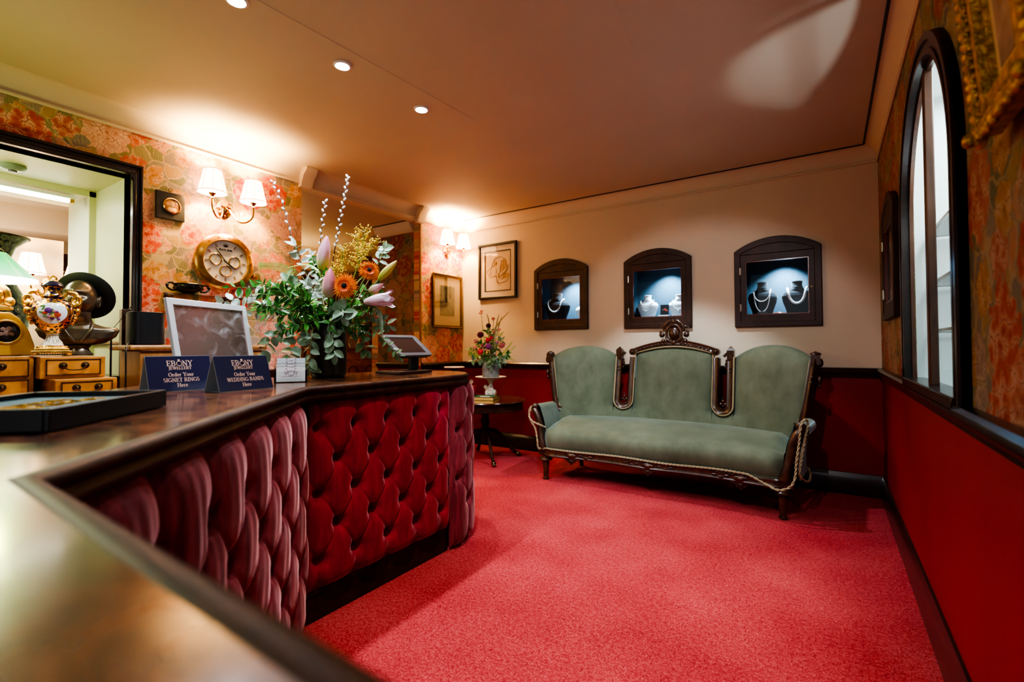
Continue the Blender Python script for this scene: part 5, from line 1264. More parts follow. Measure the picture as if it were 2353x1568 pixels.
def patch(nm, m_, u0, v0, ru, rv, e, par, n=24):
    mb = MB(); c = onbody(u0, v0, e); vs = [c]; fs = []
    RN = 5
    for k in range(1, RN + 1):
        for i in range(n): a = 2 * PI * i / n; vs.append(onbody(u0 + ru * k / RN * cos(a), v0 + rv * k / RN * sin(a), e))
    for i in range(n): fs.append((0, 1 + i, 1 + (i + 1) % n))
    for k in range(RN - 1):
        for i in range(n): fs.append((1 + k * n + i, 1 + (k + 1) * n + i, 1 + (k + 1) * n + (i + 1) % n, 1 + k * n + (i + 1) % n))
    mb.add(vs, fs); return obj(nm, mb, m_, par)
pt_ = patch('gilt_panel', MT['gold'], 0, .212, .80, .064, .0010, bd); pp = patch('white_panel', mat('white_porcelain', (.72, .72, .74), .12, coat=.6), 0, .212, .68, .053, .0018, bd)
cols_ = {'r': mat('enamel_red', (.50, .07, .03), .3), 'p': mat('enamel_purple', (.13, .03, .16), .3), 'g': mat('enamel_green', (.10, .22, .06), .3), 'k': mat('enamel_pink', (.55, .22, .28), .3), 'y': mat('enamel_yellow', (.65, .42, .10), .3)}
r5 = random.Random(11)
for (u, v, s_, c) in ((-.16, .226, .16, 'p'), (-.30, .212, .11, 'r'), (.22, .205, .15, 'r'), (.02, .200, .12, 'y'), (-.12, .196, .10, 'k'), (.10, .222, .08, 'k'), (.0, .186, .09, 'p')):
    mb = MB()
    for k in range(9): a = 2 * PI * k / 9; p = onbody(u + s_ * .55 * cos(a), v + s_ * .045 * sin(a), .0026); mb.ball(p, (s_ * .045, .0010, s_ * .040), 8, Matrix.Rotation(u, 4, 'Z'))
    mb.ball(onbody(u, v, .003), (s_ * .05, .0012, s_ * .05), 8); obj('painted_flower', mb, cols_[c], bd)
for k in range(12):
    u, v = r5.uniform(-.45, .45), .212 + r5.uniform(-.032, .036); mb = MB(); mb.ball(onbody(u, v, .0022), (.012, .0008, .0045), 8, Matrix.Rotation(u, 4, 'Z') @ Matrix.Rotation(r5.uniform(0, 3), 4, 'Y')); obj('painted_leaf', mb, cols_['g' if k % 3 else 'p'], bd)
mb = MB(); mb.lathe([(.040, .296), (.042, .302), (.036, .310), (.033, .330), (.038, .346), (.044, .352)], 28); obj('neck', mb, MT['giltcobalt'], ur)
mb = MB(); mb.lathe([(.044, .352), (.046, .357), (.040, .364), (.030, .374), (.014, .382), (.008, .386)], 28); ld = obj('lid', mb, MT['cobalt'], ur)
mb = MB(); mb.tube([(.011 * cos(a), 0, .397 + .010 * sin(a)) for a in [2 * PI * i / 14 for i in range(14)]], .004, 6, closed=True); mb.lathe([(.014, .380), (.010, .388), (.0001, .392)], 10); obj('finial', mb, MT['gold'], ld)
for s in (-1, 1):
    mb = MB(); mb.tube(spl([(s * .040, 0, .288), (s * .062, 0, .322), (s * .094, 0, .322), (s * .112, 0, .292), (s * .108, 0, .256), (s * .090, 0, .236)], 5), [.007] * 6 + [.013] * 8 + [.018] * 7 + [.014] * 5, 10)
    mb.ball((s * .104, -.004, .262), (.022, .026, .030), 12); mb.ball((s * .106, -.010, .228), (.018, .020, .022), 10); mb.ball((s * .096, -.006, .190), (.014, .018, .018), 10); mb.ball((s * .088, -.004, .166), (.010, .012, .012), 8)
    mb.tube([(s * (.104 + .022 * cos(a)), -.014 - .012 * a / 9, .280 + .022 * sin(a)) for a in [i * .5 for i in range(16)]], .006, 6)
    for k in range(8): mb.ball((s * (.098 + .010 * (k % 2)), -.018 + .004 * k, .205 + .010 * k), .009, 7)
    o = obj('ram_head_handle', mb, MT['gold'], ur); o.scale = (.86, 1, 1)
ur.scale = (.94, .94, .93)
# bronze bust of a man in a hat
bs = thing('bronze_bust', 'dark bronze bust of a man in a brimmed hat tilted back', 'bust', (-3.26, .838, ZD + .001), R(72))
# local: the face looks to -y; body turned so that the face points down left in the photo
mb = MB(); mb.lathe([(.058, 0), (.060, .008), (.052, .016), (.044, .026), (.040, .036), (.046, .044), (.050, .050), (.040, .056)], 28); obj('socle', mb, MT['bronze'], bs)
mb = MB()
def torso(u, v):
    a = 2 * PI * u
    # v: 0 bottom of the truncated chest, 1 neck
    P = [(0, .045, .045, .050), (.12, .100, .066, .062), (.28, .150, .074, .086), (.42, .166, .070, .112), (.56, .150, .064, .136), (.68, .100, .056, .152), (.80, .058, .050, .168), (.90, .050, .052, .192), (1, .050, .054, .225)]
    for p, q in zip(P[:-1], P[1:]):
        if p[0] <= v <= q[0] + 1e-9: f = (v - p[0]) / (q[0] - p[0]); break
    w, d, z = (p[k] + (q[k] - p[k]) * f for k in (1, 2, 3))
    c, s = cos(a), sin(a); pe = .8
    x = w * math.copysign(abs(c) ** pe, c); y = d * math.copysign(abs(s) ** pe, s)
    return (x, y + .012 * smooth01(1 - v) - .03 * smooth01((v - .7) / .3), z + .020 * (abs(c) ** 3) * smooth01(1 - abs(v - .42) / .3))
mb.grid(torso, 40, 36, closeu=True)
# coat folds
for s in (-1, 1): mb.tube(spl([(s * .055, -.052, .165), (s * .050, -.074, .130), (s * .030, -.078, .095), (s * .01, -.070, .07)], 5), [.008] * 16, 6)
obj('shoulders', mb, MT['bronze'], bs, sharp=180)
HT = Matrix.Translation((0, -.022, .288)) @ Matrix.Rotation(R(-10), 4, 'Z') @ Matrix.Scale(1.10, 4) @ Matrix.Rotation(R(-4), 4, 'X') @ Matrix.Rotation(R(6), 4, 'Y')
mb = MB(); mb.M = HT
def head(u, v):
    th = PI * v; ph = 2 * PI * u      # ph=0 -> face (-y)
    st_, ct_ = sin(th), cos(th); x = .066 * st_ * sin(ph); y = -.080 * st_ * cos(ph); z = .094 * ct_
    f = max(0, cos(ph)) ** 2 * st_
    g = lambda a, b, sa, sb: math.exp(-((a) / sa) ** 2 - ((b) / sb) ** 2)
    dph = (ph + PI) % (2 * PI) - PI
    if z < -.02: k = (-.02 - z) / .07; x *= 1 - .28 * k; y *= 1 - .10 * k
    y -= .026 * g(dph, z + .012, .17, .020) + .014 * g(dph, z - .012, .11, .022)                    # nose
    y -= .012 * g(dph, z - .032, .75, .010)                                                         # brow
    for s in (-1, 1):
        y += .014 * g(dph - s * .42, z - .014, .20, .012); y -= .006 * g(dph - s * .42, z - .012, .12, .008); y -= .008 * g(dph - s * .58, z + .018, .3, .022)
    y -= .012 * g(dph, z + .046, .34, .008) ; y += .008 * g(dph, z + .053, .34, .004); y -= .012 * g(dph, z + .060, .30, .007); y -= .010 * g(dph, z + .082, .3, .014)
    return (x, y, z)
mb.grid(head, 72, 56, closeu=True)
for s in (-1, 1): mb.ball((s * .068, .006, .0), (.010, .016, .026), 12); mb.tube([(s * (.074), .008 + .014 * cos(a), .002 + .024 * sin(a)) for a in [2 * PI * i / 16 for i in range(16)]], .004, 6, closed=True)
mb.M = None; obj('head', mb, MT['bronze'], bs, sharp=180)
HH = Matrix.Translation((.022, .030, .312)) @ Matrix.Rotation(R(-14), 4, 'Z') @ Matrix.Rotation(R(-62), 4, 'X')
mb = MB(); mb.M = HH; mb.lathe([(.070, -.004), (.094, -.006), (.118, .0), (.126, .008), (.122, .012), (.096, .006), (.076, .010), (.074, .040), (.060, .066), (.032, .078), (.0001, .080)], 48, sx=1, sy=1.06); mb.tube([(.077 * cos(a), .081 * sin(a), .016) for a in [2 * PI * i / 40 for i in range(40)]], .004, 6, closed=True)
mb.M = None; MT['felt'] = mat('black_felt', (.008, .009, .010), .65); obj('brimmed_hat', mb, MT['felt'], bs, sharp=60)
# wooden casket clock with an oval medallion
cl = thing('mantel_casket', 'yellow wood arched casket with a dark oval medallion on the desk', 'casket', (-3.30, .455, ZD + .004))
def casket(): 
    p = [(-.26, 0), (.205, 0), (.205, .05), (.185, .12), (.150, .180), (.120, .205), (-.26, .205)]; return p
Tc = frame_T((.10, 0, 0), (0, 1, 0), (0, 0, 1)); mb = MB(); mb.M = Tc; mb.prism(casket(), -.16, 0); mb.M = None
MT['satin'] = mat('satinwood', (.58, .34, .06), .35, var=.2, vscale=7, coat=.3, stretch=(1, .4, 1.5)); bx = obj('casket_body', mb, MT['satin'], cl, bevel=.006, sharp=35)
mb = MB(); mb.M = Tc @ Matrix.Translation((.108 - .0, .112, 0)); mb.lathe([(.054, 0), (.056, .004), (.050, .008), (.046, .004)], 40, sx=1.0, sy=1.05, cap=False); mb.M = None; ov = obj('medallion_rim', mb, MT['satin'], bx)
mb = MB(); mb.M = Tc @ Matrix.Translation((.108, .112, .002)); mb.lathe([(.047, 0), (.03, .003), (.0001, .004)], 40, sy=1.05); mb.M = None; ov2 = obj('oval_medallion', mb, mat('black_enamel', (.014, .010, .008), .2, coat=.6), bx)
mb = MB(); mb.M = Tc @ Matrix.Translation((.108, .112, .006))
for x, y, r_ in ((-.012, .012, .010), (.008, .014, .012), (0, -.006, .013), (.018, -.010, .009), (-.018, -.010, .009)): mb.ball((x, y, 0), (r_, r_, .0015), 8)
mb.M = None; obj('painted_posy', mb, mat('muted_enamel', (.22, .14, .12), .4, var=.6, vscale=60), ov2)
# banker lamp on the casket
bl = thing('desk_lamp', 'gilt cherub desk lamp with a green glass shade at the left edge', 'lamp', (-3.12, .500, ZD + .215))
mb = MB(); mb.lathe([(.070, 0), (.070, .010), (.055, .016), (.040, .026), (.030, .032)], 24); mb.tube(spl([(.0, .0, .03), (.012, .012, .06), (.002, -.004, .10), (.0, .0, .14)], 6), [.026] * 4 + [.030] * 5 + [.024] * 5 + [.016] * 5, 12); mb.ball((.004, .008, .132), .020, 12); mb.ball((.03, .02, .075), (.020, .014, .014), 10); mb.tube(spl([(.01, .016, .112), (.03, .040, .090), (.022, .050, .055), (.02, .05, .03)], 5), [.012] * 16, 8); mb.tube(spl([(.01, -.016, .112), (.02, -.038, .12), (.01, -.03, .15)], 5), [.011] * 11, 8); mb.ball((.026, .052, .036), (.024, .020, .022), 10); mb.lathe([(.010, .14), (.010, .175)], 10)
for k in range(9): a = k * .7; mb.ball((.016 * cos(a), .016 * sin(a), .146 + .001 * k), .008, 6)
obj('cherub_base', mb, mat('warm_gilt', (.85, .55, .16), .35, .85, var=.2, vscale=30), bl)
m, nt, b = newmat('green_cased_glass'); MT['greenglass'] = m
b.inputs['Base Color'].default_value = (.02, .30, .10, 1); b.inputs['Roughness'].default_value = .08; b.inputs['Coat Weight'].default_value = .8
tc = N(nt, 'ShaderNodeTexCoord'); sp = N(nt, 'ShaderNodeSeparateXYZ'); L(nt, tc.outputs['Object'], sp.inputs[0]); rp = ramp(nt, [(0.0, (.45, .95, .52)), (.55, (.10, .60, .22)), (1, (.01, .22, .08))]); mr_ = N(nt, 'ShaderNodeMapRange'); L(nt, sp.outputs['Z'], mr_.inputs['Value']); mr_.inputs['From Min'].default_value = .140; mr_.inputs['From Max'].default_value = .25; L(nt, mr_.outputs[0], rp.inputs[0]); L(nt, rp.outputs[0], b.inputs['Emission Color']); b.inputs['Emission Strength'].default_value = 1.1
mb = MB(); mb.lathe([(.150, .140), (.120, .172), (.085, .210), (.056, .244), (.046, .256), (.030, .260)], 40, cap=False); mb.mi = 1; mb.lathe([(.149, .139), (.119, .169), (.084, .206), (.045, .250), (.030, .256)], 40, cap=False); mb.lathe([(.150, .140), (.151, .128), (.148, .128), (.149, .139)], 40, cap=False)
obj('glass_shade', mb, [MT['greenglass'], mat('opal_lining', (.85, .88, .80), .4, emit=(1, 1, .82), es=3.0)], bl, sharp=60)
mb = MB(); mb.lathe([(.034, .256), (.036, .266), (.022, .280), (.010, .286), (.012, .296), (.0001, .306)], 16); obj('shade_cap', mb, MT['antbrass'], bl)
# tall vase inside the recess
vs_ = thing('chinese_vase', 'large grey blue floral vase with a flared rim inside the lit recess', 'vase', (-3.83, .60, OZ0 - .010))
m, nt, b = newmat('blue_grey_floral'); MT['vasefl'] = m; tc = N(nt, 'ShaderNodeTexCoord'); vz = N(nt, 'ShaderNodeTexVoronoi'); vz.inputs['Scale'].default_value = 26; L(nt, tc.outputs['Object'], vz.inputs['Vector']); nz = N(nt, 'ShaderNodeTexNoise', Scale=40.0, Detail=4.0); L(nt, tc.outputs['Object'], nz.inputs['Vector']); ad = N(nt, 'ShaderNodeMath', operation='MULTIPLY_ADD'); L(nt, nz.outputs['Fac'], ad.inputs[0]); ad.inputs[1].default_value = .6; L(nt, vz.outputs['Distance'], ad.inputs[2]); rp = ramp(nt, [(.40, (.30, .32, .30)), (.55, (.06, .08, .10)), (.75, (.16, .15, .14)), (.92, (.02, .03, .05))]); L(nt, ad.outputs[0], rp.inputs[0]); L(nt, rp.outputs[0], b.inputs['Base Color']); b.inputs['Roughness'].default_value = .2
mb = MB(); mb.lathe([(.0001, 0), (.10, 0), (.105, .02), (.13, .10), (.155, .22), (.165, .34), (.150, .44), (.115, .52), (.092, .60), (.090, .68), (.105, .73), (.150, .775), (.160, .785), (.152, .788), (.100, .74), (.080, .68), (.0001, .66)], 48); obj('vase_body', mb, m, vs_)
for r_, z in ((.158, .786), (.093, .61)):
    mb = MB(); mb.tube([(r_ * cos(a), r_ * sin(a), z) for a in [2 * PI * i / 40 for i in range(40)]], .006, 6, closed=True); obj('gilt_band', mb, MT['antbrass'], vs_)
# aerial / thin stick beside the bust
mb = MB(); mb.tube([(-3.42, 1.02, 1.20), (-3.30, 1.075, 1.335)], .0016, 6); mb.ball((-3.30, 1.075, 1.335), .006, 8); mb.box((-3.42, 1.02, 1.195), (.02, .02, .01)); mb.bb(-3.424, -3.416, 1.016, 1.024, .932, 1.19); mb.bb(-3.45, -3.39, 1.0, 1.04, .930, .934); o = obj('desk_aerial', mb, MT['black']); tag(o, 'thin black aerial with a ball tip slanting behind the bronze bust', 'aerial')
# papers and oddments between urn and bust
mb = MB(); mb.box((-3.32, .80, ZD + .032), (.012, .030, .06), R(10)); o = obj('small_box', mb, mat('blue_grey_card', (.30, .38, .50), .6), bevel=.002); tag(o, 'small pale blue box glimpsed between the urn and the bronze bust', 'box')
# brown cabinet and black speaker below the clock
sc_ = thing('side_cabinet', 'low brown wooden side cabinet against the papered wall below the clock', 'cabinet', (-3.36, 1.40, 0))
def sbox(nm, x0, x1, y0, y1, z0, z1, m, par=None, bev=.004):
    mb = MB(); mb.bb(x0, x1, y0, y1, z0, z1); o = obj(nm, mb, MT[m], bevel=bev, smooth=False); return W(o, sc_)
sbox('carcass', -3.495, -3.20, 1.085, 1.78, .0, 1.085, 'oak'); sbox('cabinet_top', -3.495, -3.18, 1.03, 1.80, 1.088, 1.118, 'oak', bev=.010)
for y0, y1 in ((1.10, 1.40), (1.43, 1.75)):
    d = sbox('cabinet_door', -3.199, -3.188, y0, y1, .20, 1.05, 'oak'); mb = MB(); mb.ball((-3.178, (y0 + .03) if y0 > 1.3 else (y1 - .03), .70), .012, 10); o = obj('knob', mb, MT['antbrass']); o.parent = d
spk = thing('speaker', 'black rounded speaker on the low brown side cabinet', 'speaker', (-3.32, 1.15, 1.119))
mb = MB(); mb.M = Matrix.Translation((0, 0, 0)); mb.prism(rrect(.075, .082, .045), .004, .190); mb.prism(rrect(.068, .075, .04), 0, .004); mb.M = None; obj('speaker_case', mb, MT['black'], spk, bevel=.004)
mb = MB(); 
def spg(u, v): a = -PI / 2 * .9 + PI * .9 * u; return (.046 + .030 * cos(a), .072 * sin(a), .012 + .166 * v)
mb.grid(spg, 16, 2); obj('speaker_grille', mb, mat('speaker_cloth', (.008, .010, .011), .9, bump=.5, bscale=300), spk)
mb = MB(); mb.tube(spl([(-3.30, 1.075, 1.130), (-3.235, 1.045, 1.130), (-3.165, 1.010, 1.10), (-3.155, 1.006, 1.02), (-3.16, 1.008, .97), (-3.165, 1.01, .5), (-3.18, 1.01, .004)], 6), .004, 6); o = obj('black_cable', mb, MT['black']); tag(o, 'black cable looping off the end of the brown side cabinet', 'cable')
mb = MB(); mb.bb(-3.545, -3.50, 1.095, 1.150, 0, 1.335); 
o = obj('dark_post', mb, MT['darkwood'], bevel=.003, smooth=False); tag(o, 'narrow dark wooden upright beside the recess surround behind the speaker', 'post')
ph_ = thing('photo_frame', 'gilt edged photo frame leaning beside the black speaker', 'picture frame', (-3.25, 1.262, 1.120), R(0)); Tp = frame_T((0, 0, 0), (.25, 1, 0), (-.35, .10, 1)); mb = MB(); mb.M = Tp; mb.ring(rect(-.012, .13, 0, .185), rect(0, .118, .012, .173), -.004, .008); mb.M = None; obj('frame', mb, MT['gold'], ph_, bevel=.002, smooth=False); mb = MB(); mb.M = Tp; mb.bb(-.004, .122, .008, .177, -.002, .002); mb.M = None; obj('photo', mb, MT['matb'], ph_, smooth=False)
# ------------------------------------------------------------------ back room seen through the openings
lamp3 = copy_tree(next(o for o in COL.objects if o.name == 'wall_sconce')); lamp3.location = (-5.055, 1.125, 1.600); lamp3['label'] = 'twin shaded sconce in the back room seen through the lit recess'
SCONCE_BULBS += [(-4.925, .99, 1.765), (-4.925, 1.262, 1.765)]
pn = thing('partition_screen', 'papered partition wall standing in the back room behind the recess', 'partition', (-5.06, 1.0, 0)); 
mb = MB(); mb.bb(-5.16, -5.06, .30, 1.20, 0, 1.95); W(obj('partition_panel', mb, MT['cove'], smooth=False), pn)
sg = thing('shop_sign', 'dark back room signboard lettered in gold, partly hidden by the sconce', 'sign', (-5.40, 1.38, 0))
mb = MB(); mb.bb(-5.46, -5.40, .75, 1.95, 0, 1.90); mb.bb(-5.46, -5.37, .72, 1.98, 1.86, 1.90); mb.bb(-5.46, -5.37, .72, 1.98, 1.52, 1.55); W(obj('signboard', mb, MT['darkwood'], smooth=False), sg)
mb = MB(); cap(mb, 'EBONY', .115, frame_T((-5.398, 1.045, 1.64), (0, 1, 0), (0, 0, 1))); W(obj('lettering', mb, MT['gold'], smooth=False), sg)
cb = thing('hall_cabinet', 'golden brown cabinet in the passage behind the bouquet', 'cabinet', (-5.05, 3.95, 0))
mb = MB(); mb.bb(-5.25, -4.90, 3.45, 4.245, 0, 1.07); W(obj('carcass', mb, MT['yew'], bevel=.004, smooth=False), cb)
mb = MB(); mb.bb(-5.27, -4.87, 3.43, 4.26, 1.071, 1.100); W(obj('cabinet_top', mb, MT['oak'], bevel=.006, smooth=False), cb)
mb = MB(); mb.bb(-4.899, -4.888, 3.47, 4.23, .95, 1.055); W(obj('drawer', mb, MT['yew'], bevel=.003, smooth=False), cb)
for y0 in (3.47, 3.73, 3.99):
    mb = MB(); mb.bb(-4.899, -4.890, y0, y0 + .235, .10, .93); d = W(obj('cabinet_door', mb, MT['yew'], bevel=.003, smooth=False), cb); mb = MB(); mb.tube([(-4.886, y0 + .05, .40), (-4.886, y0 + .05, .80)] + [(-4.886, y0 + .118 - .068 * cos(PI * i / 10), .80 + .068 * sin(PI * i / 10)) for i in range(11)] + [(-4.886, y0 + .186, .80), (-4.886, y0 + .186, .40)], .005, 6); o = obj('arched_moulding', mb, MT['cab']); o.parent = d
t = thing('orange_frame', 'orange photo frame standing on the passage cabinet', 'picture frame', (-5.02, 4.12, 1.101)); Tp = frame_T((0, 0, .004), (0, 1, 0), (-.25, .06, 1)); mb = MB(); mb.M = Tp; mb.ring(rect(-.075, .075, 0, .33), rect(-.058, .058, .017, .313), 0, .014); mb.M = None; obj('frame', mb, mat('orange_lacquer', (.75, .28, .03), .35), t, bevel=.003, smooth=False); mb = MB(); mb.M = Tp; mb.bb(-.06, .06, .014, .316, .001, .006); mb.M = None; obj('picture', mb, mat('burnt_orange', (.42, .13, .02), .5), t, smooth=False)
mb = MB(); mb.lathe([(.0001, 0), (.05, 0), (.055, .02), (.066, .06), (.058, .11), (.03, .15), (.0001, .17)], 10); o = obj('crystal_ornament', mb, MT['crystal'], smooth=False); o.location = (-5.0, 3.935, 1.101); tag(o, 'faceted crystal ornament on the passage cabinet', 'ornament')
mb = MB(); mb.lathe([(.0001, 0), (.03, 0), (.034, .01), (.034, .30), (.030, .31), (.018, .33), (.018, .36), (.0001, .365)], 20); o = obj('dark_bottle', mb, MT['black']); o.location = (-5.05, 3.80, 1.101); tag(o, 'tall dark bottle on the passage cabinet', 'bottle')
bk_ = thing('wooden_shelf_unit', 'dark wooden shelf unit far back in the passage', 'shelf unit', (-6.9, 5.2, 0))
for z in (.9, 1.5, 2.0, 2.22): mb = MB(); mb.bb(-7.09, -6.80, 4.4, 5.75, z, z + .04); W(obj('shelf', mb, MT['oak'], smooth=False), bk_)
for y in (4.4, 5.72): mb = MB(); mb.bb(-7.09, -6.80, y - .02, y + .02, 0, 2.26); W(obj('upright', mb, MT['oak'], smooth=False), bk_)
mb = MB(); mb.bb(-7.095, -7.07, 4.4, 5.75, 0, 2.2); W(obj('back_panel', mb, MT['yew'], smooth=False), bk_)
# smoke detector on the recess soffit
t = thing('smoke_detector', 'round grey green detector on the recess soffit', 'detector', (-3.93, .705, OZ1)); mb = MB(); mb.lathe([(.058, 0), (.060, -.012), (.050, -.026), (.030, -.032), (.0001, -.033)], 28); obj('housing', mb, mat('grey_green_plastic', (.22, .27, .20), .35), t); mb = MB(); mb.lathe([(.020, -.031), (.018, -.040), (.0001, -.041)], 16); obj('sensor_cap', mb, MT['grey'], t)
t = thing('tube_light', 'white fluorescent tube light under the recess header', 'light', (-4.215, .45, OZ1 - .043)); mb = MB(); mb.box((0, 0, -.014), (.05, 1.20, .02)); obj('fitting', mb, MT['white'], t, bevel=.003, smooth=False); mb = MB(); mb.tube([(0, -.57, -.036), (0, .57, -.036)], .014, 12); obj('tube', mb, MT['tubelight'], t); mb = MB(); mb.box((0, .585, -.030), (.034, .024, .04)); obj('end_cap', mb, MT['brass'], t, bevel=.003)
# ceiling downlights
for k, (x, y) in enumerate(((-2.04, 1.012), (-2.065, 1.553), (-2.05, 2.111))):
    t = thing('ceiling_downlight', ('recessed cool white downlight at the top edge of the photo', 'recessed cool white downlight, middle of the row in the ceiling', 'recessed cool white downlight nearest the far wall')[k], 'downlight', (x, y, ZT), 0, 'recessed ceiling downlights')
    mb = MB(); mb.lathe([(.046, -.001), (.046, -.006), (.036, -.010), (.032, -.006), (.030, .0)], 28, cap=False); obj('trim_ring', mb, MT['white'], t); mb = MB(); mb.lathe([(.031, -.004), (.0001, -.004)], 24, cap=False); obj('lens', mb, MT['led'], t)
# ------------------------------------------------------------------ bouquet on the counter
def leafmat(name, c1, c2, rough=.35, trans=.0, sheen=0):
    m, nt, b = newmat(name); tc = N(nt, 'ShaderNodeTexCoord'); nz = N(nt, 'ShaderNodeTexNoise', Scale=22.0, Detail=3.0); L(nt, tc.outputs['Object'], nz.inputs['Vector'])
    rp = ramp(nt, [(.3, c1), (.7, c2)]); L(nt, nz.outputs['Fac'], rp.inputs[0]); L(nt, rp.outputs[0], b.inputs['Base Color']); b.inputs['Roughness'].default_value = rough
    b.inputs['Subsurface Weight'].default_value = trans; b.inputs['Sheen Weight'].default_value = sheen
    return m
MT['silverleaf'] = leafmat('silver_eucalyptus', (.36, .48, .40), (.60, .70, .64), .5)
MT['eucal'] = leafmat('round_eucalyptus', (.15, .27, .15), (.33, .47, .33), .45)
MT['eucald'] = leafmat('dark_eucalyptus', (.08, .17, .07), (.20, .32, .15), .4)  # darker green leaf variant
MT['ruscus'] = leafmat('glossy_ruscus', (.018, .085, .018), (.09, .29, .05), .22)
MT['lime_leaf'] = leafmat('young_leaf', (.20, .36, .05), (.36, .52, .12), .35)
MT['stem'] = mat('green_stem', (.16, .22, .07), .5); MT['twig'] = mat('dark_twig', (.045, .022, .014), .5); MT['palestem'] = mat('pale_stem', (.42, .40, .20), .5)
def leaf(mb, base, d, nrm, l, w, cup=.15, shape='round', bend=.0):
    d = Vector(d).normalized(); nrm = Vector(nrm); nrm = nrm - d * nrm.dot(d)
    nrm = nrm.normalized() if nrm.length > 1e-4 else d.orthogonal().normalized(); s = d.cross(nrm); base = Vector(base)
    nl = 7; vs = []; fs = []
    for i in range(nl + 1):
        t = i / nl
        if shape == 'round': hw = w * .5 * (sin(PI * (.03 + .97 * t) ** .85) ** .75)
        elif shape == 'point': hw = w * .5 * (sin(PI * t ** .75) ** 1.0) * (1 - .25 * t)
        else: hw = w * .5 * min(1, (t + .04) * 5) * (1 - t ** 3)
        if i == nl: hw = max(hw * .0, w * .01)
        c = base + d * (l * t) - nrm * (bend * l * t * t)
        for k in (-1, -.5, 0, .5, 1): vs.append(c + s * (hw * k) + nrm * (cup * abs(k) ** 1.5 * hw))
    for i in range(nl):
        for k in range(4): fs.append((i * 5 + k, i * 5 + k + 1, (i + 1) * 5 + k + 1, (i + 1) * 5 + k))
    mb.add(vs, fs)
BQ = Vector((-2.13, 1.525, HC)); BR = R(33.44)
PXS = .00222
def LP(px, py, dd=0.0): return Vector(((px - 751) * PXS, dd, .150 + (783 - py) * PXS))
vz_ = thing('flower_vase', 'dark grey cylindrical vase holding the big bouquet on the counter', 'vase', BQ, BR)
mb = MB(); mb.lathe([(.0001, 0), (.076, 0), (.084, .010), (.088, .022), (.088, .262), (.084, .266), (.080, .262), (.080, .03), (.0001, .02)], 40); obj('vase_body', mb, mat('dark_pewter_glaze', (.055, .048, .040), .35, .3, var=.35, vscale=9), vz_)
rl = random.Random(21)
def rv3(s=1): return Vector((rl.uniform(-s, s), rl.uniform(-s, s), rl.uniform(-s, s)))
FOL = [None]
def spray(name, label, pts, n, l, w, m, shape='round', cup=.2, stem='palestem', stemr=.0022, cat='foliage', face=.6, start=.25, spread=1.0, group=None, parent=None, bend=.1, rv_=.5):
    P = spl(pts, 8); mb = MB(); k_ = len(P); mb.tube(P, [stemr * (1.25 - .75 * i / k_) for i in range(k_)], 6); t = obj(name, mb, MT[stem], FOL[0])
    mb = MB()
    for i in range(n):
        f = start + (1 - start) * (i + .5) / n; x = f * (k_ - 1); j = min(int(x), k_ - 2); p = P[j].lerp(P[j + 1], x - j); tg = (P[j + 1] - P[j]).normalized()
        sd = 1 if i % 2 else -1; side = tg.cross(Vector((0, -1, 0))); side = side.normalized() if side.length > .1 else Vector((1, 0, 0))
        d = tg * .45 + side * sd * spread + rv3(rv_) * .8; nr = Vector((0, -face, .5)) + rv3(rv_)
        q = rl.uniform(.78, 1.15); leaf(mb, p, d, nr, l * q, w * q, cup, shape, bend)
    leaf(mb, P[-1], (P[-1] - P[-2]), Vector((0, -face, .5)) + rv3(.3), l * .8, w * .7, cup, shape, bend)
    obj('leaves', mb, MT[m], t); return t
V = LP
FOL[0] = thing('bouquet_foliage', 'mixed eucalyptus, ruscus and fern foliage of the big bouquet on the counter', 'foliage', BQ, BR)
C0 = V(748, 735, 0)
spray('eucalyptus_spray', 'silvery eucalyptus spray rising at the bouquet top left under the tall willow stem', [C0, V(715, 665, .03), V(690, 600, .02), V(672, 545, .0)], 13, .062, .036, 'silverleaf', 'point', .25, start=.42, spread=.9)
spray('eucalyptus_spray', 'short silvery eucalyptus sprig beside the lowest willow catkins', [C0, V(725, 660, .06), V(708, 600, .06), V(700, 562, .05)], 8, .040, .024, 'silverleaf', 'point', .25, start=.55)
spray('eucalyptus_spray', 'grey green eucalyptus branch reaching out to the far left towards the clock', [C0, V(680, 700, -.06), V(610, 668, -.10), V(538, 682, -.12)], 14, .056, .040, 'silverleaf', 'round', .2, start=.38, spread=.8)
spray('eucalyptus_spray', 'eucalyptus branch drooping left above the mirror corner', [C0, V(690, 712, -.08), V(630, 700, -.12), V(572, 735, -.13)], 9, .056, .034, 'silverleaf', 'point', .25, start=.45)
spray('eucalyptus_spray', 'eucalyptus trail hanging down on the left over the card holder', [C0, V(700, 738, -.08), V(662, 750, -.12), V(632, 785, -.13), V(618, 822, -.12)], 13, .056, .038, 'eucal', 'round', .2, start=.35, spread=.8)
spray('eucalyptus_spray', 'eucalyptus trail with large round leaves hanging over the vase front left', [C0, V(715, 745, -.11), V(702, 775, -.14), V(690, 806, -.14)], 8, .066, .048, 'eucal', 'round', .18, start=.35)
spray('eucalyptus_spray', 'eucalyptus trail with the longest leaves hanging down the middle of the vase', [C0, V(740, 740, -.12), V(738, 770, -.145), V(735, 808, -.14), V(731, 826, -.13)], 11, .062, .034, 'eucal', 'round', .18, start=.35, spread=.75)
spray('eucalyptus_spray', 'eucalyptus trail hanging over the vase front on its right', [C0, V(768, 745, -.11), V(785, 765, -.14), V(788, 800, -.14)], 8, .058, .042, 'eucal', 'round', .18, start=.35)
spray('eucalyptus_spray', 'thin eucalyptus trail arching right across the tablet stand', [C0, V(830, 730, -.05), V(872, 752, -.06), V(905, 785, -.07), V(922, 806, -.07)], 14, .036, .024, 'eucald', 'round', .2, start=.40, spread=.9)
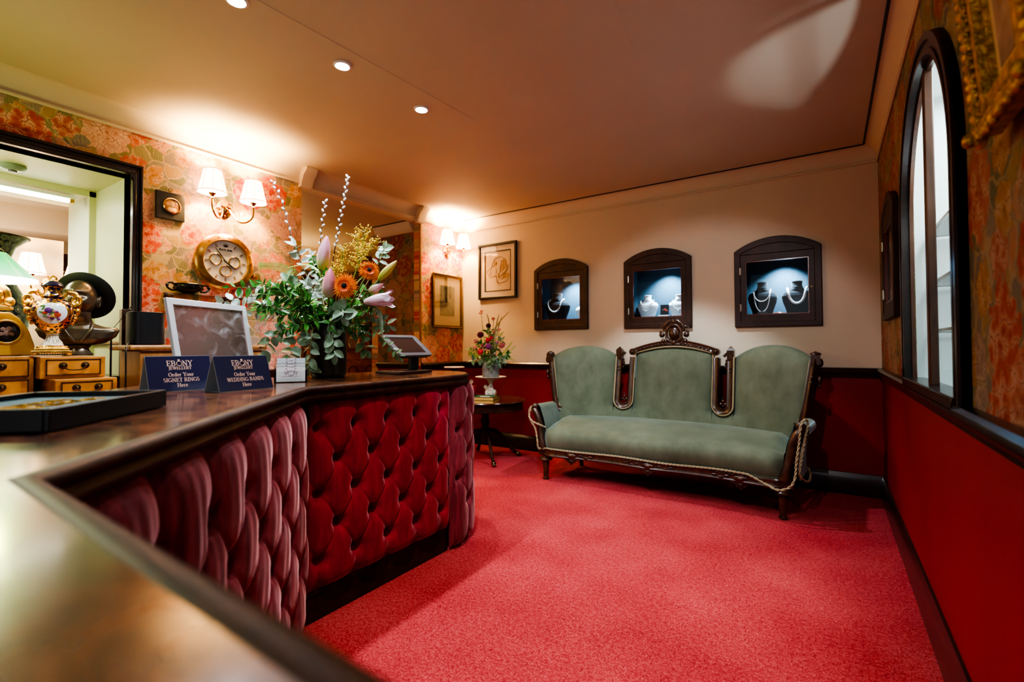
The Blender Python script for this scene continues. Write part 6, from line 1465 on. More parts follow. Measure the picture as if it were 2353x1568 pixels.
spray('eucalyptus_spray', 'eucalyptus spray reaching right below the open pink lily', [C0, V(820, 715, -.05), V(868, 712, -.07), V(900, 735, -.06)], 10, .046, .032, 'eucal', 'round', .2, start=.4)
spray('eucalyptus_spray', 'upright eucalyptus tip with pale round leaves above the mimosa', [V(790, 700, .06), V(835, 620, .07), V(862, 575, .06), V(872, 548, .05)], 8, .050, .036, 'eucal', 'round', .2, start=.55)
spray('eucalyptus_spray', 'cluster of big grey round leaves below the front orange gerbera', [C0, V(785, 715, -.13), V(805, 700, -.15), V(812, 715, -.16)], 9, .066, .056, 'eucal', 'round', .2, start=.3, spread=1.0)
spray('eucalyptus_spray', 'dark eucalyptus drooping at the right of the vase', [C0, V(805, 742, -.06), V(835, 760, -.08), V(850, 790, -.08)], 8, .054, .040, 'eucald', 'round', .2, start=.35)
spray('eucalyptus_spray', 'pale dusty leaved spray in the middle above the pink lily buds', [C0, V(748, 690, -.06), V(730, 655, -.06), V(712, 640, -.07)], 11, .050, .030, 'silverleaf', 'point', .3, start=.35)
spray('eucalyptus_spray', 'pale dusty leaved spray between the two pink lily buds', [C0, V(752, 690, -.08), V(752, 655, -.09), V(742, 632, -.09)], 11, .044, .028, 'silverleaf', 'point', .3, start=.35)
spray('eucalyptus_spray', 'grey eucalyptus filling the back of the bouquet left', [C0, V(690, 680, .05), V(655, 640, .06), V(640, 620, .06)], 10, .060, .046, 'eucal', 'round', .2, start=.4)
for k, (a, b, c, lab) in enumerate((
        ((690, 690, -.08), (640, 655, -.12), (560, 650, -.14), 'glossy green ruscus branch stretching left in front of the clock'),
        ((700, 690, -.10), (665, 660, -.12), (625, 640, -.12), 'glossy green ruscus branch curving up at the bouquet left'),
        ((705, 705, -.12), (665, 695, -.15), (630, 690, -.16), 'glossy green ruscus branch low on the bouquet left'),
        ((730, 690, -.12), (715, 670, -.14), (700, 650, -.15), 'dark glossy ruscus branch in the centre left of the bouquet'),
        ((742, 715, -.13), (728, 700, -.16), (702, 700, -.17), 'dark glossy ruscus branch above the hanging eucalyptus'),
        ((770, 705, -.10), (790, 690, -.13), (780, 735, -.15), 'dark glossy ruscus branch under the lily bud'),
        ((790, 710, -.06), (835, 690, -.08), (868, 690, -.09), 'dark glossy ruscus branch on the bouquet right'),
        ((725, 720, -.06), (690, 735, -.10), (665, 745, -.12), 'dark glossy ruscus branch drooping on the bouquet lower left'),
        ((775, 730, -.10), (820, 735, -.12), (850, 748, -.12), 'dark glossy ruscus branch drooping on the bouquet lower right'),
        ((745, 690, .06), (700, 650, .09), (680, 640, .09), 'dark glossy ruscus branch at the back of the bouquet'),
        ((775, 690, .06), (815, 650, .09), (850, 640, .10), ''), ((715, 690, -.14), (680, 672, -.18), (640, 668, -.19), ''), ((720, 705, -.16), (690, 715, -.20), (655, 712, -.21), ''),
        ((730, 700, -.15), (705, 680, -.19), (672, 652, -.19), ''), ((745, 700, -.14), (735, 680, -.19), (722, 672, -.20), ''), ((755, 720, -.14), (742, 728, -.19), (715, 735, -.20), ''), ((735, 695, -.02), (690, 665, -.03), (640, 640, -.03), ''), ((725, 700, -.02), (670, 690, -.04), (600, 690, -.05), ''), ((785, 715, -.10), (815, 712, -.14), (840, 720, -.15), ''))):
    spray('ruscus_branch', lab, [C0, V(*a), V(*b), V(*c)], 19, .052, .025, 'ruscus', 'point', .2, stem='stem', start=.22, spread=.9, rv_=.7)
mb = MB()
for k in range(170):
    a = rl.uniform(0, 2 * PI); r_ = rl.uniform(.04, .19); z = .25 + rl.uniform(-.02, .16) * (1 - r_ / .3); p = Vector((r_ * cos(a), r_ * .8 * sin(a), z)); leaf(mb, p * .8 + Vector((0, 0, .05)), Vector((cos(a), sin(a), rl.uniform(-.2, .9))) + rv3(.4), Vector((0, -.5, 1)) + rv3(.6), rl.uniform(.04, .07), rl.uniform(.018, .032), .2, 'point')
o = obj('packed_leaves', mb, MT['ruscus'], FOL[0]); o['kind'] = 'stuff'
# strap leaf, lily leaf and fern
def strap(name, label, pts, w, m, nrm=(0, -1, .3), cat='leaf'):
    P = spl(pts, 8); mb = MB(); n_ = len(P); vs = []; fs = []
    for i, p in enumerate(P):
        tg = (P[min(i + 1, n_ - 1)] - P[max(i - 1, 0)]).normalized(); s = tg.cross(Vector(nrm)).normalized(); u = i / (n_ - 1); hw = w / 2 * (sin(PI * min(1, .12 + u * .88)) ** .6); nn_ = s.cross(tg)
        for k in (-1, -.5, 0, .5, 1): vs.append(p + s * hw * k + nn_ * abs(k) * hw * .25)
    for i in range(n_ - 1):
        for k in range(4): fs.append((i * 5 + k, i * 5 + k + 1, (i + 1) * 5 + k + 1, (i + 1) * 5 + k))
    mb.add(vs, fs); return obj(name, mb, MT[m], FOL[0])
strap('aspidistra_leaf', 'broad dark green leaf arching up behind the silver eucalyptus', [V(735, 660, .07), V(722, 610, .08), V(705, 580, .08), V(690, 566, .08)], .075, 'ruscus')
strap('lily_leaf', 'narrow green lily leaf arching left from the upright bud', [V(742, 640, -.02), V(735, 612, -.04), V(712, 596, -.05), V(680, 600, -.06), V(655, 610, -.06)], .022, 'lime_leaf', (0, -.4, 1))
strap('lily_leaf', 'long green leaf drooping right below the open lily', [V(820, 690, -.08), V(855, 690, -.09), V(880, 708, -.09), V(885, 760, -.09)], .024, 'eucal', (0, -.4, 1))
strap('lily_leaf', 'dark narrow leaf crossing the rear gerbera', [V(800, 660, -.02), V(825, 630, -.03), V(850, 612, -.03)], .020, 'ruscus', (0, -.6, 1))
for lab, a, b in (('feathery fern frond reaching left below the willow stem', V(690, 620, .0), V(598, 594, -.02)), ('small fern frond hanging in front of the mirror edge', V(600, 720, -.14), V(512, 760, -.17))):
    mb = MB(); mid = (a + b) / 2 + Vector((0, 0, .02)); P = spl([C0.lerp(a, .55), a, mid, b], 10); mb.tube(P, .0012, 5); t = obj('fern_frond', mb, MT['stem'], FOL[0]); mb = MB()
    for i in range(14, len(P)):
        tg = (P[i] - P[i - 1]).normalized(); sd = tg.cross(Vector((0, -1, 0))).normalized(); l_ = .034 * (1 - abs(i - 18) / 26)
        for s in (-1, 1): leaf(mb, P[i], sd * s + tg * .6, Vector((0, -1, .4)), l_, .008, .1, 'point')
    obj('leaflets', mb, MT['lime_leaf'], t)
_nb = [0]
def nb(p, c=None, r_=.055):
    # each stem leaves the vase mouth at a spot of its own, on the side it leans to
    c = C0 if c is None else c; _nb[0] += 1; d = Vector((p.x - c.x, p.y - c.y, 0)); a = math.atan2(d.y, d.x) + .25 * ((_nb[0] * .618) % 1 - .5); q = r_ * (.35 + .65 * ((_nb[0] * .381) % 1)); return Vector((c.x + q * cos(a), c.y + q * sin(a), c.z - .01))
# pussy willow
MT['catkin'] = mat('silver_catkin', (.74, .72, .68), .7, sheen=.5)
for lab, pts, n_ in (('pussy willow stem leaning left towards the wall sconce', [C0, V(700, 640, .05), V(655, 530, .06), V(628, 440, .07), V(603, 386, .07)], 13),
                     ('shortest upright pussy willow stem with a hooked tip', [C0, V(722, 640, .06), V(718, 570, .06), V(724, 490, .06), V(731, 436, .06)], 14),
                     ('tallest pussy willow stem rising straight above the pink bud', [C0, V(748, 600, .06), V(760, 520, .06), V(774, 440, .06), V(785, 378, .06)], 19)):
    t = thing('pussy_willow', lab, 'willow stem', BQ, BR); pts = [nb(pts[-1])] + pts[1:]; P = spl(pts, 12); k_ = len(P); mb = MB(); mb.tube(P, [.0034 - .0022 * i / k_ for i in range(k_)], 6); obj('stem', mb, MT['twig'], t); mb = MB()
    for i in range(n_):
        f = .42 + .575 * i / (n_ - 1); x = f * (k_ - 1); j = min(int(x), k_ - 2); p = P[j].lerp(P[j + 1], x - j); tg = (P[j + 1] - P[j]).normalized(); s = 1 if i % 2 else -1; sd = tg.cross(Vector((0, -1, 0))).normalized()
        dd = (tg * .8 + sd * s * .5 + rv3(.2)).normalized(); mb.ball(p + dd * .010, (.0060, .0060, .0105), 8, dd.to_track_quat('Z', 'Y').to_matrix().to_4x4())
    obj('catkins', mb, MT['catkin'], t)
# lilies
def petalmat(name, stops, z0, z1, rough=.4):
    m, nt, b = newmat(name); tc = N(nt, 'ShaderNodeTexCoord'); sp = N(nt, 'ShaderNodeSeparateXYZ'); L(nt, tc.outputs['Object'], sp.inputs[0]); mr_ = N(nt, 'ShaderNodeMapRange'); L(nt, sp.outputs['Z'], mr_.inputs['Value']); mr_.inputs['From Min'].default_value = z0; mr_.inputs['From Max'].default_value = z1
    rp = ramp(nt, stops); L(nt, mr_.outputs[0], rp.inputs[0]); L(nt, rp.outputs[0], b.inputs['Base Color']); b.inputs['Roughness'].default_value = rough; b.inputs['Subsurface Weight'].default_value = .15; b.inputs['Subsurface Radius'].default_value = (.01, .004, .004); return m
MT['budpink'] = petalmat('pink_lily_bud', [(0, (.34, .48, .10)), (.25, (.55, .55, .24)), (.5, (.72, .42, .48)), (1, (.62, .24, .36))], 0, .15)
MT['budred'] = petalmat('rose_lily_bud', [(0, (.40, .45, .18)), (.3, (.58, .36, .34)), (.7, (.60, .16, .22)), (1, (.55, .12, .20))], 0, .15)
MT['budyel'] = petalmat('green_lily_bud', [(0, (.30, .40, .05)), (.5, (.60, .55, .10)), (1, (.62, .52, .22))], 0, .15)
MT['lilyopen'] = petalmat('pale_pink_petal', [(0, (.62, .45, .38)), (.3, (.78, .52, .62)), (1, (.82, .66, .76))], 0, .14)
def bud(label, p0, p1, r_, m, stemfrom=None):
    t = thing('lily_bud', label, 'lily bud', BQ, BR); d = p1 - p0; l_ = d.length; Tq = Matrix.Translation(p0) @ d.normalized().to_track_quat('Z', 'Y').to_matrix().to_4x4()
    def fn(u, v):
        a = 2 * PI * u; rr = r_ * (sin(PI * (.06 + .90 * v) ** .8) ** .8) * (1 + .10 * abs(cos(1.5 * a)) ** .6 - .05); return (rr * cos(a), rr * sin(a), l_ * v)
    mb = MB(); mb.grid(fn, 30, 20, closeu=True); o = obj('petals', mb, MT[m], t, sharp=180); o.matrix_local = Tq
    mb = MB(); s0 = nb(p0); mb.tube(spl([s0, s0.lerp(p0, .6), p0 + d * .03], 6), .0042, 7); obj('stem', mb, MT['stem'], t); return t
bud('large upright pink lily bud, tallest in the bouquet', V(742, 607, -.05), V(755, 530, -.05), .030, 'budpink')
bud('rose pink lily bud beside the front gerbera', V(778, 675, -.16), V(782, 612, -.16), .032, 'budred')
bud('yellow green lily bud pointing up to the right', V(870, 628, -.03), V(911, 585, -.03), .020, 'budyel')
bud('half hidden pink lily bud pointing right behind the front gerbera', V(846, 655, -.02), V(880, 638, -.02), .020, 'budred')
t = thing('lily_flower', 'opening pale pink lily pointing right towards the tablet', 'lily', BQ, BR); p0, p1 = V(845, 682, -.09), V(910, 673, -.09); d = p1 - p0; Tq = Matrix.Translation(p0) @ d.normalized().to_track_quat('Z', 'Y').to_matrix().to_4x4()
for k in range(6):
    mb = MB(); a0 = 2 * PI * k / 6; l_ = d.length
    def pf(u, v):
        a = a0 + (u - .5) * 1.25 * (1 - .35 * v); rr = .010 + .022 * sin(PI * min(1, v * .75)) ** .8 + (.020 * max(0, v - .78) / .22 if k % 2 else .008 * max(0, v - .8) / .2); return (rr * cos(a), rr * sin(a), l_ * v * (1 - .10 * abs(u - .5) * 2 * v))
    mb.grid(pf, 6, 14); o = obj('petal', mb, MT['lilyopen'], t, sharp=180); o.matrix_local = Tq
mb = MB(); mb.tube(spl([nb(p0), V(820, 700, -.07), p0 + d * .05], 6), .005, 7); obj('stem', mb, MT['stem'], t)
# gerberas
MT['gerb'] = mat('orange_petal', (.92, .24, .02), .5, var=.15, vscale=60); MT['gerbd'] = mat('inner_petal', (.75, .12, .02), .6); MT['gerbc'] = mat('dark_flower_centre', (.012, .006, .006), .8)
def gerbera(label, p, face, r_):
    t = thing('gerbera', label, 'gerbera', BQ, BR); Tq = Matrix.Translation(p) @ Vector(face).normalized().to_track_quat('Z', 'Y').to_matrix().to_4x4()
    mb = MB()
    for ring_, (n_, rr, z, w_) in enumerate(((34, r_, -.004, .0105), (30, r_ * .90, .001, .0100), (28, r_ * .62, .005, .0075))):
        for k in range(n_):
            a = 2 * PI * (k + .5 * ring_) / n_ + rl.uniform(-.04, .04); c, s = cos(a), sin(a); q = rl.uniform(.93, 1.05); leaf(mb, (c * r_ * .2, s * r_ * .2, z), (c, s, .10 + .10 * ring_), (0, 0, 1), (rr - r_ * .2) * q, w_, -.1, 'strap', .10)
    o = obj('petals', mb, MT['gerb'], t); o.matrix_local = Tq
    mb = MB(); mb.lathe([(r_ * .44, .002), (r_ * .42, .008), (r_ * .30, .010), (.0001, .010)], 24)
    for k in range(34): a = 2 * PI * k / 34; leaf(mb, (cos(a) * r_ * .28, sin(a) * r_ * .28, .009), (cos(a), sin(a), .5), (0, 0, 1), r_ * .24, .004, 0, 'strap')
    o = obj('inner_florets', mb, MT['gerbd'], t); o.matrix_local = Tq
    mb = MB(); mb.ball((0, 0, .008), (r_ * .21, r_ * .21, .006), 14); o = obj('flower_centre', mb, MT['gerbc'], t); o.matrix_local = Tq
    mb = MB(); back = p - Vector(face).normalized() * .03; b0 = nb(p); mb.tube(spl([b0, b0.lerp(back, .6) + Vector((0, .01, 0)), back, p - Vector(face).normalized() * .006], 6), .0042, 7); obj('stem', mb, MT['stem'], t)
gerbera('front orange gerbera with a black centre facing the camera', V(814, 650, -.17), (.03, -1, .06), .068)
gerbera('rear orange gerbera turned right, partly behind the mimosa', V(846, 606, -.02), (.45, -.8, .25), .058)
# mimosa
MT['mimosa'] = mat('mimosa_yellow', (.78, .52, .06), .8)
for lab, pts in (('upright yellow mimosa sprig at the bouquet top', [V(790, 690, .0), V(815, 600, .0), V(828, 550, .0), V(834, 512, .0)]), ('yellow mimosa sprig leaning left of the top one', [V(790, 690, .02), V(808, 610, .02), V(815, 560, .02), V(812, 522, .02)]), ('yellow mimosa spray above the rear gerbera', [V(790, 680, -.03), V(820, 610, -.04), V(848, 565, -.05), V(868, 545, -.05)]), ('yellow mimosa spray over the lily bud to its right', [V(780, 690, -.08), V(790, 630, -.09), V(796, 590, -.09), V(800, 565, -.09)]), ('yellow mimosa sprig low beside the upright bud', [V(770, 690, -.04), V(765, 640, -.05), V(772, 615, -.05), V(782, 605, -.05)])):
    t = thing('mimosa_sprig', lab, 'mimosa', BQ, BR); pts = [nb(pts[-1])] + pts[1:]; P = spl(pts, 8); mb = MB(); mb.tube(P, .0016, 5); ms = MB()
    for i in range(9, len(P), 1):
        for s in (-1, 1):
            d = (Vector((s * rl.uniform(.3, 1), rl.uniform(-.8, .5), rl.uniform(.0, 1))) ).normalized(); l_ = rl.uniform(.02, .05); q = P[i] + d * l_; mb.tube([P[i], q], .0008, 4)
            for k in range(4): ms.ball(P[i].lerp(q, .4 + .2 * k) + rv3(.005), rl.uniform(.0030, .0046), 6)
    obj('stem', mb, MT['lime_leaf'], t); o = obj('blossom', ms, MT['mimosa'], t); o['kind'] = 'stuff'
# ------------------------------------------------------------------ round table, tazza and second arrangement
tbx, tby, tbz = -2.83, 3.80, .585
rt = thing('pedestal_table', 'round mahogany pedestal table in the corner between counter and sofa', 'table', (tbx, tby, 0))
mb = MB(); mb.lathe([(.0001, tbz - .020), (.385, tbz - .020), (.398, tbz - .014), (.402, tbz - .007), (.398, tbz), (.390, tbz + .0), (.0001, tbz)], 64); obj('tabletop', mb, MT['counter'], rt, sharp=40)
mb = MB(); mb.lathe([(.372, tbz - .021), (.372, tbz - .078), (.378, tbz - .082), (.378, tbz - .090), (.370, tbz - .094), (.30, tbz - .094)], 64, cap=False); obj('drum_frieze', mb, MT['mould'], rt, sharp=40)
mb = MB(); mb.lathe([(.10, tbz - .094), (.05, tbz - .11), (.034, .42), (.045, .36), (.030, .33), (.050, .28), (.060, .22), (.045, .19), (.04, .17)], 24); obj('pedestal', mb, MT['mould'], rt, sharp=50)
fa = math.atan2(3.575 - tby, -2.565 - tbx)
for k in range(4):
    a = fa + k * PI / 2; d = Vector((cos(a), sin(a), 0)); P = spl([d * .03 + Vector((0, 0, .27)), d * .10 + Vector((0, 0, .265)), d * .19 + Vector((0, 0, .18)), d * .27 + Vector((0, 0, .085)), d * .325 + Vector((0, 0, .036))], 6)
    mb = MB(); mb.tube(P, [.026 - .010 * i / len(P) for i in range(len(P))], 8, flat=.75, up=(0, 0, 1)); lg = obj('leg', mb, MT['mould'], rt)
    mb = MB(); mb.ball(d * .335 + Vector((0, 0, .032)), (.028, .022, .022), 10, Matrix.Rotation(a, 4, 'Z')); mb.ball(d * .352 + Vector((0, 0, .018)), (.016, .018, .018), 8)
    for s in (-1, 0, 1): mb.ball(d * .362 + Vector((-sin(a), cos(a), 0)) * s * .012 + Vector((0, 0, .020)), .008, 7)
    o = obj('paw_castor', mb, MT['antbrass']); o.parent = lg
def book(label, loc, rz, w, d, h, m, lab=False):
    t = thing('book', label, 'book', loc, rz, 'books on the round table'); mb = MB(); mb.bb(-w / 2, w / 2, -d / 2, d / 2, 0, .003); mb.bb(-w / 2, w / 2, -d / 2, d / 2, h - .003, h); mb.bb(-w / 2, w / 2, d / 2 - .004, d / 2, 0, h); obj('cover', mb, MT[m], t, smooth=False)
    mb = MB(); mb.bb(-w / 2 + .004, w / 2 - .004, -d / 2 + .004, d / 2 - .004, .003, h - .003); obj('page_block', mb, MT['gilted'], t, smooth=False); return t
MT['gilted'] = mat('gilt_page_edge', (.66, .44, .14), .45, .2, stretch=(1, 1, 40), var=.15, vscale=20); MT['greencloth'] = mat('green_cloth', (.008, .085, .050), .7); MT['tancloth'] = mat('tan_cloth', (.42, .24, .07), .6)
bz_ = R(20)
book('tan book lowest on the round table, under the green one', (-2.73, 3.545, tbz + .001), bz_, .36, .20, .026, 'tancloth'); bk2 = book('green covered book with gilt page edges under the cranberry jar', (-2.735, 3.555, tbz + .028), bz_, .36, .20, .030, 'greencloth')
mb = MB(); mb.box((.09, -.055, .0312), (.09, .035, .002)); o = obj('white_label', mb, MT['card'], bk2)
mb = MB(); mb.tube([(-2.566, 3.600, tbz + .002), (-2.560, 3.602, tbz + .10)], .0035, 8); mb.ball((-2.560, 3.602, tbz + .104), .006, 8); mb.lathe([(.012, 0), (.010, .004), (.004, .006)], 12, (-2.566, 3.600, tbz + .0005)); o = obj('hat_pin', mb, MT['gold']); tag(o, 'thin upright gilt pin beside the two books', 'pin')
jr = thing('cranberry_jar', 'small cranberry cut glass jar with a clear stopper on the green book', 'jar', (-2.80, 3.545, tbz + .059)); mb = MB(); mb.lathe([(.0001, 0), (.040, 0), (.046, .004), (.058, .035), (.060, .055), (.050, .072), (.044, .074), (.038, .070), (.048, .05), (.0001, .01)], 14); obj('jar_body', mb, MT['redglass'], jr, sharp=20)
mb = MB(); mb.lathe([(.050, .075), (.046, .084), (.022, .094), (.012, .098), (.0001, .099)], 14); ld = obj('jar_lid', mb, MT['redglass'], jr, sharp=20); mb = MB(); mb.lathe([(.008, .098), (.007, .108), (.016, .122), (.019, .134), (.012, .146), (.0001, .148)], 10); obj('stopper_knob', mb, MT['crystal'], ld, sharp=20)
tz_ = thing('figural_tazza', 'white parian tazza with a cherub figure stem on the round table', 'cake stand', (-2.815, 3.875, tbz + .001)); MT['parian'] = mat('parian_ware', (.66, .62, .52), .55, bump=.2, bscale=60)
mb = MB(); mb.lathe([(.0001, 0), (.085, 0), (.088, .008), (.080, .018), (.070, .024), (.0001, .026)], 28); mb.ball((.0, -.0, .055), (.060, .045, .036), 14); mb.ball((.040, -.01, .060), (.034, .032, .034), 12); mb.ball((-.035, -.005, .060), (.030, .028, .032), 12); mb.ball((-.056, -.012, .112), (.021, .020, .022), 12)
mb.tube(spl([(-.045, -.01, .10), (-.02, -.015, .088), (.018, -.02, .095), (.036, -.02, .078)], 5), [.020] * 5 + [.024] * 5 + [.020] * 6, 10); mb.tube(spl([(-.03, -.015, .10), (.0, -.035, .115), (.02, -.02, .14)], 5), .010, 8); mb.tube(spl([(.03, -.03, .08), (.045, -.045, .055), (.03, -.05, .03)], 5), .013, 8); mb.tube(spl([(-.01, -.03, .075), (-.02, -.05, .05), (.0, -.055, .03)], 5), .013, 8)
mb.lathe([(.036, .07), (.026, .10), (.020, .13), (.019, .15), (.030, .172), (.044, .186), (.052, .192)], 18); obj('cherub_stem', mb, MT['parian'], tz_, sharp=60)
mb = MB(); mb.lathe([(.04, .192), (.10, .199), (.150, .210), (.156, .216), (.150, .219), (.10, .209), (.0001, .206)], 40); obj('plate', mb, MT['parian'], tz_, sharp=60)
B2 = Vector((-2.815, 3.875, tbz + .2125)); P2S = .00377
def L2(px, py, dd=0): return Vector(((px - 1128) * P2S, dd, (866 - py) * P2S))
v2 = thing('stone_vase', 'grey stoneware vase of mixed flowers standing on the white tazza', 'vase', B2, BR); mb = MB(); mb.lathe([(.0001, 0), (.078, 0), (.084, .006), (.086, .10), (.080, .130), (.066, .148), (.062, .150), (.058, .146), (.07, .10), (.0001, .02)], 32); obj('vase_body', mb, mat('grey_stoneware', (.24, .25, .24), .5, var=.35, vscale=18), v2)
C2 = L2(1128, 832)
FOL[0] = thing('mixed_foliage', 'mixed leaves and grass blades of the small arrangement in the stone vase', 'foliage', B2, BR)
def spray2(*a, **k):
    global BQ
    s_ = BQ; BQ = B2; t = spray(*a, **k); BQ = s_; return t
for lab, a, b, m in (('dark foliage spray low on the left of the small arrangement', (1105, 820, -.03), (1080, 822, -.05), 'eucald'), ('bright yellow green foliage at the left of the small arrangement', (1100, 810, 0), (1072, 795, 0), 'lime_leaf'), ('dark foliage spray at the right of the small arrangement', (1150, 815, -.03), (1172, 805, -.05), 'ruscus'), ('dark foliage rising in the middle of the small arrangement', (1126, 790, -.02), (1122, 745, -.02), 'ruscus'), ('foliage spray spilling over the front of the stone vase', (1130, 815, -.10), (1130, 838, -.12), 'eucald'), ('broad leafed foliage right of centre in the small arrangement', (1140, 795, -.05), (1158, 768, -.04), 'eucald'), ('dark foliage left of centre in the small arrangement', (1112, 795, -.05), (1098, 775, -.05), 'ruscus'), ('foliage spray at the back of the small arrangement', (1135, 780, .06), (1140, 740, .07), 'eucald'), ('drooping foliage at lower right of the small arrangement', (1150, 828, -.05), (1165, 822, -.06), 'eucal')):
    spray2('foliage_spray', lab, [C2, L2(*a), L2(*b)], 15, .062, .034, m, 'point', .2, stem='stem', start=.15, rv_=.8)
def flower2(name, label, cat, px, py, dd, build, m):
    t = thing(name, label, cat, B2, BR); p = L2(px, py, dd); mb = MB(); mb.M = Matrix.Translation(p); build(mb); mb.M = None; obj('bloom', mb, MT[m], t); mb = MB(); b0 = nb(p, C2, .045); mb.tube(spl([b0, b0.lerp(p, .6) + Vector((0, .008, 0)), p + Vector((0, .004, -.004))], 6), .0024, 6); obj('stem', mb, MT['stem'], t)
def pom(r_):
    def f(mb):
        mb.ball((0, 0, 0), r_ * .85, 12); n_ = 90
        for k in range(n_):
            z = 1 - 2 * (k + .5) / n_; a = k * 2.399; s = math.sqrt(1 - z * z); mb.ball((s * cos(a) * r_ * .88, s * sin(a) * r_ * .88, z * r_ * .88), r_ * .20, 5)
    return f
def rosef(r_):
    def f(mb):
        for k in range(9):
            a = k * 2.4; q = r_ * (.25 + .075 * k); mb.ball((cos(a) * q * .6, -.010 + sin(a) * q * .25, sin(a) * q * .6), (r_ * .5, r_ * .22, r_ * .5), 8, Matrix.Rotation(a, 4, 'Y'))
    return f
def cluster(r_, n_=16):
    def f(mb):
        for k in range(n_): mb.ball(rv3(r_) * .8 + Vector((0, 0, 0)), (r_ * .35, r_ * .35, r_ * .22), 6)
    return f
MT['plum'] = mat('plum_petal', (.16, .010, .055), .6); MT['dplum'] = mat('dark_plum_petal', (.075, .006, .020), .6); MT['violet'] = mat('violet_petal', (.26, .055, .24), .6); MT['redp'] = mat('red_petal', (.52, .015, .035), .5); MT['pinkp'] = mat('pink_statice', (.62, .16, .24), .7); MT['lilac'] = mat('lilac_petal', (.52, .24, .44), .7); MT['dusky'] = mat('dusky_rose_petal', (.42, .10, .11), .5); MT['whitep'] = mat('white_blossom', (.75, .75, .70), .7)
flower2('dahlia', 'highest dark plum pompon dahlia of the small arrangement', 'dahlia', 1122, 730, 0, pom(.024), 'dplum'); flower2('dahlia', 'large plum pompon dahlia at the left of the small arrangement', 'dahlia', 1101, 754, -.03, pom(.030), 'plum'); flower2('dahlia', 'violet pompon dahlia at the centre of the small arrangement', 'dahlia', 1123, 785, -.10, pom(.030), 'violet')
flower2('rose', 'bright red rose low on the left of the small arrangement', 'rose', 1102, 798, -.10, rosef(.034), 'redp'); flower2('rose', 'dusky pink rose at the right of the small arrangement', 'rose', 1158, 782, -.06, rosef(.032), 'dusky'); flower2('rose', 'crimson rose above the violet dahlia', 'rose', 1121, 768, -.06, rosef(.026), 'redp'); flower2('rose', 'small crimson rose just above the other crimson one', 'rose', 1130, 762, -.04, rosef(.022), 'redp')
for lab, px, py, r_, m in (('pink statice head at the very top left of the small arrangement', 1103, 694, .020, 'pinkp'), ('pink statice head at the top centre below the dog drawing', 1136, 713, .018, 'pinkp'), ('pink statice head at the right shoulder of the small arrangement', 1151, 741, .014, 'pinkp'), ('pink statice head in the middle of the small arrangement', 1137, 745, .014, 'pinkp'), ('pink flower cluster at the far left of the small arrangement', 1090, 771, .024, 'pinkp'), ('small pink flower below the far left cluster', 1088, 788, .016, 'pinkp'), ('flat pink flower left of the violet dahlia', 1108, 783, .020, 'pinkp'), ('lilac flower right of centre in the small arrangement', 1147, 774, .020, 'lilac'), ('white blossom in the lower middle of the small arrangement', 1140, 803, .014, 'whitep'), ('white blossom just below and right of the other white one', 1147, 813, .014, 'whitep')):
    flower2('small_flower', lab, 'flower', px, py, -.05, cluster(r_), m)
BQs = BQ; BQ = B2
for lab, a, b in (('long pale grass blade reaching up to the dog drawing', (1140, 740, 0), (1180, 690, 0)), ('upright pale grass blade, left of the longest one', (1142, 735, .02), (1151, 698, .02)), ('thin pale grass blade between the two top statice heads', (1126, 740, .02), (1118, 696, .02)), ('upright pale grass blade close to the longest one', (1146, 745, .01), (1158, 703, .01)), ('broad green grass blade at right of the small arrangement', (1168, 795, -.03), (1187, 770, -.03)), ('green grass blade pointing furthest right', (1170, 805, -.04), (1196, 782, -.04)), ('low green grass blade lying over the dado rail', (1165, 815, -.05), (1193, 823, -.05)), ('green grass blade pointing up right by the dusky rose', (1150, 765, 0), (1163, 745, 0)), ('thin yellowish stem pointing far left', (1095, 800, 0), (1066, 780, 0))):
    strap('grass_blade', lab, [C2, L2(*a), L2(*b)], .013, 'lime_leaf' if 'green' in lab else 'palestem', cat='grass blade')
BQ = BQs
# pale topped stand glimpsed beyond the counter end
st_ = thing('pedestal_stand', 'slim round stand with a cream top just beyond the counter end', 'stand', (-3.335, 3.93, 0)); mb = MB(); mb.lathe([(.0001, .878), (.105, .878), (.110, .884), (.105, .890), (.0001, .890)], 32); obj('stand_top', mb, MT['matb'], st_, sharp=40); mb = MB(); mb.lathe([(.075, 0), (.075, .015), (.020, .03), (.014, .40), (.020, .45), (.014, .5), (.018, .84), (.05, .877)], 20); obj('column', mb, MT['mould'], st_, sharp=40)
# ------------------------------------------------------------------ lights
def lamp(name, kind, loc, power, col=(1, 1, 1), size=.1, target=None, spot=None, blend=.5, sizey=None):
    l = bpy.data.lights.new(name, kind); l.energy = power; l.color = col
    o = bpy.data.objects.new(name, l); COL.objects.link(o); o.location = loc
    if kind == 'AREA':
        l.size = size
        if sizey: l.shape = 'RECTANGLE'; l.size_y = sizey
    elif kind == 'SPOT': l.spot_size = R(spot); l.spot_blend = blend; l.shadow_soft_size = size
    else: l.shadow_soft_size = size
    if target is not None:
        d = Vector(target) - Vector(loc); o.rotation_euler = d.to_track_quat('-Z', 'Y').to_euler()
    return o
COOL = (.82, .90, 1.0); WARM = (1, .64, .27)
for x, y in ((-2.04, 1.01), (-2.06, 1.555), (-2.05, 2.11)):
    lamp('ceiling_and_fill_spot', 'SPOT', (x, y, ZT - .03), 50, COOL, .03, (x, y, 0), 122, .6)
lamp('ceiling_and_fill_spot', 'SPOT', (-2.0, .45, ZT - .03), 20, COOL, .03, (-2.0, .45, 0), 100, .6)
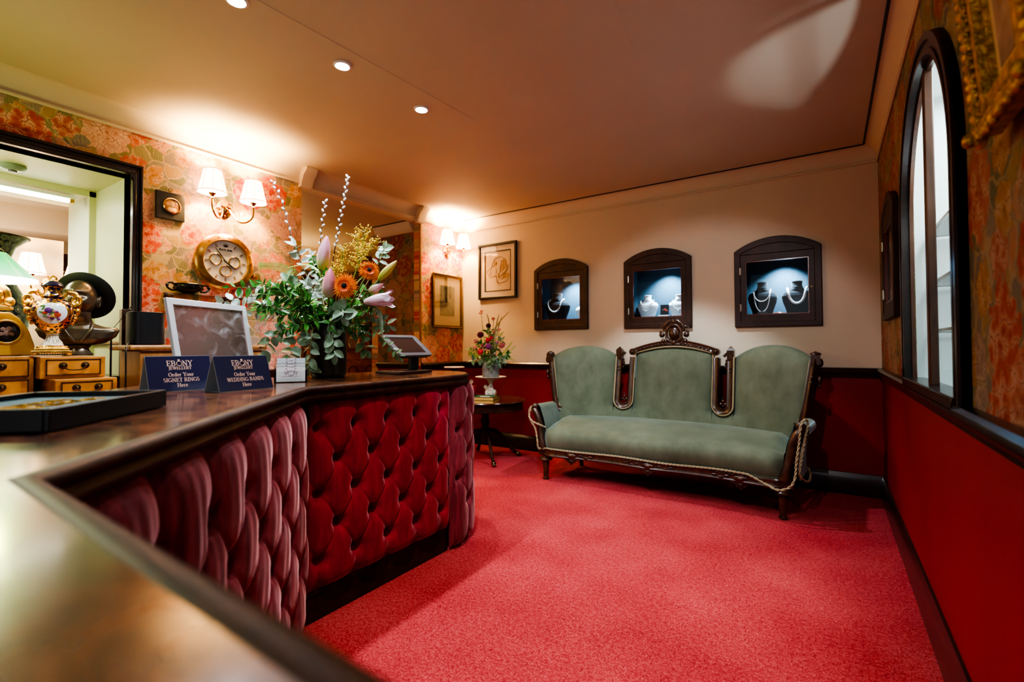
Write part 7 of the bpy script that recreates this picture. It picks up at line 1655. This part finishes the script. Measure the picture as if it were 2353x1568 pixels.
# carpet pool and the beams thrown on the sofa and back wall
lamp('ceiling_and_fill_spot', 'SPOT', (-.80, .75, ZT - .03), 125, (1, .92, .84), .03, (-.95, 1.70, 0), 60, .85)
lamp('ceiling_and_fill_spot', 'SPOT', (-.35, .20, ZT - .03), 11, (1, .90, .80), .05, (-.6, 1.1, 0), 90, .8)
lamp('ceiling_and_fill_spot', 'SPOT', (-.45, .75, 2.45), 55, (.95, .95, 1), .02, (-.95, 4.2, .75), 47, .35)
lamp('ceiling_and_fill_spot', 'SPOT', (-.75, 1.1, ZT - .03), 60, COOL, .02, (-2.2, 3.3, .3), 44, .25)
lamp('ceiling_and_fill_spot', 'SPOT', (-1.05, 3.35, ZT - .04), 75, COOL, .04, (-1.08, 3.60, 0), 80, .35)  # added spot without a fixture, brightens the sofa seat and lower wall
for x, y, z in SCONCE_BULBS:
    lamp('sconce_bulb', 'POINT', (x, y, z), 36 if x > -4 else 8, WARM, .025)
for cx, cz in CABS:
    lamp('cabinet_light', 'SPOT', (cx + .05, YB + .12, cz + WZ1 + .035), 46.0, (.55, .80, 1.0), .012, (cx + .03, YB + .265, cz + .22), 100, .9)
lamp('recess_tube_light', 'AREA', (-4.40, .45, OZ1 - .08), 16, (.93, 1, .86), .25, (-4.3, .45, 0), sizey=1.1)
lamp('added_green_fill', 'POINT', (-3.12, .50, ZD + .60), 5, (.80, .95, .25), .06)  # added green light above the lamp, tints the ceiling
lamp('recess_light', 'POINT', (-3.85, .15, 2.0), 6, (.95, 1, .62), .08)
for y in (2.0, 2.4, 2.8): lamp('case_light', 'AREA', (.66, y, 2.27), 5, (.85, .97, 1), .28, (.62, y, 0))
lamp('case_spot_light', 'SPOT', (.74, 2.25, 1.00), 42, (.80, .95, 1), .05, (.13, 2.85, 2.55), 36, .5)
lamp('added_front_fill', 'AREA', (-.2, YF + .1, 1.7), 8, (.92, .96, 1.0), 1.8, (-1.0, 3.5, 1.0), sizey=1.3)  # added fill from behind the camera, not a window
lamp('back_room_light', 'POINT', (-5.6, 3.4, 1.9), 17, WARM, .15)
lamp('back_room_light', 'POINT', (-5.9, .9, 1.8), 16, (1, .75, .5), .15)
w = bpy.data.worlds.new('world'); SC.world = w; w.use_nodes = True
bg = w.node_tree.nodes['Background']; bg.inputs[0].default_value = (.9, .75, .62, 1); bg.inputs[1].default_value = .05
SC.view_settings.view_transform = 'AgX'; SC.view_settings.look = 'AgX - High Contrast'; SC.view_settings.exposure = .68
